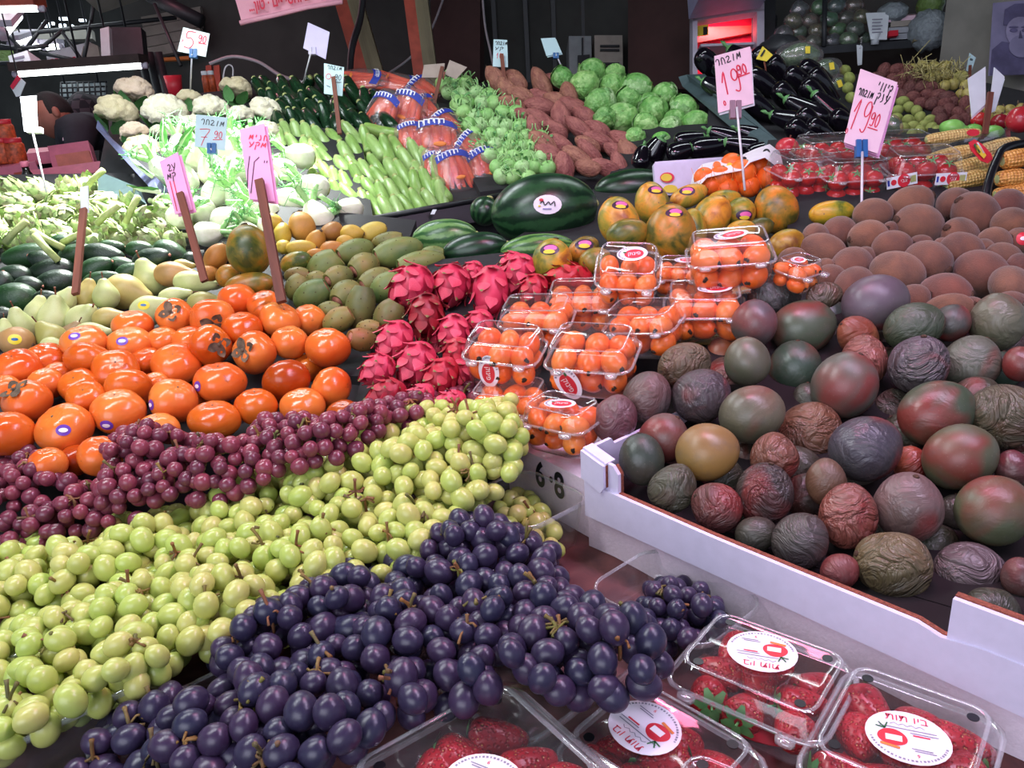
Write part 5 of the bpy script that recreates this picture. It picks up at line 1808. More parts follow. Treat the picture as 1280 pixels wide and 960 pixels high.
GUA = [(378, 283, 38, 38, 100, 0, '#e0b08c', 'round russet guava'), (415, 290, 30, 28, 200, 30, '#b07a52', 'brown guava with open crown'), (465, 290, 38, 26, 20, 0, '#f4efb8', 'pale yellow guava'),
       (440, 292, 30, 24, 0, 0, '#f0d890', 'yellow guava'), (395, 302, 32, 26, 60, 20, '#d8a468', 'russet guava with dark crown'), (377, 310, 38, 22, 0, 0, '#f2dd90', 'yellow guava'),
       (414, 312, 32, 24, 20, 0, '#e89a5a', 'orange guava'), (353, 292, 24, 28, 90, 0, '#e8dc80', 'greenish yellow guava'), (356, 309, 22, 20, 0, 0, '#e8dc80', 'yellow guava'),
       (271, 321, 30, 38, 60, 0, '#e0986a', 'orange guava with brown spots', X(d=1.5)), (262, 342, 26, 22, 0, 0, '#e8a070', 'small orange guava', X(d=1.48)), (395, 318, 24, 16, 0, 0, '#e0a070', 'orange guava'),
       (432, 303, 24, 20, 0, 0, '#e8c880', 'yellow guava', X(bias=-6)), (340, 278, 26, 26, 0, 0, '#f0e0a0', 'pale guava')]
heap('guava', PL['guava'], GUA, build_guava, 'guava', 'the guavas by the fennel', 12, 'guavas')


# ---- papayas
def build_papaya(it):
    S, L = it['S'], it['L']
    vf = egg(S, S * 1.02, L, 26, 18, .018, it['seed'], .1, freq=2)
    o = add('papaya', mk('papaya', *vf, MATS['papaya_skin']), None, it['M'], it['c'])
    part('stem_scar', egg(S * .14, S * .14, S * .06, 10, 5, .2), MATS['kiwi_nub'], o, Matrix.Translation((0, 0, L * .985)))
    if it.get('st'):
        res = label_on(o, it, vf, .0165, .0105, 'sticker_dark', it['st'][1], it['st'][0])
        if res:
            label_on(o, it, vf, .0115, .0055, 'sticker_pink', it['st'][1] + .07, it['st'][0] + .06, name='pink_print', lift=.0016)
            label_on(o, it, vf, .010, .004, 'ink_yellow', it['st'][1] - .18, it['st'][0], name='price_patch', lift=.0021)
    return o


Y1, Y2, Y3, Y4 = '#fff0d8', '#d8dca0', '#cc9866', '#7d8a5a'
PAPA = [(773, 276, 62, 52, 110, 0, Y1, 'yellow green papaya with pink sticker', X(st=(0, .75))), (815, 254, 54, 44, 100, 0, Y1, 'papaya with pink sticker on top', X(st=(.1, .75))),
        (838, 292, 66, 74, 95, 10, '#e0a870', 'large brown spotted papaya with pink sticker', X(st=(0, .8), full='large brown spotted papaya with a pink sticker above the tilted loquat punnet')),
        (785, 293, 54, 40, 10, 0, Y4, 'dull green papaya'), (866, 290, 36, 60, 90, 0, Y2, 'green papaya', X(bias=-14)), (890, 271, 58, 48, 60, 0, '#ffe0a8', 'golden papaya'), (861, 245, 50, 28, 20, 0, Y1, 'papaya with pink sticker', X(st=(-.4, .3))),
        (926, 266, 38, 38, 80, 0, Y2, 'green yellow papaya', X(st=(0, -.4))), (970, 262, 62, 56, 110, 0, '#f0b070', 'orange papaya with brown patch'), (1040, 266, 58, 32, 5, 0, '#e8f080', 'bright yellow green papaya', X(full='bright yellow green papaya between the tomatoes and the kiwis')),
        (982, 306, 48, 38, 30, 0, '#a8b868', 'green papaya beside the kiwis'), (690, 325, 54, 52, 80, 0, '#e8e098', 'yellow papaya with pink sticker', X(st=(-.2, .45))), (729, 312, 42, 32, 30, 0, Y3, 'brown papaya with pink sticker', X(st=(0, .3))),
        (744, 326, 42, 34, 20, 0, Y4, 'dull green papaya'), (905, 250, 44, 26, 10, 0, Y2, 'green yellow papaya'), (950, 285, 36, 26, 20, 0, Y3, 'brown papaya', X(bias=-8)), (925, 290, 40, 30, 20, 0, Y2, 'green yellow papaya', X(bias=-8)),
        (311, 312, 58, 64, 100, 0, '#8a8450', 'big dark green papaya', X(d=1.42, full='big dark green and orange papaya beside the red stake')), (312, 357, 62, 34, 10, 0, '#9a7a48', 'green orange papaya under the big one', X(d=1.40)),
        (370, 328, 40, 28, 20, 0, Y2, 'yellow green papaya beside the prickly pears', X(d=1.55)), (285, 345, 30, 30, 60, 0, Y3, 'brown papaya', X(d=1.46))]
heap('papaya', PL['papaya'], PAPA, build_papaya, 'papaya', 'the papayas', 16, 'papayas')


# ---- dragon fruit
def scale_mesh():
    V, F = [], []
    prof = ((0, .50), (.25, .62), (.5, .52), (.75, .28), (1.0, .05))
    for u, w in prof:
        for s in (-1, 0, 1):
            V.append((s * w, (0.10 if s == 0 else 0.0) + .42 * u ** 1.6, u))
    return V, grid_faces(5, 3, False)


SCALE_V, SCALE_F = scale_mesh()
SC_RED = mk('scale', SCALE_V, SCALE_F, MATS['dragon_scale'])
SC_TIP = mk('scale_tip', [(x * .8, y + .035, z) for x, y, z in SCALE_V[9:]], [(0, 1, 4, 3), (1, 2, 5, 4)], MATS['dragon_tip'])


def build_dragon(it):
    S, L = it['S'] * .86, it['L'] * .88
    L = max(L, S * 1.1)
    vf = egg(S, S, L, 20, 14, .03, it['seed'])
    o = add('dragon_fruit', mk('dragon_fruit', *vf, MATS['dragon_skin']), None, it['M'], it['c'])
    tip = it.get('tip', 0)
    n = it.get('n', 26)
    for k in range(n):
        z = -.82 + 1.78 * (k + .5) / n
        z = min(z, .93)
        a = k * 2.399963
        rr = math.sqrt(max(0, 1 - z * z))
        nrm = Vector((math.cos(a) * rr / S, math.sin(a) * rr / S, z / L)).normalized()
        p = Vector((math.cos(a) * rr * S, math.sin(a) * rr * S, z * L))
        upv = (Vector((0, 0, 1)) - nrm * nrm.z)
        upv = upv.normalized() if upv.length > .05 else Vector((math.cos(a), math.sin(a), 0))
        side = nrm.cross(upv)
        s = S * (.62 if z < .7 else .75)
        M = Matrix(((side.x, nrm.x, upv.x, p.x), (side.y, nrm.y, upv.y, p.y), (side.z, nrm.z, upv.z, p.z), (0, 0, 0, 1))) @ Matrix.Diagonal((s, s, s, 1))
        c = add('scale', SC_RED, o, M, it['c'])
        if tip or k % 2 == 0:
            add('scale_tip', SC_TIP, c, None)
    return o


R1, R2, R3 = '#ffffff', '#d98a90', '#a86a5a'
DRAG = [(517, 356, 62, 58, 225, 20, R1, 'pink dragon fruit with golden scale ends'), (565, 354, 54, 56, 250, 20, R1, 'pink dragon fruit'), (613, 362, 52, 74, 262, 15, R1, 'large smooth pink dragon fruit', X(n=18, full='large pink dragon fruit with long smooth scales above the loquat punnets')),
        (532, 392, 50, 62, 265, 20, R3, 'brownish dragon fruit with curled scales', X(tip=1, full='brownish dragon fruit with curled scales amid pink ones')), (495, 424, 50, 58, 235, 15, R1, 'pink dragon fruit'), (475, 461, 48, 44, 215, 20, R1, 'pink dragon fruit turned on its side'),
        (522, 452, 54, 62, 240, 15, R1, 'pink dragon fruit'), (552, 470, 46, 58, 235, 10, R2, 'rosy green-tipped dragon fruit', X(tip=1)), (574, 468, 40, 46, 260, 0, R1, 'pink dragon fruit'),
        (567, 415, 46, 54, 260, 15, R1, 'pink dragon fruit beside the front loquat punnet'), (486, 491, 52, 40, 200, 10, '#c87880', 'dusky dragon fruit'), (526, 496, 44, 34, 220, 0, R1, 'pink dragon fruit'),
        (562, 502, 50, 30, 200, 0, R1, 'pink dragon fruit'), (572, 440, 44, 40, 250, 0, R2, 'rosy green-tipped dragon fruit', X(tip=1, bias=-6)), (715, 349, 64, 44, 180, 20, '#d89a70', 'green and red dragon fruit', X(tip=1, full='green and red dragon fruit lying below the small papayas')),
        (668, 360, 38, 44, 240, 10, R2, 'rosy dragon fruit', X(tip=1)), (650, 340, 46, 54, 250, 0, R1, 'pink dragon fruit'), (640, 328, 36, 30, 220, 0, R1, 'pink dragon fruit', X(bias=-8)), (592, 340, 30, 34, 240, 0, R1, 'pink dragon fruit', X(bias=-12)),
        (600, 405, 40, 40, 240, 0, R1, 'pink dragon fruit', X(bias=-10)), (548, 430, 36, 36, 240, 0, R1, 'pink dragon fruit', X(bias=-25))]
heap('dragon_fruit', PL['dragon'], DRAG, build_dragon, 'dragon fruit', 'the dragon fruit heap', 24, 'dragon fruits')


# ---- watermelons
def melon(px, py, w, h, d, th, mat, c, label, sticker=False, ti=0):
    it = dict(px=px, py=py, w=w, h=h, L=max(w, h) * d / FPX / 2, S=min(w, h) * d / FPX / 2, seed=px)
    it['M'] = frame(P(px, py, d), img_axis(th, ti))
    vf = egg(it['S'], it['S'] * 1.05, it['L'], 40, 24, .01, px, freq=2)
    o = add('watermelon', mk('watermelon', *vf, MATS[mat]), None, it['M'], c)
    tag(o, label, 'watermelon', 'watermelons')
    part('stem_scar', egg(.008, .008, .004, 10, 5, .2), MATS['stem_cut'], o, Matrix.Translation((0, 0, it['L'] * .995)))
    if sticker:
        s, (hit, x, y, z) = label_on(o, it, vf, .031, .021, 'sticker_white', -.05, .06)
        M = Matrix(((x.x, y.x, z.x, hit.x), (x.y, y.y, z.y, hit.y), (x.z, y.z, z.z, hit.z), (0, 0, 0, 1))) @ Matrix.Translation((0, 0, .003))
        part('lettering', ribbon([smooth_line(q, 4) for q in ([(-.016, .002), (-.010, .006), (-.006, -.002), (.002, .005), (.006, -.001), (.014, .006), (.016, -.004)],)], .0022), MATS['ink_black'], s, M)
        part('emblem', egg(.005, .0035, .0006, 10, 4), MATS['lid_red'], s, M @ Matrix.Translation((-.014, .009, 0)))
        part('emblem_leaf', egg(.0035, .002, .0006, 8, 4), MATS['ink_yellow'], s, M @ Matrix.Translation((-.018, -.004, 0)))
        part('underline', ribbon([[(-.010, -.010), (.008, -.010)]], .0018), MATS['ink_blue'], s, M)
    return o


melon(680, 263, 134, 86, 1.80, 8, 'melon_dark', '#ffffff', 'largest dark green watermelon, with a white oval sticker', True)
melon(790, 235, 94, 44, 2.02, 5, 'melon_dark', '#c8d8d0', 'dark watermelon behind the stickered one, below the sweet potatoes')
melon(556, 297, 82, 44, 1.72, 5, 'melon_light', '#ffffff', 'light green mottled watermelon in front of the black crate')
melon(594, 313, 84, 42, 1.62, 10, 'melon_dark', '#d0e0e0', 'blue green watermelon lying in front of the light one')
melon(672, 311, 92, 36, 1.58, 5, 'melon_light', '#e8f4d8', 'pale striped watermelon in front of the stickered one')
melon(606, 264, 36, 36, 1.96, 70, 'melon_dark', '#ffffff', 'small dark watermelon at the carrot end of the crate')

# ------------------------------------------------------------------ grapes: every bunch a thing, every grape a part
def to_px(p):
    v = np.asarray(p) - CAM
    d = v @ FW
    return 640 + FPX * (v @ RT) / d, 480 - FPX * (v @ UP) / d


GRAPE_V = egg(1, 1, 1.0, 16, 10)


def grape_mesh(mat, oval, nub):
    v, f = egg(1, 1, oval, 16, 10, .015, 5)
    return mk('grape', v, f, MATS[mat])


def grapes(kind, mat, poly, base, D, oval, bunches, pile, rowh, lift=.03, spread=.06, seed=1, stems=3, layers=2):
    r = np.random.default_rng(seed)
    me = grape_mesh(mat, oval, None)
    cs = [at_z(b[0], b[1], base(b[0], b[1]) + lift * .6) for b in bunches]
    c2 = np.array([c[:2] for c in cs])
    things = []
    for b, c in zip(bunches, cs):
        t = thing('grape_bunch', 'x', 'grapes', Matrix.Translation(tuple(c)), f'{kind} grape bunches')
        things.append(dict(px=b[0], py=b[1], adj=f'bunch of {kind} grapes', o=t, c=c, g=[]))
        if len(b) > 2:
            things[-1]['full'] = b[2]
    xs = [at_z(x, y, base(x, y)) for x, y in poly]
    lo, hi = np.min(xs, 0) - .03, np.max(xs, 0) + .03
    hb = r.uniform(-.012, .014, len(cs))
    for layer in range(layers):
        pts = []
        gap = D * (.86 if layer == 0 else .92)
        cell = {}
        tries = int((hi[0] - lo[0]) * (hi[1] - lo[1]) / gap ** 2 * 16)
        for _ in range(tries):
            x, y = r.uniform(lo[0], hi[0]), r.uniform(lo[1], hi[1])
            dd = np.hypot(c2[:, 0] - x, c2[:, 1] - y)
            k = int(np.argmin(dd))
            q = min(dd[k] / spread, 1.0)
            px, py = to_px((x, y, cs[k][2]))
            z = base(px, py) + hb[k] * (1 - q) + lift * math.sqrt(max(0, 1 - q * q * .92)) + r.uniform(-.32, .32) * D - layer * D * .80
            p = np.array([x, y, z])
            px, py = to_px(p)
            if not (in_poly(px, py, poly) or (layer and in_poly(px, py - 20, poly))) or not (-40 < px < 1320 and py < 1000):
                continue
            key = (int(x / gap), int(y / gap))
            if any(np.linalg.norm(p - o) < gap for a in (-1, 0, 1) for b in (-1, 0, 1) for o in cell.get((key[0] + a, key[1] + b), ())):
                continue
            cell.setdefault(key, []).append(p)
            pts.append((k, p))
        for k, p in pts:
            t = things[k]
            s = D / 2 * r.uniform(.86, 1.13)
            ax = r.normal(size=3)
            M = frame(p - t['c'], ax) @ Matrix.Diagonal((s, s, s, 1))
            add('grape', me, t['o'], M)
            if layer == 0:
                t['g'].append(p)
    # woody stems threading between the berries
    for t in things:
        g = t['g']
        if len(g) < 6:
            continue
        for _ in range(stems):
            mesh = []
            a = g[r.integers(len(g))]
            near = sorted(g, key=lambda q: np.linalg.norm(q - a))[1:6]
            ctr = np.mean(near, 0) + (0, 0, D * .40)
            mid = (a + ctr) / 2
            pts = [ctr - (0, 0, D), ctr, ctr + r.uniform(-.5, .5, 3) * D + (0, 0, D * .3)]
            mesh.append(tube(smooth_line(pts, 3), [.0016] * 6 + [.0022], 6))
            for q in near[:4]:
                e = q * .45 + ctr * .55 + (0, 0, D * .1)
                mesh.append(tube([ctr, (ctr + e) / 2 + r.uniform(-.1, .1, 3) * D, e], [.0012, .0010, .0014], 5))
            v, f = join(*mesh)
            part('stem', (np.array(v) - t['c'], f), MATS['grape_stem'], t['o'], color='#%02x%02x%02x' % tuple(int(c) for c in r.uniform(150, 255, 3)))
    row_labels(things, pile, rowh)
    return things


GREEN = [(-60, 690), (40, 672), (110, 690), (150, 650), (230, 640), (330, 590), (402, 562), (440, 540), (468, 520), (500, 510), (560, 506), (600, 512), (640, 500), (652, 545), (640, 590),
         (600, 612), (560, 640), (556, 660), (500, 690), (480, 722), (440, 715), (372, 752), (362, 772), (300, 790), (245, 805), (200, 822), (132, 858), (40, 902), (-60, 945), (-60, 800)]
BLACK = [(272, 812), (300, 780), (372, 742), (440, 702), (500, 700), (540, 655), (605, 645), (690, 690), (702, 742), (760, 765), (800, 775), (826, 812), (800, 845), (740, 868),
         (700, 862), (640, 826), (545, 872), (480, 902), (412, 938), (380, 1000), (60, 1000), (90, 955), (160, 890), (198, 866), (262, 880), (290, 850)]
RED = [(-60, 590), (40, 562), (66, 592), (118, 612), (122, 572), (150, 542), (182, 530), (240, 548), (300, 552), (332, 520), (402, 525), (440, 512), (480, 500), (540, 490), (606, 482),
       (600, 505), (480, 522), (440, 545), (400, 566), (330, 596), (250, 625), (170, 640), (140, 660), (60, 690), (-60, 700)]
grapes('green', 'grape_green_skin', GREEN, lambda x, y: 1.02 + .00004 * (x - 300) + .0006 * max(0, 640 - y), .0225, 1.2,
       [(20, 720), (60, 810), (110, 705), (165, 690), (60, 890, 'bunch of green grapes filling the clear tub at the front corner'), (165, 770), (160, 850, 'bunch of green grapes in the clear tub beside the darkest grapes'),
        (245, 700), (270, 760), (330, 690), (300, 640), (400, 690), (420, 600), (450, 650), (520, 580), (600, 545, 'bunch of green grapes against the loquat punnets'), (520, 660), (570, 610, 'bunch of green grapes hanging over the tub with the stamped foam behind')],
       'the green grapes', 45, .048, .062, 3, 3, 3)
grapes('black', 'grape_black_skin', BLACK, lambda x, y: 1.02 + .00003 * (x - 300) - .00022 * max(0, 320 - x), .0235, 1.16,
       [(150, 925, 'bunch of black grapes in the front tub beside the green ones'), (250, 935), (330, 800), (320, 890), (410, 860), (420, 765), (500, 800), (470, 880), (550, 730), (600, 690, 'bunch of black grapes rising against the green ones'), (600, 800), (670, 740), (700, 820),
        (770, 820, 'bunch of black grapes at the end of the tub by the strawberries'), (390, 940), (640, 860)],
       'the black grapes', 45, .052, .062, 5)
grapes('red', 'grape_red_skin', RED, lambda x, y: 1.092 - .0007 * (y - 560) + .00003 * (x - 200) - .00042 * max(0, x - 410), .0195, 1.04,
       [(0, 620), (40, 590), (50, 660), (100, 640), (180, 560), (160, 610), (220, 600), (270, 570), (330, 560), (390, 540), (440, 525), (500, 508), (570, 492)],
       'the red grapes', 30, .034, .048, 9, 2)
TUBB = [(795, 775), (815, 730), (850, 722), (890, 745), (905, 775), (860, 800), (812, 800)]
grapes('black', 'grape_black_skin', TUBB, lambda x, y: .985, .020, 1.12, [(850, 768, 'small bunch of black grapes alone in the empty-looking clear tub by the carton')], 'the tub', 45, .028, .055, 21, 4, 3)
TUBA = [(622, 640), (640, 615), (668, 625), (690, 655), (704, 680), (690, 694), (655, 680), (630, 668)]
grapes('green', 'grape_green_skin', TUBA, lambda x, y: .99, .021, 1.14, [(662, 655, 'few green grapes lying in the clear tub before the stamped foam box')], 'the tub', 45, .022, .05, 22, 2, 2)


# ------------------------------------------------------------------ clear tubs
def tub(px, py, z0, w, d, h, label, yaw=None):
    c = at_z(px, py, z0 + h)
    M = Matrix.Translation((c[0], c[1], z0)) @ Matrix.Rotation(YAW if yaw is None else yaw, 4, 'Z')
    t = thing('clear_tub', label, 'tub', M, 'clear plastic tubs')
    part('tub', loft([(0.001, w * .84, d * .80, .02), (h * .5, w * .91, d * .89, .022), (h, w * .96, d * .95, .024)], True, False), MATS['tub_plastic'], t)
    part('rim', loft([(h - .001, w * .96, d * .95, .024), (h + .002, w * .985, d * .98, .025), (h + .001, w, d, .026), (h - .004, w * 1.004, d * 1.005, .026)], False, False), MATS['clear_rim'], t)
    return t


tub(656, 622, BZ + .002, .125, .115, .062, 'clear plastic tub with few green grapes before the stamped foam box')
tub(843, 742, BZ + .002, .150, .115, .036, 'clear plastic tub by the carton holding one small black bunch')
tub(640, 800, BZ + .002, .215, .175, .046, 'clear tub overflowing with black grapes beside the strawberries')
tub(250, 925, BZ + .002, .150, .150, .046, 'clear tub of black grapes at the very front edge')
ea, eb = at_z(4, 938, 1.035), at_z(214, 836, 1.035)
ev = (eb - ea) / np.linalg.norm(eb - ea)
en = np.array([-ev[1], ev[0], 0])
ec = to_px((ea + eb) / 2 - ev * .02 + en * .065)
tub(ec[0], ec[1], BZ + .002, np.linalg.norm(eb - ea) + .06, .130, 1.035 - BZ - .002, 'clear tub of green grapes in the front corner', math.atan2(ev[1], ev[0]))
tub(440, 590, BZ + .03, .20, .15, .046, 'clear tub buried under green grapes beside the red ones')

# ------------------------------------------------------------------ hinged clear boxes
def punnet(M, w, d, h, name, label, cat, group, lid_h, ribs=True):
    t = thing(name, label, cat, M, group)
    lv = [(.001, w * .80, d * .78, .014)]
    for k in range(1, 6):
        q = k / 5
        lv.append((h * q, w * (.80 + .14 * q) + (.0014 if k % 2 else 0), d * (.78 + .15 * q) + (.0014 if k % 2 else 0), .014 + .004 * q))
    part('tub', loft(lv, True, False, 3), MATS['clear_plastic'], t)
    part('rim', loft([(h, w * .94, d * .93, .018), (h + .001, w, d, .02), (h + .003, w, d, .02), (h + .004, w * .95, d * .94, .018)], False, False, 3), MATS['clear_rim'], t)
    z = h + .004
    part('lid', loft([(z, w * .95, d * .94, .018), (z + lid_h * .35, w * .91, d * .89, .017), (z + lid_h * .8, w * .86, d * .83, .016), (z + lid_h, w * .80, d * .76, .014), (z + lid_h - .0015, w * .76, d * .72, .012)], False, True, 3),
         MATS['clear_plastic'], t)
    part('lid_ridge', loft([(z + lid_h + .0002, w * .82, d * .78, .014), (z + lid_h + .0012, w * .79, d * .75, .013), (z + lid_h + .0002, w * .77, d * .73, .012)], False, False, 3), MATS['clear_rim'], t)
    for s in (-1, 1):
        part('hinge_tab', loft([(h, .016, .012, .005), (h + .004, .016, .012, .005)], True, True, 2), MATS['clear_rim'], t, Matrix.Translation((s * w * .3, -d * .5 - .003, 0)))
    return t, z + lid_h


def disc(rx, ry, n=28, z=0.0):
    return [(rx * math.cos(2 * math.pi * k / n), ry * math.sin(2 * math.pi * k / n), z) for k in range(n)], [tuple(range(n))]


def plate(rx, ry, th, n=28):
    return loft([(0, 2 * rx, 2 * ry, min(rx, ry) * .99), (th, 2 * rx, 2 * ry, min(rx, ry) * .99)], True, True, 6) if abs(rx - ry) < 1e-6 else slab([Vector(p) + Vector((0, 0, th)) for p in disc(rx, ry, n)[0]], th)


def arc_dashes(rx, ry, a0, a1, n, h, w):
    V, F = [], []
    for k in range(n):
        a = math.radians(a0 + (a1 - a0) * k / (n - 1))
        c = np.array([rx * math.cos(a), ry * math.sin(a)])
        t = np.array([-math.sin(a), math.cos(a)])
        q = np.array([math.cos(a), math.sin(a)])
        b = len(V)
        ww = w * (1 if k % 3 else .55)
        V += [(*(c + t * ww / 2 * i + q * h / 2 * j), 0) for i, j in ((-1, -1), (1, -1), (1, 1), (-1, 1))]
        F.append((b, b + 1, b + 2, b + 3))
    return V, F


def strawberry_label(parent, M, s=1.0):
    """Oval white label: red strawberry, red Hebrew title, small grey print round the edge."""
    o = part('sticker', plate(.030 * s, .027 * s, .0004), MATS['sticker_white'], parent, M, False)
    L = lambda x, y, z=.0007: Matrix.Translation((x * s, y * s, z))
    text('תות ויב', .0105 * s, 'ink_red', o, L(0, .0185), name='title')
    v = [(.0105 * math.cos(a) * (1 - .12 * math.sin(a)) * s, .0085 * math.sin(a) * s) for a in np.linspace(0, 2 * math.pi, 26)]
    part('printed_strawberry', ([(x, y, 0) for x, y in v[:-1]], [tuple(range(25))]), MATS['lid_red'], o, L(-.011, -.003), smooth=False)
    part('printed_patch', ribbon([[(-.004 * s, 0), (.004 * s, 0)]], .006 * s), MATS['ink_white'], o, L(-.010, -.004, .0009))
    part('printed_leaf', ribbon([[(0, 0), (-.004 * s, .005 * s)], [(0, 0), (.002 * s, .006 * s)], [(0, 0), (-.006 * s, .001 * s)]], .0012 * s), MATS['ink_green'], o, L(-.016, .005, .0009))
    part('printed_flame', ribbon([[(-.006 * s, 0), (.006 * s, -.002 * s)]], .0025 * s), MATS['ink_orange'], o, L(-.013, -.0115, .0009))
    part('script_line', ribbon([smooth_line([(-.012 * s + .003 * s * k, (.0012 if k % 2 else -.0008) * s) for k in range(9)], 2)], .0006 * s), MATS['ink_grey'], o, L(0, .0115))
    part('small_print', ribbon([[(x * s, y * s), (x2 * s, y * s)] for x, x2, y in ((-.019, .020, .0075), (.002, .021, .0045), (.002, .016, -.0115), (.004, .018, -.0135))], .0009 * s), MATS['ink_grey'], o, L(0, 0))
    part('red_print', ribbon([[(.004 * s, .0022 * s), (.015 * s, .0022 * s)]], .0015 * s), MATS['ink_red'], o, L(0, 0))
    part('ring_print', arc_dashes(.0268 * s, .0238 * s, 195, 345, 26, .0017 * s, .0017 * s), MATS['ink_grey'], o, L(0, 0))
    text('9', .0045 * s, 'ink_red', o, L(.006, -.0185), name='mark')
    return o


def berry(parent_M, x, y, z, S, L, ax, label, group, seed, leafy):
    M = parent_M @ frame((x, y, z), ax)
    pr = [(.0, -1), (.26, -.93), (.52, -.66), (.80, -.2), (1.0, .38), (.97, .68), (.66, .92), (.2, .98)]
    ph = random.uniform(0, 6)
    vf = lathe([(max(a, .01) * S, q * L) for a, q in smooth_line(pr, 2)], 20, lambda a, z_, r_: 1 + .05 * np.sin(2 * a + ph) + .03 * np.sin(3 * a))
    o = add('strawberry', mk('strawberry', *vf, MATS['strawberry_skin']), None, M)
    tag(o, label, 'strawberry', group)
    if leafy:
        for k in range(6):
            V = [(0, -.1 * S, 0), (0, .1 * S, 0), (.5 * S, -.26 * S, .06 * S), (.5 * S, .26 * S, .06 * S), (.95 * S, -.1 * S, -.08 * S), (.95 * S, .1 * S, -.08 * S)]
            part('sepal', (V, [(0, 2, 3, 1), (2, 4, 5, 3)]), MATS['leaf_green'], o, Matrix.Translation((0, 0, L * .96)) @ Matrix.Rotation(k * 1.05 + seed, 4, 'Z'))
        part('stalk', tube([(0, 0, L * .95), (S * .1, 0, L * 1.35)], .0012, 5), MATS['leaf_green'], o)
    return o


def strawberry_box(corners, zb, label, short, spin, lx=.0, ly=.0, lroll=0.0):
    """CORNERS: back, viewer's right and viewer's left corner of the lid, in pixels; the box lies on the board."""
    zt = zb + .060
    b, r_, l_ = (at_z(x, y, zt - .012) for x, y in corners)
    ex, ey = r_ - b, b - l_
    w, d = np.linalg.norm(ex) * 1.1, np.linalg.norm(ey) * 1.1
    c = (r_ + l_) / 2
    yaw = math.atan2(ex[1], ex[0])
    M = Matrix.Translation((c[0], c[1], zb)) @ Matrix.Rotation(yaw, 4, 'Z')
    t, top = punnet(M, w, d, .036, 'strawberry_punnet', label, 'punnet', 'strawberry punnets', .018)
    part('liner', plate(w * .36, d * .34, .001), MATS['lid_red'], t, Matrix.Translation((0, 0, .002)))
    for sx, sy in ((-.27, .27), (.27, .27), (.27, -.27), (-.27, -.27)):
        part('vent_hole', loft([(0, .009, .009, .0045), (.0006, .009, .009, .0045)], True, True, 4), MATS['film_black'], t, Matrix.Translation((w * sx * 1.15, d * sy * 1.1, top - .0012)))
    strawberry_label(t, Matrix.Translation((lx * w, ly * d, top + .0003)) @ Matrix.Rotation(math.radians(spin) - yaw, 4, 'Z'))
    nx, ny = max(3, int(w / .043)), max(3, int(d / .040))
    for j in range(ny):
        for i in range(nx):
            S = min(w / nx, d / ny, .042) * .47 * random.uniform(.92, 1.05)
            x = (i - (nx - 1) / 2) * w * .765 / nx + random.uniform(-.003, .003)
            y = (j - (ny - 1) / 2) * d * .72 / ny + random.uniform(-.003, .003)
            an = random.uniform(0, 6.28)
            leafy = (i * 2 + j) % 3 != 1
            ax = (math.cos(an), math.sin(an), random.uniform(-.35, .25))
            berry(M, x, y, .006 + S * .95 + random.uniform(0, .006), S, S * 1.3, ax,
                  f"red strawberry, {ORD[i]} across and {ORD[j]} from front in the {short}", 'strawberries in clear punnets', i + j, leafy)
    return t


random.seed(3)
strawberry_box(((1085, 838), (1278, 908), (978, 942)), BZ + .002, 'strawberry punnet nearest the carton corner, its label reading upright', 'punnet with the upright label', -22, .03, -.05)
strawberry_box(((905, 770), (1082, 835), (826, 836)), BZ + .004, 'strawberry punnet beside the foam slab, label upside down', 'punnet beside the foam', 160, -.03, .08)
strawberry_box(((800, 850), (965, 945), (690, 930)), BZ + .004, 'strawberry punnet in the middle of the front row, label turned sideways', 'middle front punnet', 125, -.12, .02)
strawberry_box(((632, 846), (775, 975), (420, 975)), BZ + .028, 'strawberry punnet against the black grapes, showing its red lining', 'punnet against the black grapes', 150, .10, -.02)
strawberry_box(((875, 950), (1060, 1030), (790, 1020)), BZ + .004, 'strawberry punnet mostly cut off at the bottom edge', 'cut off punnet', 130, 0, 0)


# ------------------------------------------------------------------ loquats in clear boxes
def loquat(M, p, S, L, ax, c, label, group):
    v, f = egg(S, S, L, 18, 12, .012, int(p[0] * 1e4) % 97, .06)
    o = add('loquat', mk('loquat', v, f, MATS['loquat_skin']), None, M @ frame(p, ax), c)
    tag(o, label, 'loquat', group)
    part('eye', egg(S * .24, S * .2, S * .10, 9, 5, .3, 3, freq=6), MATS['loquat_eye'], o, Matrix.Translation((0, 0, L * .97)))
    return o


def loquat_label(t, M, s=1.0):
    o = part('sticker', plate(.026 * s, .0165 * s, .0004), MATS['sticker_white'], t, M, False)
    part('red_oval', plate(.0165 * s, .0105 * s, .0003), MATS['lid_red'], o, Matrix.Translation((.003 * s, -.001 * s, .0004)))
    text('קוניפ', .0105 * s, 'ink_white', o, Matrix.Translation((.003 * s, -.001 * s, .0011)), name='title')
    part('ring_print', arc_dashes(.0225 * s, .0138 * s, 100, 230, 12, .0032 * s, .0026 * s), MATS['ink_grey'], o, Matrix.Translation((0, 0, .0007)))
    part('printed_leaf', egg(.0035 * s, .002 * s, .0003, 8, 4), MATS['ink_green'], o, Matrix.Translation((-.012 * s, .004 * s, .0008)))


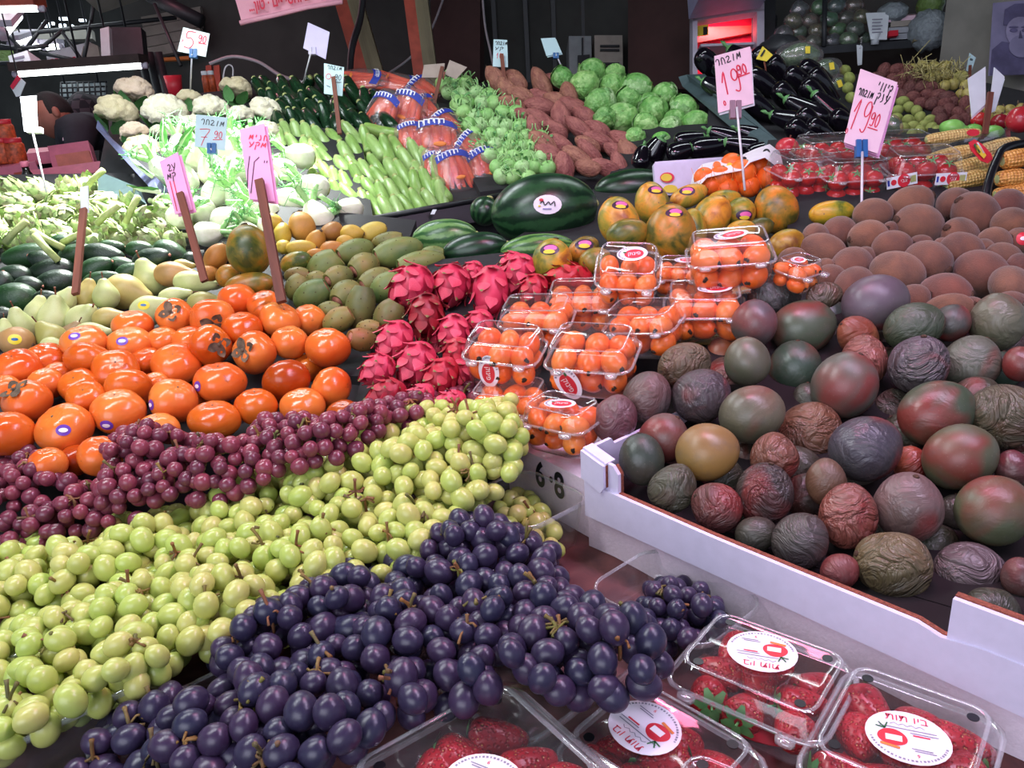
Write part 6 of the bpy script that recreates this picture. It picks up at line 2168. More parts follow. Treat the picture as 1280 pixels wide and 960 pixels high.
def loquat_box(px, py, wpx, d, yaw, pitch, roll, label, short, sticker=None, dims=(.125, .095, .046, .026)):
    w, dd, h, lh = dims
    s = wpx * d / FPX / (w * 1.04)
    w, dd, h, lh = (q * s for q in dims)
    c = P(px, py, d)
    R3 = (Matrix.Rotation(math.radians(yaw), 4, 'Z') @ Matrix.Rotation(math.radians(pitch), 4, 'X') @ Matrix.Rotation(math.radians(roll), 4, 'Y'))
    M = Matrix.Translation(tuple(c)) @ R3 @ Matrix.Translation((0, 0, -(h + lh) / 2))
    t, top = punnet(M, w, dd, h, 'loquat_punnet', label, 'punnet', 'loquat punnets', lh)
    S = w * .150
    for lay in range(2):
        for j in range(2):
            for i in range(3):
                x = (i - 1) * w * .275
                y = (j - .5) * dd * .44
                z = S * .95 + .003 + lay * S * 1.5
                an = (90 if j else -90) + random.uniform(-50, 50)
                ax = (math.cos(math.radians(an)), math.sin(math.radians(an)), random.uniform(-.3, .35))
                loquat(M, (x + random.uniform(-.002, .002), y + random.uniform(-.002, .002), z), S * random.uniform(.92, 1.03), S * 1.25, ax,
                       random.choice(('#ffffff', '#ffe6d0', '#ffd0b0')),
                       f"orange loquat, {('lower', 'upper')[lay]} layer {('front', 'back')[j]} {('left', 'middle', 'right')[i]} in the {short}", 'loquats in clear punnets')
    if sticker:
        kind, sx, sy, rot = sticker[:4]
        if kind == 'lid':
            loquat_label(t, Matrix.Translation((sx * w, sy * dd, top + .0003)) @ Matrix.Rotation(math.radians(rot), 4, 'Z'), s)
        else:                                   # on the near side of the box
            loquat_label(t, Matrix.Translation((sx * w, -dd * .47, h * .62 + sy * h)) @ Matrix.Rotation(math.radians(80), 4, 'X') @ Matrix.Rotation(math.radians(rot), 4, 'Z'), s)
    return t


random.seed(5)
loquat_box(638, 512, 104, 1.10, -18, 4, 0, 'loquat punnet under the sideways-labelled one, behind the green grapes', 'punnet behind the green grapes')
loquat_box(704, 532, 100, 1.02, -38, 3, 0, 'loquat punnet at the carton corner with its sticker on the lid', 'punnet at the carton corner', ('lid', .0, -.05, 20))
loquat_box(632, 445, 104, 1.13, -20, 12, 4, 'loquat punnet beside the dragon fruit, sticker turned sideways on its side', 'punnet beside the dragon fruit', ('side', -.1, .1, -85))
loquat_box(742, 452, 118, 1.10, -22, 14, 0, 'loquat punnet tipped towards the front with a slanting side sticker', 'tipped front punnet', ('side', -.2, .0, -58))
loquat_box(806, 412, 100, 1.17, -30, 8, -5, 'loquat punnet without sticker between the tipped one and the mangoes', 'punnet next to the mangoes')
loquat_box(880, 392, 106, 1.20, -12, 10, 0, 'loquat punnet half hidden by the mango heap, pink sticker on lid', 'punnet half behind mangoes', ('lid', .12, .05, 10))
loquat_box(672, 406, 98, 1.22, -14, 8, 0, 'unlabelled loquat punnet behind the two front ones', 'unlabelled punnet behind')
loquat_box(728, 385, 96, 1.27, -10, 6, 0, 'flat unlabelled loquat punnet before the green dragon fruit', 'flat unlabelled punnet')
loquat_box(785, 346, 86, 1.22, -14, 34, 4, 'loquat punnet tilted steeply on top of the others', 'steeply tilted punnet', ('lid', .05, .1, 12), (.115, .095, .056, .028))
loquat_box(850, 348, 70, 1.30, -20, 10, 0, 'small loquat punnet with a white sticker under the topmost one', 'small punnet under the top', ('lid', .1, .1, 0))
loquat_box(912, 328, 112, 1.20, -10, 9, -3, 'topmost loquat punnet below the papayas with sticker on its lid', 'topmost punnet', ('lid', .02, .05, 24))
loquat_box(996, 344, 64, 1.18, 38, 12, 0, 'loquat punnet with pink rim wedged between mangoes and kiwis', 'punnet by the kiwis', ('lid', -.1, .0, 10))

# ------------------------------------------------------------------ vegetables of the rear tiers
def scatter(poly, sx, sy, seed, jit=.18):
    """Rows of pixel positions in a region, each row shifted by half a step."""
    r = np.random.default_rng(seed)
    ys = [p[1] for p in poly]
    xs = [p[0] for p in poly]
    out, k, y = [], 0, min(ys) + sy * .5
    while y < max(ys):
        x = min(xs) + (sx / 2 if k % 2 else 0)
        while x < max(xs):
            if in_poly(x, y, poly):
                out.append((x + r.uniform(-jit, jit) * sx, y + r.uniform(-jit, jit) * sy))
            x += sx
        y += sy
        k += 1
    return out


def variants(name, make, n):
    """N prototypes of a vegetable, unit sized, built once and copied with their parts."""
    return dict(name=name, make=make, protos=[None] * n)


def proto(var, k, M, color):
    k %= len(var['protos'])
    o = var['protos'][k]
    if o is None:
        o = var['protos'][k] = var['make'](k)
    else:
        o = copy_tree(o)
    o.matrix_basis = M
    o.color = col(color)
    return o


def unit(it, depthk=1.0):
    return it['M'] @ Matrix.Diagonal((it['S'], it['S'] * depthk, it['L'], 1))


# ---- long squashes
def make_zuc(mat, cut):
    def f(k):
        pr = [(.0, -1), (.55, -.97), (.88, -.88), (1.0, -.7), (.98, -.3), (.92, .1), (.84, .5), (.74, .78), (.62, .88), (.5, .93)]
        v, fc = lathe([(max(a, .01), z) for a, z in smooth_line(pr, 2)], 16, lambda a, z, r: 1 + .03 * np.cos(5 * a))
        v = np.array(v)
        v[:, 0] += (.35 + .2 * k) * ((v[:, 2]) ** 2 - .4) * (1 if k % 2 else -1)
        o = add('zucchini', mk('zucchini', v, fc, MATS[mat]))
        x0 = (.35 + .2 * k) * (.86 - .4) * (1 if k % 2 else -1)
        part('stem', lathe([(.50, .90), (.40, .96), (.36, 1.04), (.42, 1.08)], 8), MATS[cut], o, Matrix.Translation((x0, 0, 0)))
        return o
    return f


ZL = variants('light_zucchini', make_zuc('marrow_skin', 'stem_cut'), 4)
ZD = variants('dark_zucchini', make_zuc('zucchini_dark', 'stem_cut'), 4)
mr = np.random.default_rng(4)
MARROW = [(361, 172), (374, 173), (388, 174), (405, 178), (420, 176), (443, 171), (443, 186), (484, 190), (497, 187), (512, 183), (470, 184), (458, 178), (535, 205), (523, 197),
          (395, 196), (410, 203), (428, 208), (446, 212), (459, 217), (472, 211), (490, 212), (505, 219), (522, 217), (546, 216), (434, 195), (420, 230), (434, 233), (452, 240), (466, 241),
          (478, 246), (492, 242), (505, 241), (520, 232), (536, 233), (551, 238), (400, 219), (440, 247), (408, 236), (458, 258), (472, 263), (485, 265), (498, 264), (511, 261), (525, 257),
          (539, 254), (553, 250), (384, 190), (370, 186), (352, 178), (478, 227), (511, 204), (450, 228), (396, 183), (372, 203), (386, 207), (398, 208), (412, 222), (424, 246), (393, 228)]
rows = [(x, y, 50 * mr.uniform(.9, 1.12), 16.5, 116 + mr.uniform(-14, 14), mr.uniform(-34, -14), '#ffffff' if mr.random() < .6 else '#e2eed0', 'pale green zucchini') for x, y in MARROW]
rows.append((478, 165, 48, 17, -8, 0, '#e4f0c0', 'pale zucchini', X(bias=30, full='pale zucchini lying crosswise at the top of its heap')))
heap('light_zucchini', PL['marrow'], rows, lambda it: proto(ZL, it['seed'], unit(it), it['c']), 'zucchini', 'the pale zucchini heap', 13, 'pale zucchini', squash=.55, most=.06)
ZUC = [(326, 112), (335, 108), (347, 118), (356, 112), (366, 122), (374, 112), (381, 132), (396, 122), (406, 137), (358, 140), (368, 136), (388, 150), (407, 148), (380, 151), (432, 146), (446, 150),
       (461, 142), (476, 150), (447, 122), (457, 128), (432, 130), (420, 120), (484, 134), (470, 126), (342, 134), (352, 154), (368, 154), (420, 154), (460, 156), (440, 112), (410, 112), (485, 152), (394, 138), (346, 150), (334, 128), (420, 138)]
rows = [(x, y, 46 * mr.uniform(.9, 1.1), 16, 118 + mr.uniform(-14, 14), mr.uniform(-34, -14), '#ffffff' if mr.random() < .6 else '#c8e0d0', 'dark green zucchini') for x, y in ZUC]
rows.append((385, 104, 22, 16, 40, 40, '#c8e8d0', 'dark zucchini', X(full='short dark zucchini end standing up at the foot of the blank lilac card')))
heap('dark_zucchini', PL['zucchini'], rows, lambda it: proto(ZD, it['seed'], unit(it), it['c']), 'zucchini', 'the dark zucchini heap', 11, 'dark zucchini', squash=.55, most=.08)

# the black crate edge in front of the zucchini and carrots, and side boards
def board(name, label, cat, pts, thick, mat, partname='board'):
    t = thing(name, label, cat)
    p = [P(*q) for q in pts]
    part(partname, slab(p, thick, facing(p)), MATS[mat], t, smooth=False)
    return t


t = board('black_crate', 'black plastic crate edge in front of pale zucchini and carrots', 'crate', [(452, 296, 2.0), (452, 276, 2.0), (640, 242, 2.14), (640, 272, 2.14)], .02, 'crate_black')
part('rim', tube([P(452, 276, 2.0), P(640, 242, 2.14)], .008, 8), MATS['crate_black'], t)
part('side_wall', slab([P(452, 296, 2.0), P(452, 276, 2.0), P(430, 262, 2.2), P(430, 290, 2.2)], .015), MATS['crate_black'], t, smooth=False)
part('paper_tag', slab([P(538, 268, 2.04), P(541, 262, 2.04), P(546, 262, 2.04), P(543, 268, 2.04)], .001), MATS['card_white'], t, smooth=False)
board('slate_board', 'slate blue side board sloping beside the cauliflowers', 'board', [(192, 240, 1.98), (120, 160, 2.55), (122, 150, 2.6), (134, 168, 2.5), (200, 226, 2.0)], .03, 'crate_slate')
board('teal_crate', 'grey green crate side behind the artichokes', 'crate', [(122, 246, 2.1), (123, 214, 2.15), (168, 232, 2.05), (176, 250, 2.0)], .02, 'crate_teal')
board('teal_board', 'grey green side board of the eggplant tray', 'board', [(848, 96, 2.8), (853, 108, 2.78), (962, 200, 2.12), (962, 182, 2.14), (870, 95, 2.8)], .03, 'crate_teal')
t = board('white_carton', 'white carton end with a yellow and red emblem between melon and orange net', 'carton', [(820, 244, 1.93), (817, 205, 1.93), (902, 199, 1.93), (900, 244, 1.93)], .02, 'card_carton')
for pts, m in ((blob2(834, 222, 9, 6.5, 16), 'ink_red'), (blob2(833, 222, 7, 4.8, 16), 'ink_yellow'), (blob2(838, 236, 9, 5, 14), 'ink_yellow')):
    part('emblem', slab([P(x, y, 1.925 - (.002 if m == 'ink_yellow' else 0)) for x, y in pts], .001), MATS[m], t, smooth=False)
part('back', slab([P(820, 244, 1.97), P(817, 205, 1.97), P(902, 199, 1.97), P(900, 244, 1.97)], .02), MATS['card_carton'], t, smooth=False)


# ---- bags of carrots
def carrot_mesh(k):
    pr = [(.0, -1), (.25, -.97), (.42, -.8), (.62, -.4), (.8, .1), (.95, .6), (1.0, .85), (.8, .97), (.3, 1.0)]
    v, f = lathe([(max(a, .01), z) for a, z in pr], 12, lambda a, z, r: 1 + .05 * np.sin(z * 9 + a + k))
    return mk('carrot', v, f, MATS['carrot_skin'])


CARROTS = [carrot_mesh(k) for k in range(3)]
BAGS = [(452, 101, 60, 34, 0), (496, 104, 60, 30, -12), (478, 142, 40, 56, 65), (507, 140, 46, 56, 68), (526, 116, 46, 34, 140), (530, 138, 36, 40, 120), (514, 172, 36, 40, 100), (556, 160, 44, 42, 130),
        (546, 175, 58, 48, 92), (590, 186, 50, 40, 140), (568, 215, 48, 56, 105), (606, 211, 48, 56, 115), (545, 210, 34, 44, 100)]
PLACES = ['topmost at the post', 'beside the topmost one', 'by the dark zucchini', 'with the widest blue band', 'under the cardboard signs', 'wedged along the kohlrabi edge', 'by the crosswise zucchini',
          'along the kohlrabi, halfway down', 'large and bulging in the middle', 'along the kohlrabi, lower down', 'in the lower corner by the crate', 'in the lower corner by the kohlrabi', 'half buried by the pale zucchini']
dz = PL['carrot']
items = [dict(px=b[0], py=b[1], w=b[2], h=b[3], th=b[4]) for b in BAGS]
resolve(items, dz, .6, .1)
for k, (it, pl) in enumerate(zip(items, PLACES)):
    q = it['dep'] / FPX / 2
    q *= 1.1
    L, S = it['h'] * q * 1.05, it['w'] * q
    if it['th'] in (0, -12):
        L, S = it['w'] * q, it['h'] * q
    th = it['th'] if abs(it['th']) < 60 else it['th']
    n_ = dz.n * .6 - FW * .4
    M = frame(it['pos'], img_axis(th), n_)
    t = thing('carrot_bag', f'clear bag of carrots with blue printed band, {pl}', 'bag', M, 'bags of carrots')
    vf = egg(S * .55, S, L, 22, 14, .05, k, 0, .55)
    part('film', vf, MATS['bag_film'], t)
    for j in range(7):
        y = (-.66 + .22 * j) * S
        o = add('carrot', CARROTS[j % 3], None, M @ Matrix.Translation((S * (.12 if j % 2 else -.02), y, -L * .08)) @ Matrix.Rotation(.09 * (j - 3), 4, 'X') @ Matrix.Diagonal((S * .22, S * .22, L * .72, 1)), random.choice(('#ffffff', '#ffe0d0')))
        tag(o, f'carrot, {ORD[j]} from left in the bag {pl}', 'carrot', 'carrots in clear bags')
    band = []
    V, F = [], []
    bt = BVHTree.FromPolygons([Vector(p) for p in vf[0]], vf[1])
    for i in range(9):
        a = -1.0 + .25 * i
        for j, zz in enumerate((.50, .64, .78)):
            y = a * .80 * S
            z = (zz - .16 * a * a) * L
            h = bt.ray_cast(Vector((S * 2, y, z)), Vector((-1, 0, 0)))[0]
            V.append(h + Vector((.0015, 0, 0)) if h is not None else Vector((0, y, z)))
    b = part('printed_band', (V, grid_faces(9, 3, False)), MATS['ink_blue'], t)
    for i in range(5):
        p0 = V[(2 + i) * 3 - 2]
        part('letter', ribbon([[(-.006, -.009), (-.006, .009), (.006, .009)], [(.006, .009), (.006, -.006 + .004 * (i % 3))]], .0035), MATS['ink_white'], b,
             Matrix(((0, 0, 1, p0.x + .001), (1, 0, 0, p0.y), (0, 1, 0, p0.z), (0, 0, 0, 1))) @ Matrix.Diagonal((.8 * S / .06, .8 * S / .06, 1, 1)))
    h = bt.ray_cast(Vector((S * 2, S * .1, -L * .35)), Vector((-1, 0, 0)))[0]
    if h is not None and k in (0, 1, 3, 8, 9, 10, 11):
        part('printed_patch', egg(.002, S * .26, S * .10, 12, 6), MATS['ink_orange'], t, Matrix.Translation(h))


# ---- kohlrabi
def make_kohl(k):
    r = np.random.default_rng(k)
    o = add('kohlrabi', mk('kohlrabi', *egg(1, 1, .88, 18, 12, .03, k), MATS['kohlrabi_skin']))
    for j in range(7):
        a = j * .9 + k
        p = np.array([.75 * math.cos(a), .75 * math.sin(a), .15 + .09 * j])
        e = p * np.array([1.35, 1.35, 1.0]) + (0, 0, .75 + r.uniform(-.2, .4))
        part('stalk', tube(smooth_line([p * .9, (p + e) / 2 + np.array([p[0], p[1], 0]) * .12, e], 2), [.10, .08, .07, .06, .06], 6), MATS['fennel_green'], o)
    for j in range(2):
        a = j * 3 + k
        part('leaf', ([(0, 0, .8), (.3, .12, 1.2), (.3, -.12, 1.2), (.65, .2, 1.4), (.65, -.2, 1.5), (1.0, 0, 1.4)], [(0, 2, 1), (1, 2, 4, 3), (3, 4, 5)]), MATS['leaf_green'], o, Matrix.Rotation(a, 4, 'Z'))
    return o


KO = variants('kohlrabi', make_kohl, 4)
KPOLY = [(536, 104), (560, 98), (602, 106), (640, 140), (690, 180), (694, 214), (660, 222), (622, 222), (592, 178), (560, 140)]
rows = [(x, y, 22 * mr.uniform(.85, 1.15), 20, mr.uniform(20, 160), mr.uniform(-10, 50), mr.choice(['#ffffff', '#e6f4d8', '#d4ecc8']), 'pale green kohlrabi') for x, y in scatter(KPOLY, 16.5, 13, 5)]
rows.append((576, 130, 26, 24, 70, 60, '#f4ffe8', 'large kohlrabi', X(bias=30, full='large pale kohlrabi turned to show its cut leaf scars')))
heap('kohlrabi', PL['kohlrabi'], rows, lambda it: proto(KO, it['seed'], it['M'] @ Matrix.Scale((it['S'] + it['L']) / 2, 4), it['c']), 'kohlrabi', 'the kohlrabi heap', 10, 'kohlrabi', squash=.66, most=.09)


# ---- sweet potatoes
def make_sweet(k):
    r = np.random.default_rng(k + 5)
    pr = [(.10, -1), (.38, -.9), (.70, -.66), (.92, -.35), (1.0, 0), (.96, .35), (.76, .68), (.46, .88), (.16, .98)]
    ph = r.uniform(0, 6, 3)
    v, f = lathe(smooth_line(pr, 2), 18, lambda a, z, q: 1 + .07 * np.sin(2 * a + ph[0] + z) + .05 * np.sin(3 * a + ph[1] + 4 * z))
    v = np.array(v)
    v[:, 0] += r.uniform(-.35, .35) * (v[:, 2] ** 2 - .4)
    o = add('sweet_potato', mk('sweet_potato', v, f, MATS['sweet_potato_skin']))
    part('root_tip', tube([(v[-2][0], 0, -.97), (v[-2][0] + .08, 0, -1.08)], [.06, .02], 6), MATS['dry_leaf'], o)
    return o


SW = variants('sweet_potato', make_sweet, 5)
SPOLY = [(598, 106), (640, 96), (704, 96), (722, 116), (742, 150), (790, 182), (804, 214), (760, 222), (700, 222), (694, 196), (650, 150)]
rows = []
for x, y in scatter(SPOLY, 24, 15, 6, .28):
    red = mr.random() < .5
    rows.append((x, y, 47 * mr.uniform(.75, 1.1), 22 * mr.uniform(.85, 1.15), -48 + mr.uniform(-38, 38), 0, '#eebcc2' if red else '#f8e2ca', 'purplish red sweet potato' if red else 'tan orange sweet potato'))
heap('sweet_potato', PL['sweet'], rows, lambda it: proto(SW, it['seed'], unit(it), it['c']), 'sweet potato', 'the sweet potato heap', 10, 'sweet potatoes', squash=.6, most=.1)


# ---- cabbages
def make_cabbage(k):
    r = np.random.default_rng(k + 9)
    o = add('cabbage', mk('cabbage', *egg(.96, .96, .9, 26, 16, .03, k), MATS['cabbage_leaf']))
    for j in range(5):
        v, f = egg(1.0 + .02 * j, 1.0 + .02 * j, .95 + .01 * j, 26, 16, .04, k * 5 + j, freq=4)
        v = np.array(v)
        ax = np.array([math.cos(j * 2.2 + k), math.sin(j * 2.2 + k), -.3])
        ax /= np.linalg.norm(ax)
        u = v / np.linalg.norm(v, axis=1)[:, None]
        ang = np.arccos(np.clip(u @ ax, -1, 1))
        lim = 1.02 + .10 * np.sin(np.arctan2(u[:, 2], u[:, 0] - u[:, 1]) * 7)
        keep = ang < lim
        v = v * (1 + .05 * np.exp(-((ang - lim) / .10) ** 2))[:, None]
        fk = [q for q in f if all(keep[i] for i in q)]
        used = sorted({i for q in fk for i in q})
        mp_ = {i: n for n, i in enumerate(used)}
        part('outer_leaf', (v[used], [tuple(mp_[i] for i in q) for q in fk]), MATS['cabbage_leaf'], o, color=('#ffffff', '#e4f4cc', '#cfe8c0')[j % 3])
    return o


CB = variants('cabbage', make_cabbage, 5)
CAB = [(740, 89, 36, 34, '#f0ffe0'), (729, 106, 38, 38, '#f4ffd8'), (750, 129, 42, 36, '#d0e8c8'), (764, 107, 34, 32, '#dcf4cc'), (796, 110, 42, 38, '#d4f0c8'), (785, 126, 38, 32, '#c8e4c0'), (776, 147, 44, 40, '#d8f0c8'),
       (830, 119, 34, 32, '#d8f4c8'), (816, 138, 40, 34, '#d0ecc0'), (854, 136, 40, 34, '#d8f4c8'), (869, 156, 42, 36, '#c8ecb8'), (807, 156, 34, 34, '#d8f0c8'), (837, 159, 28, 30, '#f8fff0'), (793, 172, 30, 26, '#e0f8d0'),
       (826, 176, 30, 20, '#b8f0a0'), (703, 97, 30, 26, '#b0d8a8'), (768, 92, 28, 26, '#d0ecc0'), (845, 150, 30, 28, '#c8e4b8'), (755, 148, 30, 28, '#c0dcb8'), (812, 128, 28, 26, '#d0e8c0')]
rows = [(x, y, w, h, mr.uniform(40, 140), mr.uniform(0, 50), c, 'whitish green cabbage' if c in ('#f8fff0',) else 'pale green cabbage' if c in ('#f0ffe0', '#f4ffd8', '#e0f8d0') else 'bright green cabbage') for x, y, w, h, c in CAB]
heap('cabbage', PL['cabbage'], rows, lambda it: proto(CB, it['seed'], it['M'] @ Matrix.Scale((it['S'] + it['L']) / 2, 4), it['c']), 'cabbage', 'the cabbage heap', 15, 'cabbages', most=.25)


# ---- eggplants
def make_egg(k):
    pr = [(.0, -1), (.5, -.96), (.85, -.78), (1.0, -.45), (.96, -.05), (.82, .35), (.64, .68), (.5, .84), (.3, .9)]
    v, f = lathe([(max(a, .01), z) for a, z in smooth_line(pr, 2)], 20)
    v = np.array(v)
    v[:, 0] += (.15 + .1 * k) * (v[:, 2] ** 2 - .4)
    x0 = (.15 + .1 * k) * (.74 - .4)
    o = add('eggplant', mk('eggplant', v, f, MATS['eggplant_skin']))
    part('calyx', lathe([(.50, .78), (.50, .84), (.36, .93), (.16, .98)], 15, lambda a, z, r: 1 + (.18 * np.cos(5 * a) if z < .75 else 0 * a)), MATS['leaf_green'], o, Matrix.Translation((x0, 0, 0)))
    part('stem', tube([(x0, 0, .95), (x0 + .05, 0, 1.12), (x0 + .2, .05, 1.24)], [.16, .13, .15], 8), MATS['leaf_green'], o)
    return o


EG = variants('eggplant', make_egg, 3)
EPOLY = [(888, 78), (960, 72), (1012, 80), (1040, 108), (1066, 140), (1060, 184), (985, 186), (930, 136), (888, 110)]
rows = [(x, y, 58 * mr.uniform(.9, 1.08), 27, (146 if mr.random() < .35 else -34) + mr.uniform(-12, 12), mr.uniform(-24, -6), '#ffffff', 'glossy black eggplant') for x, y in scatter(EPOLY, 38, 15, 7, .3)]
heap('eggplant', PL['eggplant'], rows, lambda it: proto(EG, it['seed'], unit(it), it['c']), 'eggplant', 'the eggplant tray', 11, 'eggplants in the tray', squash=.55, most=.1)
rows = [(820, 186, 32, 30, 60, 30, '#ffffff', 'round dark eggplant'), (850, 190, 34, 28, 20, 10, '#ffffff', 'dark eggplant'), (886, 184, 52, 28, 10, 0, '#ffffff', 'long dark eggplant'), (926, 182, 48, 26, 170, 0, '#ffffff', 'long dark eggplant'),
        (905, 170, 46, 24, 160, 0, '#ffffff', 'dark eggplant'), (938, 168, 40, 24, 160, 0, '#ffffff', 'dark eggplant'), (862, 174, 40, 22, 10, 0, '#ffffff', 'dark eggplant'), (802, 196, 24, 30, 80, 0, '#ffffff', 'dark eggplant'), (950, 188, 36, 22, 20, 0, '#ffffff', 'dark eggplant')]
heap('eggplant', PL['eggfront'], rows, lambda it: proto(EG, it['seed'], unit(it), it['c']), 'eggplant', 'the eggplants below the cabbages', 9, 'eggplants below the cabbages', squash=.6)


# ---- cauliflowers
def leaf_mesh(L, w, curl, seed=0):
    V = []
    r = np.random.default_rng(seed)
    for i in range(6):
        u = i / 5
        ww = w * math.sin(math.pi * min(1, .18 + u * .80)) ** .8
        for s in (-1, -.5, 0, .5, 1):
            V.append((s * ww, curl * u * u * L + .12 * abs(s) * ww + .03 * L * math.sin(9 * u + s * 3 + seed), u * L))
    return V, grid_faces(6, 5, False)


def make_cauli(k):
    r = np.random.default_rng(k + 2)
    v, f = egg(1, 1, .82, 64, 40)
    v = np.array(v)
    u = v / np.linalg.norm(v, axis=1)[:, None]
    c = r.normal(size=(46, 3))
    c[:, 2] = np.abs(c[:, 2]) - .3
    c /= np.linalg.norm(c, axis=1)[:, None]
    d = u @ c.T
    s = np.sort(d, 1)
    bump = .62 * np.sqrt(np.clip(1 - (np.arccos(np.clip(s[:, -1], -1, 1)) / .42) ** 2, 0, 1)) - .45
    c2 = r.normal(size=(300, 3))
    c2 /= np.linalg.norm(c2, axis=1)[:, None]
    s2 = np.sort(u @ c2.T, 1)
    bump += .16 * np.sqrt(np.clip(1 - (np.arccos(np.clip(s2[:, -1], -1, 1)) / .15) ** 2, 0, 1)) - .1
    v *= (1 + .5 * bump)[:, None]
    v[:, 2] *= np.where(v[:, 2] < 0, .7, 1)
    o = add('cauliflower', mk('cauliflower', v, f, MATS['curd']))
    for j in range(5):
        part('leaf', xf(Matrix.Translation((0, .8, -.75)), leaf_mesh(1.0, .42, .3, k + j)), MATS['leaf_green'], o, Matrix.Rotation(j * 1.257 + k, 4, 'Z') @ Matrix.Rotation(-.35, 4, 'X'), color=('#ffffff', '#dff4d8')[j % 2])
    return o


CA = variants('cauliflower', make_cauli, 4)
W1, W2, W3 = '#fffff8', '#ffe4dc', '#e4d8bc'
CAU = [(145, 141, 54, 50, 75, 20, W3, 'creamy cauliflower', X(full='large creamy cauliflower above the slate board at the edge of the heap')), (168, 115, 50, 42, 80, 10, W2, 'pinkish cauliflower'), (207, 142, 62, 50, 80, 30, W1, 'large white cauliflower', X(full='largest white cauliflower in the middle of its heap')),
       (237, 126, 36, 30, 90, 0, W3, 'shaded beige cauliflower'), (263, 138, 52, 40, 90, 20, W1, 'white cauliflower behind a price card'), (295, 112, 38, 40, 80, 0, W3, 'round cauliflower with green leaves', X(full='round cauliflower set apart at the dark zucchini with a green leaf')),
       (301, 146, 38, 30, 90, 20, W1, 'white cauliflower'), (332, 140, 44, 40, 60, 20, W1, 'white cauliflower'), (168, 168, 44, 30, 100, 10, W2, 'pinkish cauliflower'), (178, 188, 48, 42, 80, 30, W3, 'creamy cauliflower with brown spots'), (335, 166, 40, 30, 70, 20, W1, 'white cauliflower'), (240, 160, 44, 34, 90, 20, W1, 'white cauliflower'), (200, 168, 30, 26, 90, 0, W1, 'small white cauliflower')]
heap('cauliflower', PL['cauliflower'], CAU, lambda it: proto(CA, it['seed'], it['M'] @ Matrix.Scale((it['S'] + it['L']) / 2 * .95, 4), it['c']), 'cauliflower', 'the cauliflower heap', 14, 'cauliflowers', most=.25)


# ---- fennel
def make_fennel(k):
    r = np.random.default_rng(k + 30)
    pr = [(.15, -.95), (.6, -.85), (.95, -.45), (1.0, -.05), (.86, .4), (.62, .75), (.45, .98)]
    v, f = lathe(smooth_line(pr, 3), 24, lambda a, z, q: 1 + .04 * np.cos(7 * a))
    v = np.array(v)
    v[:, 1] *= .82
    o = add('fennel', mk('fennel', v, f, MATS['fennel_white']))
    part('root_cut', lathe([(.28, -.95), (.2, -1.0), (.02, -1.01)], 12), MATS['stem_cut'], o)
    for j in range(4):
        a = j * 1.6 + k
        b = np.array([.3 * math.cos(a), .22 * math.sin(a), .8])
        e = b + np.array([.75 * math.cos(a), .6 * math.sin(a), 1.0 + r.uniform(0, .5)])
        st = part('stalk', tube(smooth_line([b - (0, 0, .3), b + (0, 0, .3), e], 3), [.24, .22, .2, .19, .18, .17, .16][:7], 10), MATS['fennel_green'], o)
        if j % 2 == 0:
            fr = []
            for q in range(16):
                t0 = e - (e - b) * r.uniform(0, .45)
                fr.append(tube([t0, t0 + r.normal(size=3) * .2 + (0, 0, .2), t0 + r.normal(size=3) * .42 + (0, 0, .35)], [.03, .025, .015], 4))
            fo = part('fronds', join(*fr), MATS['fennel_frond'], st)
            fo['kind'] = 'stuff'
    return o


FE = variants('fennel', make_fennel, 4)
FEN = [(376, 195, 38, 36, 170, 10, W1, 'white fennel bulb', X(full='white fennel bulb lying against the pale zucchini by the pink card')), (394, 233, 40, 34, 160, 10, W1, 'white fennel bulb'), (436, 262, 36, 36, 190, 50, W1, 'fennel bulb showing its round base', X(full='fennel bulb showing its striped round base at the crate corner')), (398, 274, 52, 40, 120, -10, W1, 'whitest fennel bulb', X(full='upright white fennel with bunched stalks behind the guavas')),
       (355, 212, 36, 30, 150, 20, W1, 'white fennel bulb'), (362, 250, 42, 34, 170, 20, W1, 'white fennel bulb'), (330, 262, 44, 36, 150, 20, W1, 'white fennel bulb'), (300, 250, 46, 38, 120, 30, W1, 'white fennel bulb'), (272, 240, 46, 38, 60, 30, W1, 'white fennel bulb'),
       (250, 262, 44, 36, 150, 20, W1, 'white fennel bulb'), (285, 275, 46, 36, 10, 20, W1, 'white fennel bulb'), (230, 225, 44, 36, 100, 20, W1, 'white fennel bulb'), (205, 215, 42, 36, 130, 20, W1, 'white fennel bulb beside the slate board'), (265, 212, 44, 38, 90, 30, W1, 'white fennel bulb'),
       (300, 210, 44, 38, 80, 20, W1, 'white fennel bulb'), (330, 222, 40, 36, 120, 20, W1, 'white fennel bulb'), (245, 195, 42, 36, 70, 30, W1, 'white fennel bulb'), (285, 188, 40, 34, 90, 20, W1, 'white fennel bulb'), (292, 172, 34, 30, 180, 60, W1, 'fennel bulb with round cut end'), (225, 185, 36, 30, 100, 10, W1, 'white fennel bulb'),
       (318, 188, 36, 32, 100, 10, W1, 'white fennel bulb'), (225, 270, 36, 34, 40, 20, W1, 'white fennel bulb'), (340, 285, 40, 30, 160, 10, W1, 'white fennel bulb'), (312, 292, 36, 26, 120, 0, W1, 'white fennel bulb'), (260, 292, 44, 30, 10, 0, W1, 'white fennel bulb')]
heap('fennel', PL['fennel'], FEN, lambda it: proto(FE, it['seed'], it['M'] @ Matrix.Scale((it['S'] + it['L']) / 2, 4), it['c']), 'fennel', 'the fennel heap', 18, 'fennel bulbs', most=.18)
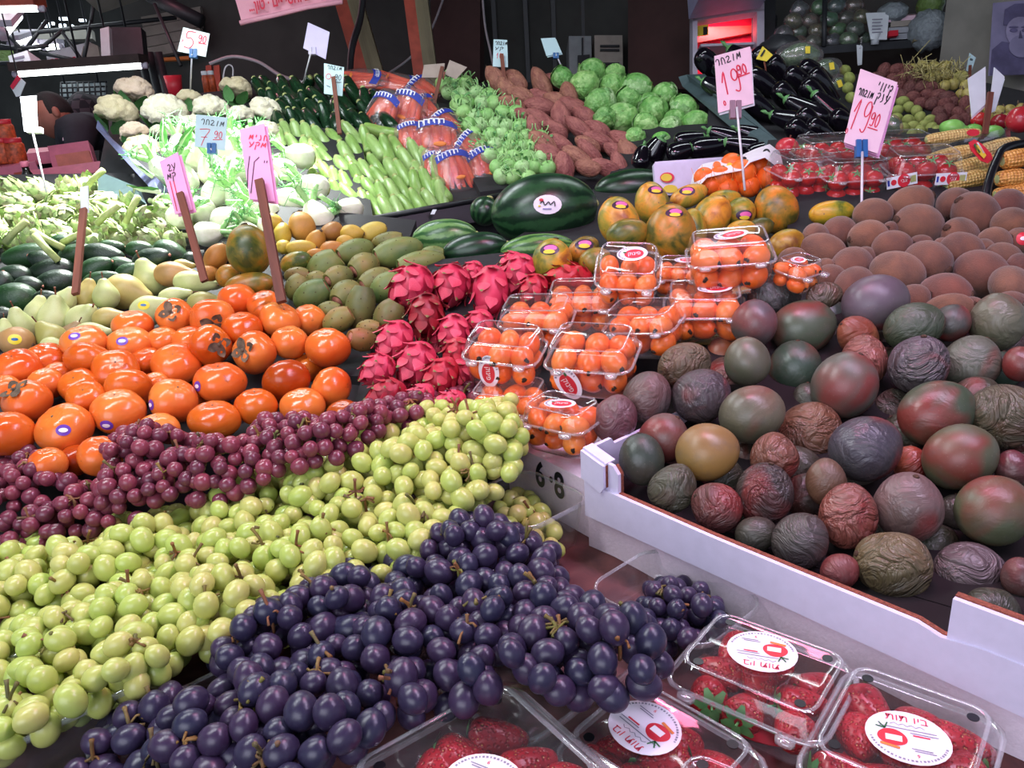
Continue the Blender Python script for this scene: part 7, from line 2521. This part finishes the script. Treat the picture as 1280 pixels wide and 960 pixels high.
# big outer leaves among the fennel
for k, (x, y, th, L) in enumerate(((206, 178, 105, .085), (220, 180, 70, .085), (192, 205, 160, .07), (200, 224, 190, .07))):
    o = add('cabbage_leaf', mk('cabbage_leaf', *leaf_mesh(L, L * .32, .3, k), MATS['leaf_green']), None, frame(PL['fennel'].at(x, y + 14, .05), img_axis(th, 10), -FW), '#d8f4d0')
    tag(o, f'broad green leaf, {ORD[k]} from top among the leaves beside the slate board', 'leaf', 'loose leaves')
    part('midrib', tube([(0, -.004, 0), (0, .10 * L, L * .6), (0, .29 * L, L * .98)], [.006, .004, .001], 6), MATS['fennel_white'], o)


# ---- artichokes
BR_V = []
for u, w in ((0, .34), (.3, .46), (.6, .40), (.85, .2), (1, .04)):
    for s in (-1, 0, 1):
        BR_V.append((s * w, .13 * (1 - abs(s)) - .30 * (u - .3) ** 2 + .30 * max(0, u - .6), u * 1.05))
BRACT = mk('bract', BR_V, grid_faces(5, 3, False), MATS['artichoke_bract'])


def make_arti(k):
    o = add('artichoke', mk('artichoke', *egg(.72, .72, .85, 14, 10), MATS['artichoke_bract']))
    n = 30
    for j in range(n):
        z = -.85 + 1.6 * j / n
        a = j * 2.4 + k
        rr = math.sqrt(max(.02, 1 - (z * .95) ** 2)) * .78
        M = Matrix.Translation((rr * math.cos(a), rr * math.sin(a), z - .10)) @ Matrix.Rotation(a - math.pi / 2, 4, 'Z') @ Matrix.Rotation(-.32 + .45 * (z + .8) / 1.6 + .1 * math.sin(j * 5 + k), 4, 'X') @ Matrix.Scale(.66 - .10 * j / n, 4)
        add('bract', BRACT, o, M, ('#ffffff', '#d8e8c0', '#e8d4d8')[(j + k) % 3])
    part('stalk', tube([(0, 0, -.7), (.05, 0, -1.3), (.2, .1, -2.0)], [.26, .20, .2], 9), MATS['artichoke_stalk'], o)
    return o


AR = variants('artichoke', make_arti, 3)
APOLY = [(-20, 232), (40, 236), (70, 232), (110, 228), (160, 240), (200, 240), (232, 285), (226, 318), (180, 312), (120, 316), (60, 306), (-20, 318)]
rows = []
for k, (x, y) in enumerate(scatter(APOLY, 34, 17, 9, .2)):
    rows.append((x, y, 42 * mr.uniform(.9, 1.1), 36, mr.uniform(-40, 220), mr.uniform(10, 60), mr.choice(['#ffffff', '#eef4dc', '#e6dcd8']), 'green artichoke'))
heap('artichoke', PL['artichoke'], rows, lambda it: proto(AR, it['seed'], it['M'] @ Matrix.Scale((it['S'] + it['L']) / 2 * .9, 4), it['c']), 'artichoke', 'the artichoke heap', 14, 'artichokes', most=.1)
for k, (x, y, th) in enumerate(((118, 224, 40), (60, 300, 150), (95, 296, 20), (58, 310, 130), (20, 290, 40), (135, 268, 35), (165, 262, 60))):
    o = add('artichoke_trimming', mk('artichoke_trimming', *tube([(0, 0, -.034), (.004, 0, 0), (0, 0, .034)], [.0075, .007, .0085], 8), MATS['artichoke_stalk']), None, frame(PL['artichoke'].at(x, y, .045), img_axis(th, 10)), '#f4f4dc')
    tag(o, f'loose cut stem on the artichokes, {ORD[sum(1 for q in (118, 60, 95, 58, 20, 135, 165) if q <= x) - 1]} from left', 'trimming', 'loose artichoke stems')
    part('cut_face', egg(.007, .007, .002, 10, 4), MATS['stem_cut'], o, Matrix.Translation((0, 0, .034)))


# ---- potatoes, onions and greens at the back on the right
def simple(mat, amp, oblong=1.0, crown=None):
    def f(k):
        o = add('vegetable', mk('vegetable', *egg(1, 1, 1, 16, 11, amp, k, 0, freq=2.2), MATS[mat]))
        if crown:
            part('neck', tube([(0, 0, .85), (.05, 0, 1.2), (.2, .1, 1.5)], [.25, .12, .08], 6), MATS[crown], o)
        return o
    return f


VP, VR, VO = variants('potato', simple('potato_skin', .06), 3), variants('red_potato', simple('sweet_potato_skin', .06), 3), variants('onion', simple('onion_skin', .03, 1, 'dry_leaf'), 3)
GP = [(1112, 125), (1128, 127), (1122, 138), (1136, 134), (1146, 139), (1150, 147), (1136, 150), (1120, 148), (1130, 160), (1116, 158), (1142, 158), (1156, 156), (1163, 150), (1150, 164), (1164, 160), (1170, 164), (1140, 168), (1118, 168), (1056, 88), (1062, 98), (1060, 110), (1064, 122)]
rows = [(x, y, 15 * mr.uniform(.9, 1.1), 13, mr.uniform(0, 180), 0, '#cdd6a8', 'small yellow green potato') for x, y in GP]
heap('potato', PL['potato'], rows, lambda it: proto(VP, it['seed'], unit(it), it['c']), 'potato', 'the yellow potatoes', 9, 'yellow green potatoes', squash=.7)
RPOLY = [(1092, 86), (1140, 84), (1160, 104), (1196, 118), (1216, 140), (1214, 160), (1180, 156), (1150, 136), (1110, 118), (1094, 108)]
rows = [(x, y, 19 * mr.uniform(.9, 1.2), 16, mr.uniform(0, 180), 0, mr.choice(['#8a5058', '#7a4850', '#945a60']), 'dark red potato') for x, y in scatter(RPOLY, 14.5, 10.5, 11)]
heap('red_potato', PL['potato'], rows, lambda it: proto(VR, it['seed'], unit(it), it['c']), 'potato', 'the red potatoes', 9, 'red potatoes', squash=.7)
OPOLY = [(1128, 80), (1166, 80), (1200, 92), (1208, 110), (1232, 128), (1276, 132), (1290, 150), (1220, 150), (1196, 116), (1160, 100)]
rows = [(x, y, 15 * mr.uniform(.85, 1.2), 14, mr.uniform(30, 150), 0, mr.choice(['#d8d0a0', '#c8bc8c', '#e4e0b8']), 'pale onion') for x, y in scatter(OPOLY, 13, 10.5, 12)]
rows.append((1201, 97, 17, 17, 90, 0, '#eef4d0', 'pale onion', X(full='shiny pale onion at the rear end of the heap beneath the pipe')))
heap('onion', PL['potato'], rows, lambda it: proto(VO, it['seed'], unit(it), it['c']), 'onion', 'the onion heap', 9, 'onions', squash=.7)
fr = []
for k in range(120):
    x, y = 1130 + 75 * mr.random(), 80 + 20 * mr.random()
    p = PL['potato'].at(x, y, .03)
    fr.append(tube([p, p + mr.normal(size=3) * .012 + (0, 0, .008), p + mr.normal(size=3) * .022], .0011, 3))
o = part('onion_straw', join(*fr), MATS['onion_skin'], None)
tag(o, 'dry straw like roots lying on top of the onions', 'straw', None, 'stuff')


def single(name, cat, label, px, py, d, w, h, th, mat, c, group=None, amp=.03, stem=True):
    k = d / FPX / 2
    o = add(name, mk(name, *egg(w * k, w * k, h * k, 22, 14, amp, px, .05), MATS[mat]), None, frame(P(px, py, d), img_axis(th, 20)), c)
    tag(o, label, cat, group)
    if stem:
        part('stem', tube([(0, 0, h * k * .9), (.002, 0, h * k * 1.2)], .002, 5), MATS['stake_wood'], o)
    return o


for x, y, w, h, lb in ((1190, 160, 30, 22, 'tallest bright green apple behind the corn'), (1200, 165, 26, 18, 'bright green apple in front of the tallest one'), (1216, 164, 24, 18, 'bright green apple left of the wooden stake'), (1242, 165, 26, 16, 'bright green apple right of the wooden stake')):
    single('green_apple', 'apple', lb, x, y, 1.95, w, h, 90, 'green_fruit', '#ffffff', 'green apples', .04)
single('red_apple', 'apple', 'small red and yellow apple lying against the eggplant tray', 984, 185, 1.95, 30, 26, 80, 'apple_skin', '#ffffff')
single('pomegranate', 'pomegranate', 'dark red pomegranate at the right end behind the corn', 1275, 150, 1.8, 34, 32, 90, 'apple_skin', '#a02030')
single('red_onion', 'onion', 'dark red onion beside the pomegranate', 1250, 152, 2.0, 22, 18, 90, 'apple_skin', '#70283c')
single('peach', 'peach', 'orange red peach half hidden by the wooden stake', 1225, 150, 2.05, 22, 18, 90, 'apple_skin', '#f0a060')
for k, (x, y, w, h, lb) in enumerate(((1000, 70, 60, 36, 'film-wrapped lettuce at the top of the eggplant tray'), (1030, 90, 46, 34, 'film-wrapped lettuce next to the yellow price flag'), (1040, 112, 50, 34, 'film-wrapped broccoli at the corner of the eggplants'), (1114, 158, 24, 30, 'dark film-wrapped greens beside the yellow potatoes'))):
    d = 2.75 if k < 3 else 2.05
    q = d / FPX / 2
    M = frame(P(x, y, d), img_axis(10 * k, 0))
    t = thing('wrapped_greens', lb, 'vegetables', M, 'film-wrapped greens')
    part('greens', egg(h * q * .8, h * q * .8, w * q * .8, 18, 12, .10, k, freq=5), MATS['herb_pack'], t, color='#c8e0c8')
    part('film', egg(h * q, h * q, w * q, 18, 12, .05, k + 4), MATS['bag_film'], t)
    if k < 3:
        part('yellow_tag', slab([Vector((-h * q * 1.03, -.012, .0)), Vector((-h * q * 1.03, .012, 0)), Vector((-h * q * 1.03, .012, .016)), Vector((-h * q * 1.03, -.012, .016))][::-1], .001), MATS['ink_yellow'], t, Matrix.Rotation(math.pi, 4, 'Z'), smooth=False)
t = thing('yellow_flag', 'yellow paper flag with dark writing stuck at the eggplants', 'flag')
part('paper', slab([P(945, 74, 2.62), P(953, 58, 2.62), P(966, 69, 2.62), P(958, 77, 2.62)], .002), MATS['ink_yellow'], t, smooth=False)
part('writing', slab([P(950, 70, 2.615), P(955, 62, 2.615), P(957, 63, 2.615), P(952, 71, 2.615)], .001), MATS['ink_black'], t, smooth=False)
part('stick', tube([P(955, 74, 2.625), P(958, 92, 2.64)], .003, 5), MATS['stake_wood'], t)
crumpled('dark_bag', 'dark grey plastic bag lying behind the yellow flag', 975, 60, 2.95, 46, 26, 'steel_dark', 12)

# ---- tomatoes in clear boxes
def make_tom(k):
    v, f = egg(1, 1, .86, 22, 14, .02, k)
    o = add('tomato', mk('tomato', v, f, MATS['tomato_skin']))
    for j in range(5):
        part('sepal', ([(0, -.06, .86), (0, .06, .86), (.3, -.09, .90), (.3, .09, .90), (.62, 0, .86)], [(0, 2, 3, 1), (2, 4, 3)]), MATS['leaf_green'], o, Matrix.Rotation(j * 1.257 + k, 4, 'Z'))
    part('stalk', tube([(0, 0, .8), (.05, 0, 1.1)], .05, 5), MATS['leaf_green'], o)
    return o


TO = variants('tomato', make_tom, 3)
TB = [(1000, 222, 1.72, .135, 12, 'tomato box beside the orange net, leaning', 'leaning tomato box', 0), (1062, 226, 1.70, .140, 2, 'tomato box in front of the big price card', 'tomato box at the card', 0), (1150, 218, 1.70, .150, -8, 'tomato box with two printed labels beside the corn', 'labelled tomato box', 1), (1032, 200, 1.86, .15, 4, 'tomato box at the rear behind the leaning one', 'rear tomato box', 0), (1120, 196, 1.88, .16, 0, 'tomato box at the rear behind the big price card', 'rear box behind the card', 0)]
for n_, (px, py, d, w, yaw, lb, sh, lab) in enumerate(TB):
    dd, h = .11, .095
    M = Matrix.Translation(tuple(P(px, py, d))) @ Matrix.Rotation(math.radians(yaw), 4, 'Z') @ Matrix.Rotation(math.radians(10), 4, 'X') @ Matrix.Translation((0, 0, -h / 2))
    t, top = punnet(M, w, dd, h * .62, 'tomato_box', lb, 'box', 'tomato boxes', h * .38)
    for lay in range(2):
        for j in range(2):
            for i in range(3):
                s = w * .150
                o = proto(TO, i + j + lay + n_, M @ Matrix.Translation(((i - 1) * w * .27, (j - .5) * dd * .46, .004 + s * .9 + lay * s * 1.6)) @ Matrix.Rotation(random.uniform(-.9, .9), 4, 'X') @ Matrix.Rotation(random.uniform(-1, 1), 4, 'Y') @ Matrix.Scale(s, 4),
                          '#ffffff' if px < 1100 else '#d8a0b0')
                tag(o, f"red tomato, {('lower', 'upper')[lay]} layer {('front', 'back')[j]} {('left', 'middle', 'right')[i]} in the {sh}", 'tomato', 'tomatoes in clear boxes')
    if lab:
        for x, rz in ((-.36, .18), (.28, 0)):
            b = part('label_band', slab([Vector((-.03, -.012, 0)), Vector((.03, -.012, 0)), Vector((.03, .012, 0)), Vector((-.03, .012, 0))], .0006), MATS['card_white'], t, Matrix.Translation((x * w, -dd * .5 - .001, h * .55)) @ Matrix.Rotation(math.radians(86), 4, 'X') @ Matrix.Rotation(rz, 4, 'Z'), smooth=False)
            part('red_disc', plate(.0125, .0135, .0005), MATS['lid_red'], b, Matrix.Translation((.004, 0, .0003)))
            text('יבצ', .010, 'ink_white', b, Matrix.Translation((.004, 0, .0012)), name='title')
            part('printed_tomato', plate(.0055, .006, .0005), MATS['lid_red'], b, Matrix.Translation((-.016, 0, .0003)))
            part('printed_code', box(-.026, 0, .0005, .004, .012, .0004), MATS['ink_blue'], b, smooth=False)
            part('green_patch', box(.022, 0, .0005, .011, .014, .0004), MATS['potato_skin'], b, smooth=False)

# ---- oranges in a net
NETV = egg(.115, .085, .10, 30, 18, .05, 3)
MN = frame(P(915, 222, 1.84), (0, 0, 1), -FW)
t = thing('orange_net', 'white printed net bag of oranges behind the papayas', 'bag', Matrix.Translation(tuple(P(915, 222, 1.84))))
ORA = [(900, 222, 30, 0), (928, 216, 34, 1), (948, 208, 30, 2), (908, 236, 30, 3), (936, 233, 28, 4), (960, 222, 30, 5), (888, 232, 26, 6), (915, 205, 28, 7), (880, 222, 26, 8)]
for x, y, w, k in ORA:
    d = 1.80 + (.03 if y < 215 else 0)
    o = add('orange', mk('orange', *egg(w * d / FPX / 2, w * d / FPX / 2, w * d / FPX / 2 * .96, 22, 14, .01, k), MATS['orange_skin']), None, frame(P(x, y, d), img_axis(mr.uniform(40, 140), mr.uniform(0, 50))))
    tag(o, f'orange inside the net bag, {ORD[sum(1 for q in ORA if q[0] <= x) - 1]} from left', 'orange', 'oranges in the net bag')
    part('navel', egg(.003, .003, .0015, 8, 4), MATS['leaf_green'], o, Matrix.Translation((0, 0, w * d / FPX / 2 * .95)))
V, F = [], []
TOPL = [(862, 236), (866, 218), (878, 205), (900, 200), (922, 196), (944, 186), (962, 180), (975, 190), (980, 210)]
for i, (x, y) in enumerate(TOPL):
    V += [P(x, y, 1.84), P(x + (4 if i < 5 else -4), y + 10, 1.79), P(x + (6 if i < 5 else -6), y + 17, 1.765)]
part('printed_film', (np.array(V) - P(915, 222, 1.84), grid_faces(len(TOPL), 3, False)), MATS['film_white'], t)
for x, y, r_, m in ((872, 222, 4, 'ink_orange'), (896, 206, 5, 'ink_orange'), (930, 199, 3.5, 'ink_black'), (958, 190, 4.5, 'ink_black'), (912, 207, 4, 'ink_yellow'), (880, 213, 3, 'ink_orange')):
    part('print', slab([Vector(tuple(P(px_, py_, 1.80) - P(915, 222, 1.84))) for px_, py_ in blob2(x, y, r_, r_ * .9, 12)], .001), MATS[m], t, smooth=False)
net = []
for k in range(9):
    xa = 868 + 13 * k
    net.append(tube([P(xa, 244, 1.765), P(xa + 8, 226, 1.75), P(xa + 10, 206, 1.76)], .0005, 3))
    net.append(tube([P(xa + 10, 244, 1.765), P(xa + 2, 226, 1.75), P(xa - 4, 210, 1.765)], .0005, 3))
v, f = join(*net)
nn = part('net', (np.array(v) - P(915, 222, 1.84), f), MATS['net_orange'], t)
nn['kind'] = 'stuff'

# ---- corn
def corn(px, py, d, w, h, th, c, label, group, M2=None):
    k = d / FPX / 2
    pr = [(.3, -1), (.72, -.96), (.9, -.75), (1.0, -.2), (.97, .3), (.78, .75), (.45, .95), (.1, 1.0)]
    vf = lathe([(a * h * k, z * w * k) for a, z in smooth_line(pr, 2)], 20)
    o = add('corn_cob', mk('corn_cob', *vf, MATS['corn_kernels']), None, frame(P(px, py, d), img_axis(th)), c)
    tag(o, label, 'corn', group)
    part('cut_end', lathe([(.62 * h * k, -.965 * w * k), (.4 * h * k, -1.01 * w * k), (.02, -1.01 * w * k)][:2] + [(.001, -1.015 * w * k)], 14), MATS['pear_skin'], o)
    return o


GC = 'corn cobs in film'
corn(1192, 170, 1.80, 70, 15, 8, '#fff4d0', 'pale corn cob at the top of the wrapped corn tray', GC)
corn(1190, 194, 1.72, 62, 20, 14, '#fff0c8', 'corn cob with reddish end, second in the wrapped tray', GC)
corn(1215, 208, 1.69, 74, 22, 14, '#f4e4b0', 'long corn cob under the red label in the wrapped tray', GC)
corn(1216, 224, 1.66, 70, 22, 12, '#d8cc90', 'lowest corn cob in the wrapped tray', GC)
corn(1248, 184, 1.74, 56, 20, 14, '#fff4d8', 'corn cob at the far end of the wrapped tray', GC)
t = thing('corn_tray', 'black tray of corn wrapped in shiny film with a red label', 'tray')
part('tray', slab([P(1168, 244, 1.72), P(1270, 214, 1.68), P(1266, 176, 1.88), P(1172, 190, 1.92)], .02), MATS['film_black'], t, smooth=False)
V = []
for i in range(7):
    u = i / 6
    for j in range(6):
        w_ = j / 5
        p = P(1166 + 96 * u, 236 - 26 * u - 62 * w_ * (1 - .2 * u), 1.64 + .17 * w_)
        V.append(p + PL['corn'].n * (.018 * math.sin(math.pi * w_) + .004 * math.sin(9 * u + 5 * w_)))
part('film', (V, grid_faces(7, 6, False)), MATS['clear_plastic'], t)
lab_ = [P(x, y, 1.625) for x, y in ((1211, 178), (1218, 174), (1228, 180), (1239, 192), (1241, 199), (1235, 204), (1226, 201), (1214, 188))]
o = part('red_label', slab(lab_[::-1], .0015), MATS['lid_red'], t, smooth=False)
for (pts, m) in ((((1219, 182), (1224, 181), (1233, 194), (1230, 198), (1222, 190)), 'ink_yellow'), (((1217, 181), (1219, 179), (1226, 190), (1224, 192)), 'ink_green'), (((1221, 178), (1223, 178), (1231, 191), (1229, 192)), 'ink_white')):
    part('print', slab([P(x, y, 1.619) for x, y in pts][::-1], .0012), MATS[m], o, smooth=False)
o = part('red_label', slab([P(x, y, 1.74) for x, y in blob2(1216, 166, 8, 4.4, 16)], .0015), MATS['lid_red'], t, smooth=False)
GC2 = 'corn cobs in the open tray'
for k, (x, y, w, h, th, lb) in enumerate(((1272, 198, 40, 24, 10, 'golden corn cob, topmost in the corner tray'), (1266, 222, 40, 22, 6, 'golden corn cob, middle of the corner tray'), (1262, 241, 38, 18, 8, 'golden corn cob, lowest in the corner tray'), (1282, 238, 36, 20, 10, 'golden corn cob cut off by the edge in the corner tray'))):
    corn(x, y, 1.56, w, h, th, '#f4b860', lb, GC2)
t = thing('corner_tray', 'black tray edge curving round the golden corn cobs', 'tray')
part('rim', tube(smooth_line([P(1232, 250, 1.52), P(1236, 226, 1.53), P(1246, 200, 1.55), P(1258, 184, 1.57), P(1300, 176, 1.6)], 4), .008, 8), MATS['film_black'], t)
part('base', slab([P(1236, 256, 1.58), P(1310, 250, 1.56), P(1310, 190, 1.64), P(1250, 196, 1.64)], .02), MATS['film_black'], t, smooth=False)

# ------------------------------------------------------------------ price cards
GL = {  # pen strokes in a unit box
    '1': [[(.15, .55), (.55, 1.0), (.5, .5), (.42, 0)]],
    '9': [[(.85, .8), (.6, 1.0), (.25, .92), (.15, .65), (.4, .5), (.75, .62), (.88, .9), (.9, .5), (.8, .1), (.55, 0), (.25, .08)]],
    '0': [[(.5, 1), (.18, .75), (.15, .3), (.45, 0), (.8, .25), (.82, .75), (.5, 1)]],
    '5': [[(.9, 1), (.25, .98), (.2, .6), (.6, .62), (.85, .35), (.6, .02), (.15, .05)]],
    '7': [[(.05, .95), (.9, 1), (.55, .5), (.35, 0)], [(.25, .5), (.75, .52)]],
    'ר': [[(.05, .75), (.3, 1), (.7, .9), (.75, .4), (.6, 0)]],
    'ח': [[(.1, 0), (.2, .95), (.6, .95), (.8, .6), (.8, 0)]],
    'ב': [[(.1, .85), (.5, 1), (.75, .75), (.5, .4), (.1, .1), (.4, .0), (.95, .08)]],
    'ו': [[(.6, 1), (.4, 0)]],
    'מ': [[(.0, .05), (.3, .95), (.45, .3), (.9, 1), (.8, .1)]],
    'ק': [[(.1, .85), (.6, 1), (.85, .7), (.5, .3)], [(.2, .5), (.0, -.5)]],
    'י': [[(.6, 1), (.45, .6)]],
    'ע': [[(.05, .9), (.3, .4), (.45, .35)], [(.9, 1), (.6, .4), (.1, -.1)]],
    'נ': [[(.4, 1), (.5, .2), (.1, 0)]],
}


def write(word, x, y, w, h, slant=0.0):
    """Strokes of WORD (given in reading order as seen, left to right) in the box at X, Y of size W, H."""
    out = []
    n = len(word)
    for i, ch in enumerate(word):
        for ln in GL.get(ch, []):
            out.append(smooth_line([(x + w * (i + .08 + .84 * a) / n, y + h * b + slant * w * (i + a) / n) for a, b in ln], 3))
    return out


def sign(label, quad, d, mat, writing=(), stake=None, clip=None, tilt=0.0, layers=1, name='price_card', back=None):
    """QUAD: lower left, lower right, upper right, upper left in pixels. Stake: (kind, from px, to px, depth at foot)."""
    t = thing(name, label, 'sign')
    dd = [d, d, d + tilt, d + tilt]
    q = [P(x, y, z) for (x, y), z in zip(quad, dd)]
    n = np.cross(q[1] - q[0], q[3] - q[0])
    n /= np.linalg.norm(n)
    part('card', slab(q, .0025, n), MATS[mat], t, smooth=False)
    for k in range(1, layers):
        o = [p - n * .006 * k + (RT * .004 - UP * .003) * k for p in q]
        part('card', slab(o, .0025, n), MATS[back or mat], t, smooth=False)
    M = on_quad(q[0], q[1], q[3], .0012)
    w, h = np.linalg.norm(q[1] - q[0]), np.linalg.norm(q[3] - q[0])
    for nm, ink, lines, wd in writing:
        part(nm, ribbon([[((a - .5) * w, (b - .5) * h) for a, b in ln] for ln in lines], wd * w), MATS[ink], t, M)
    if stake:
        kind, a, b, d2 = stake
        p0, p1 = P(*a, d - .006), P(*b, d2)
        if kind == 'wire':
            part('wire_stand', tube([p0, p1], .0026, 6), MATS['wire_white'], t)
        else:
            v = (p1 - p0) / np.linalg.norm(p1 - p0)
            M2 = frame((p0 + p1) / 2 - n * -.004, v, -FW)
            ww = kind * .74
            part('wooden_stake', box(0, 0, 0, ww * .6, ww, np.linalg.norm(p1 - p0)), MATS['stake_wood'], t, M2, smooth=False)
    if clip:
        cm, cx, cy, cw, ch = clip
        for s in (-1, 1):
            c = [(cx + s * cw * .28 - cw * .22, cy + ch / 2), (cx + s * cw * .28 + cw * .22, cy + ch / 2), (cx + s * cw * .28 + cw * .22, cy - ch / 2), (cx + s * cw * .28 - cw * .22, cy - ch / 2)]
            part('clip', slab([P(x, y, d - .006) for x, y in c], .012), MATS[cm], t, smooth=False)
        part('clip', slab([P(x, y, d - .004) for x, y in ((cx - cw * .5, cy + ch * .5), (cx + cw * .5, cy + ch * .5), (cx + cw * .5, cy + ch * .15), (cx - cw * .5, cy + ch * .15))], .012), MATS[cm], t, smooth=False)
    return t


MUV = 'רחבומ'
sign('white price card reading 5.90 above the cauliflowers on a thin wire', [(222, 64), (257, 71), (262, 42), (229, 34)], 2.5, 'card_white',
     [('price', 'ink_red', write('5', .08, .2, .5, .68) + write('90', .6, .52, .32, .3) + [[(.66, .48), (.92, .5)]], .03), ('scribble', 'ink_red', write('י', .03, .3, .12, .2), .03)],
     ('wire', (240, 68), (238, 112), 2.62), ('clip_blue', 241, 66, 9, 11))
sign('pale blue price card reading 7.90 in front of the cauliflowers', [(243, 183), (281, 188), (284, 147), (245, 143)], 1.84, 'card_blue',
     [('price', 'ink_red', write('7', .1, .06, .45, .52) + write('90', .62, .34, .3, .22) + [[(.62, .28), (.92, .32)]], .022), ('title', 'ink_black', write(MUV, .15, .72, .78, .16), .022)],
     ('wire', (264, 186), (266, 215), 1.95), ('clip_blue', 264, 185, 11, 13))
sign('narrow pink price card on a wooden stake before the fennel', [(219, 268), (241, 262), (222, 190), (199, 202)], 1.48, 'card_pink',
     [('price', 'ink_red', [[(.25, .6), (.2, .05)], [(.45, .6), (.42, .2), (.40, .02)]], .05), ('title', 'ink_black', write('בע', .3, .78, .5, .12) + write('מק', .15, .64, .55, .1), .045)],
     (.017, (226, 242), (257, 352), 1.42), None, 0.0, 2)
sign('tall pink price card on the thick red-brown stake amid persimmons and papaya', [(312, 249), (344, 252), (330, 154), (299, 162)], 1.40, 'card_pink',
     [('price', 'ink_black', [[(.18, .62), (.16, .42), (.22, .12)], [(.55, .62), (.38, .55), (.36, .1)]], .03), ('title', 'ink_red', write('מינח', .08, .86, .75, .07) + write('עקמ', .1, .76, .7, .07), .035), ('note', 'ink_black', write('יי', .72, .5, .2, .08), .03)],
     (.020, (325, 226), (353, 378), 1.30), None, 0.0, 2)
sign('blank lilac card on a bent wire above the dark zucchini', [(379, 60), (407, 74), (412, 40), (385, 28)], 2.7, 'card_lilac', [], ('wire', (388, 68), (379, 104), 2.8), ('clip_clear', 390, 63, 9, 9))
sign('pale blue price card on a stick between dark and pale zucchini', [(405, 117), (428, 120), (430, 84), (405, 79)], 2.5, 'card_blue',
     [('price', 'ink_black', write('90', .55, .5, .4, .18) + [[(.6, .42), (.95, .44)], [(.2, .28), (.4, .24)]], .03), ('title', 'ink_black', write(MUV, .1, .82, .8, .12), .03), ('red_ring', 'ink_red', [[(.1 + .13 + .13 * math.cos(a), .58 + .09 * math.sin(a)) for a in np.linspace(0, 6.3, 14)]], .03)],
     (.017, (417, 97), (425, 168), 2.42))
sign('worn cardboard sign with its face turned down the stall, joined to the angled one', [(527, 97), (554, 97), (556, 79), (530, 81)], 2.75, 'cardboard_grey', [], (.016, (553, 84), (543, 130), 2.72))
sign('angled cardboard sign above the kohlrabi', [(556, 93), (570, 99), (584, 84), (562, 75)], 2.74, 'cardboard_grey', [], (.008, (556, 90), (554, 100), 2.745))
sign('pale blue price card on a brown stick at the sweet potatoes', [(616, 83), (635, 84), (634, 50), (617, 49)], 2.85, 'card_blue',
     [('title', 'ink_black', write(MUV, .1, .8, .8, .12) + write('עק', .1, .62, .6, .1), .04), ('price', 'ink_red', write('10', .2, .3, .4, .2), .03)], (.018, (627, 68), (631, 108), 2.85))
sign('blue white card tilted on a wire behind the cabbages', [(683, 70), (702, 66), (694, 47), (676, 48)], 2.95, 'card_blue', [], ('wire', (695, 68), (706, 92), 2.98), ('clip_blue', 695, 69, 7, 7), 0, 2)
sign('pink price card reading 19.90 on a thin wire before the oranges', [(898, 141), (942, 129), (938, 58), (893, 70)], 1.75, 'card_pale',
     [('price', 'ink_red', write('19', .1, .28, .58, .4) + write('90', .62, .55, .3, .17) + [[(.62, .52), (.95, .54)]], .038), ('title', 'ink_black', write(MUV, .12, .80, .74, .11, .05), .028), ('scribble', 'ink_red', write('0', .04, .1, .08, .08), .03)],
     ('wire', (921, 134), (931, 238), 1.70), ('clip_dark', 920, 136, 14, 22), 0, 2, back='card_white')
sign('large pink price card reading 19.90 over the tomatoes', [(1055, 178), (1097, 192), (1122, 103), (1076, 86)], 1.62, 'card_pale',
     [('price', 'ink_red', write('19', .04, .20, .56, .42) + write('90', .58, .32, .30, .18) + [[(.60, .29), (.88, .29)]], .032), ('title', 'ink_black', write('יוויק', .48, .80, .46, .11) + write('קנע', .55, .66, .40, .11) + write(MUV, .03, .66, .44, .09), .030), ('scribble', 'ink_red', write('0', .03, .12, .08, .07), .02)],
     ('wire', (1078, 190), (1077, 262), 1.55), ('clip_blue', 1078, 185, 14, 22), 0, 3, back='card_pink')
sign('left half of a blank white double card above the corn', [(1215, 146), (1232, 130), (1232, 83), (1210, 98)], 1.9, 'card_white', [], (.017, (1237, 116), (1230, 168), 1.9), None, 0, 2, back='card_pale')
sign('right half of a blank white double card above the corn', [(1236, 140), (1244, 136), (1256, 96), (1243, 84)], 1.905, 'card_white', [], (.008, (1238, 120), (1234, 150), 1.905), None, 0, 2)
sign('overexposed white card on a white wire in front of the man', [(30, 164), (47, 165), (45, 119), (25, 121)], 1.95, 'card_white', [], ('wire', (41, 165), (58, 240), 1.9), ('wire_white', 42, 162, 18, 7))
sign('white card on a dark wooden stake amid the artichokes and avocados', [(101, 266), (111, 266), (110, 232), (100, 234)], 1.50, 'card_white', [], (.016, (106, 262), (96, 368), 1.38))
sign('small white slips clipped together under the wall shelf', [(1072, 80), (1077, 79), (1078, 57), (1071, 56)], 3.3, 'card_white', [], ('wire', (1075, 60), (1078, 46), 3.42), None, 0, 2)
sign('small note clipped at the pipe beside the white double card', [(1208, 88), (1214, 90), (1220, 72), (1212, 66)], 2.9, 'card_blue', [('title', 'ink_black', write(MUV, .15, .6, .6, .12), .05)], (.012, (1212, 82), (1211, 100), 2.9))
# coat hanger hook seen behind the cauliflowers
o = part('wire_hook', tube(smooth_line([P(279, 98, 3.0), P(281, 86, 3.0), P(286, 81, 3.0), P(291, 85, 3.0), P(291, 96, 3.0)], 4), .003, 6), MATS['cable_grey'], None)
tag(o, 'thin wire hook sticking up behind the round cauliflower', 'hook')
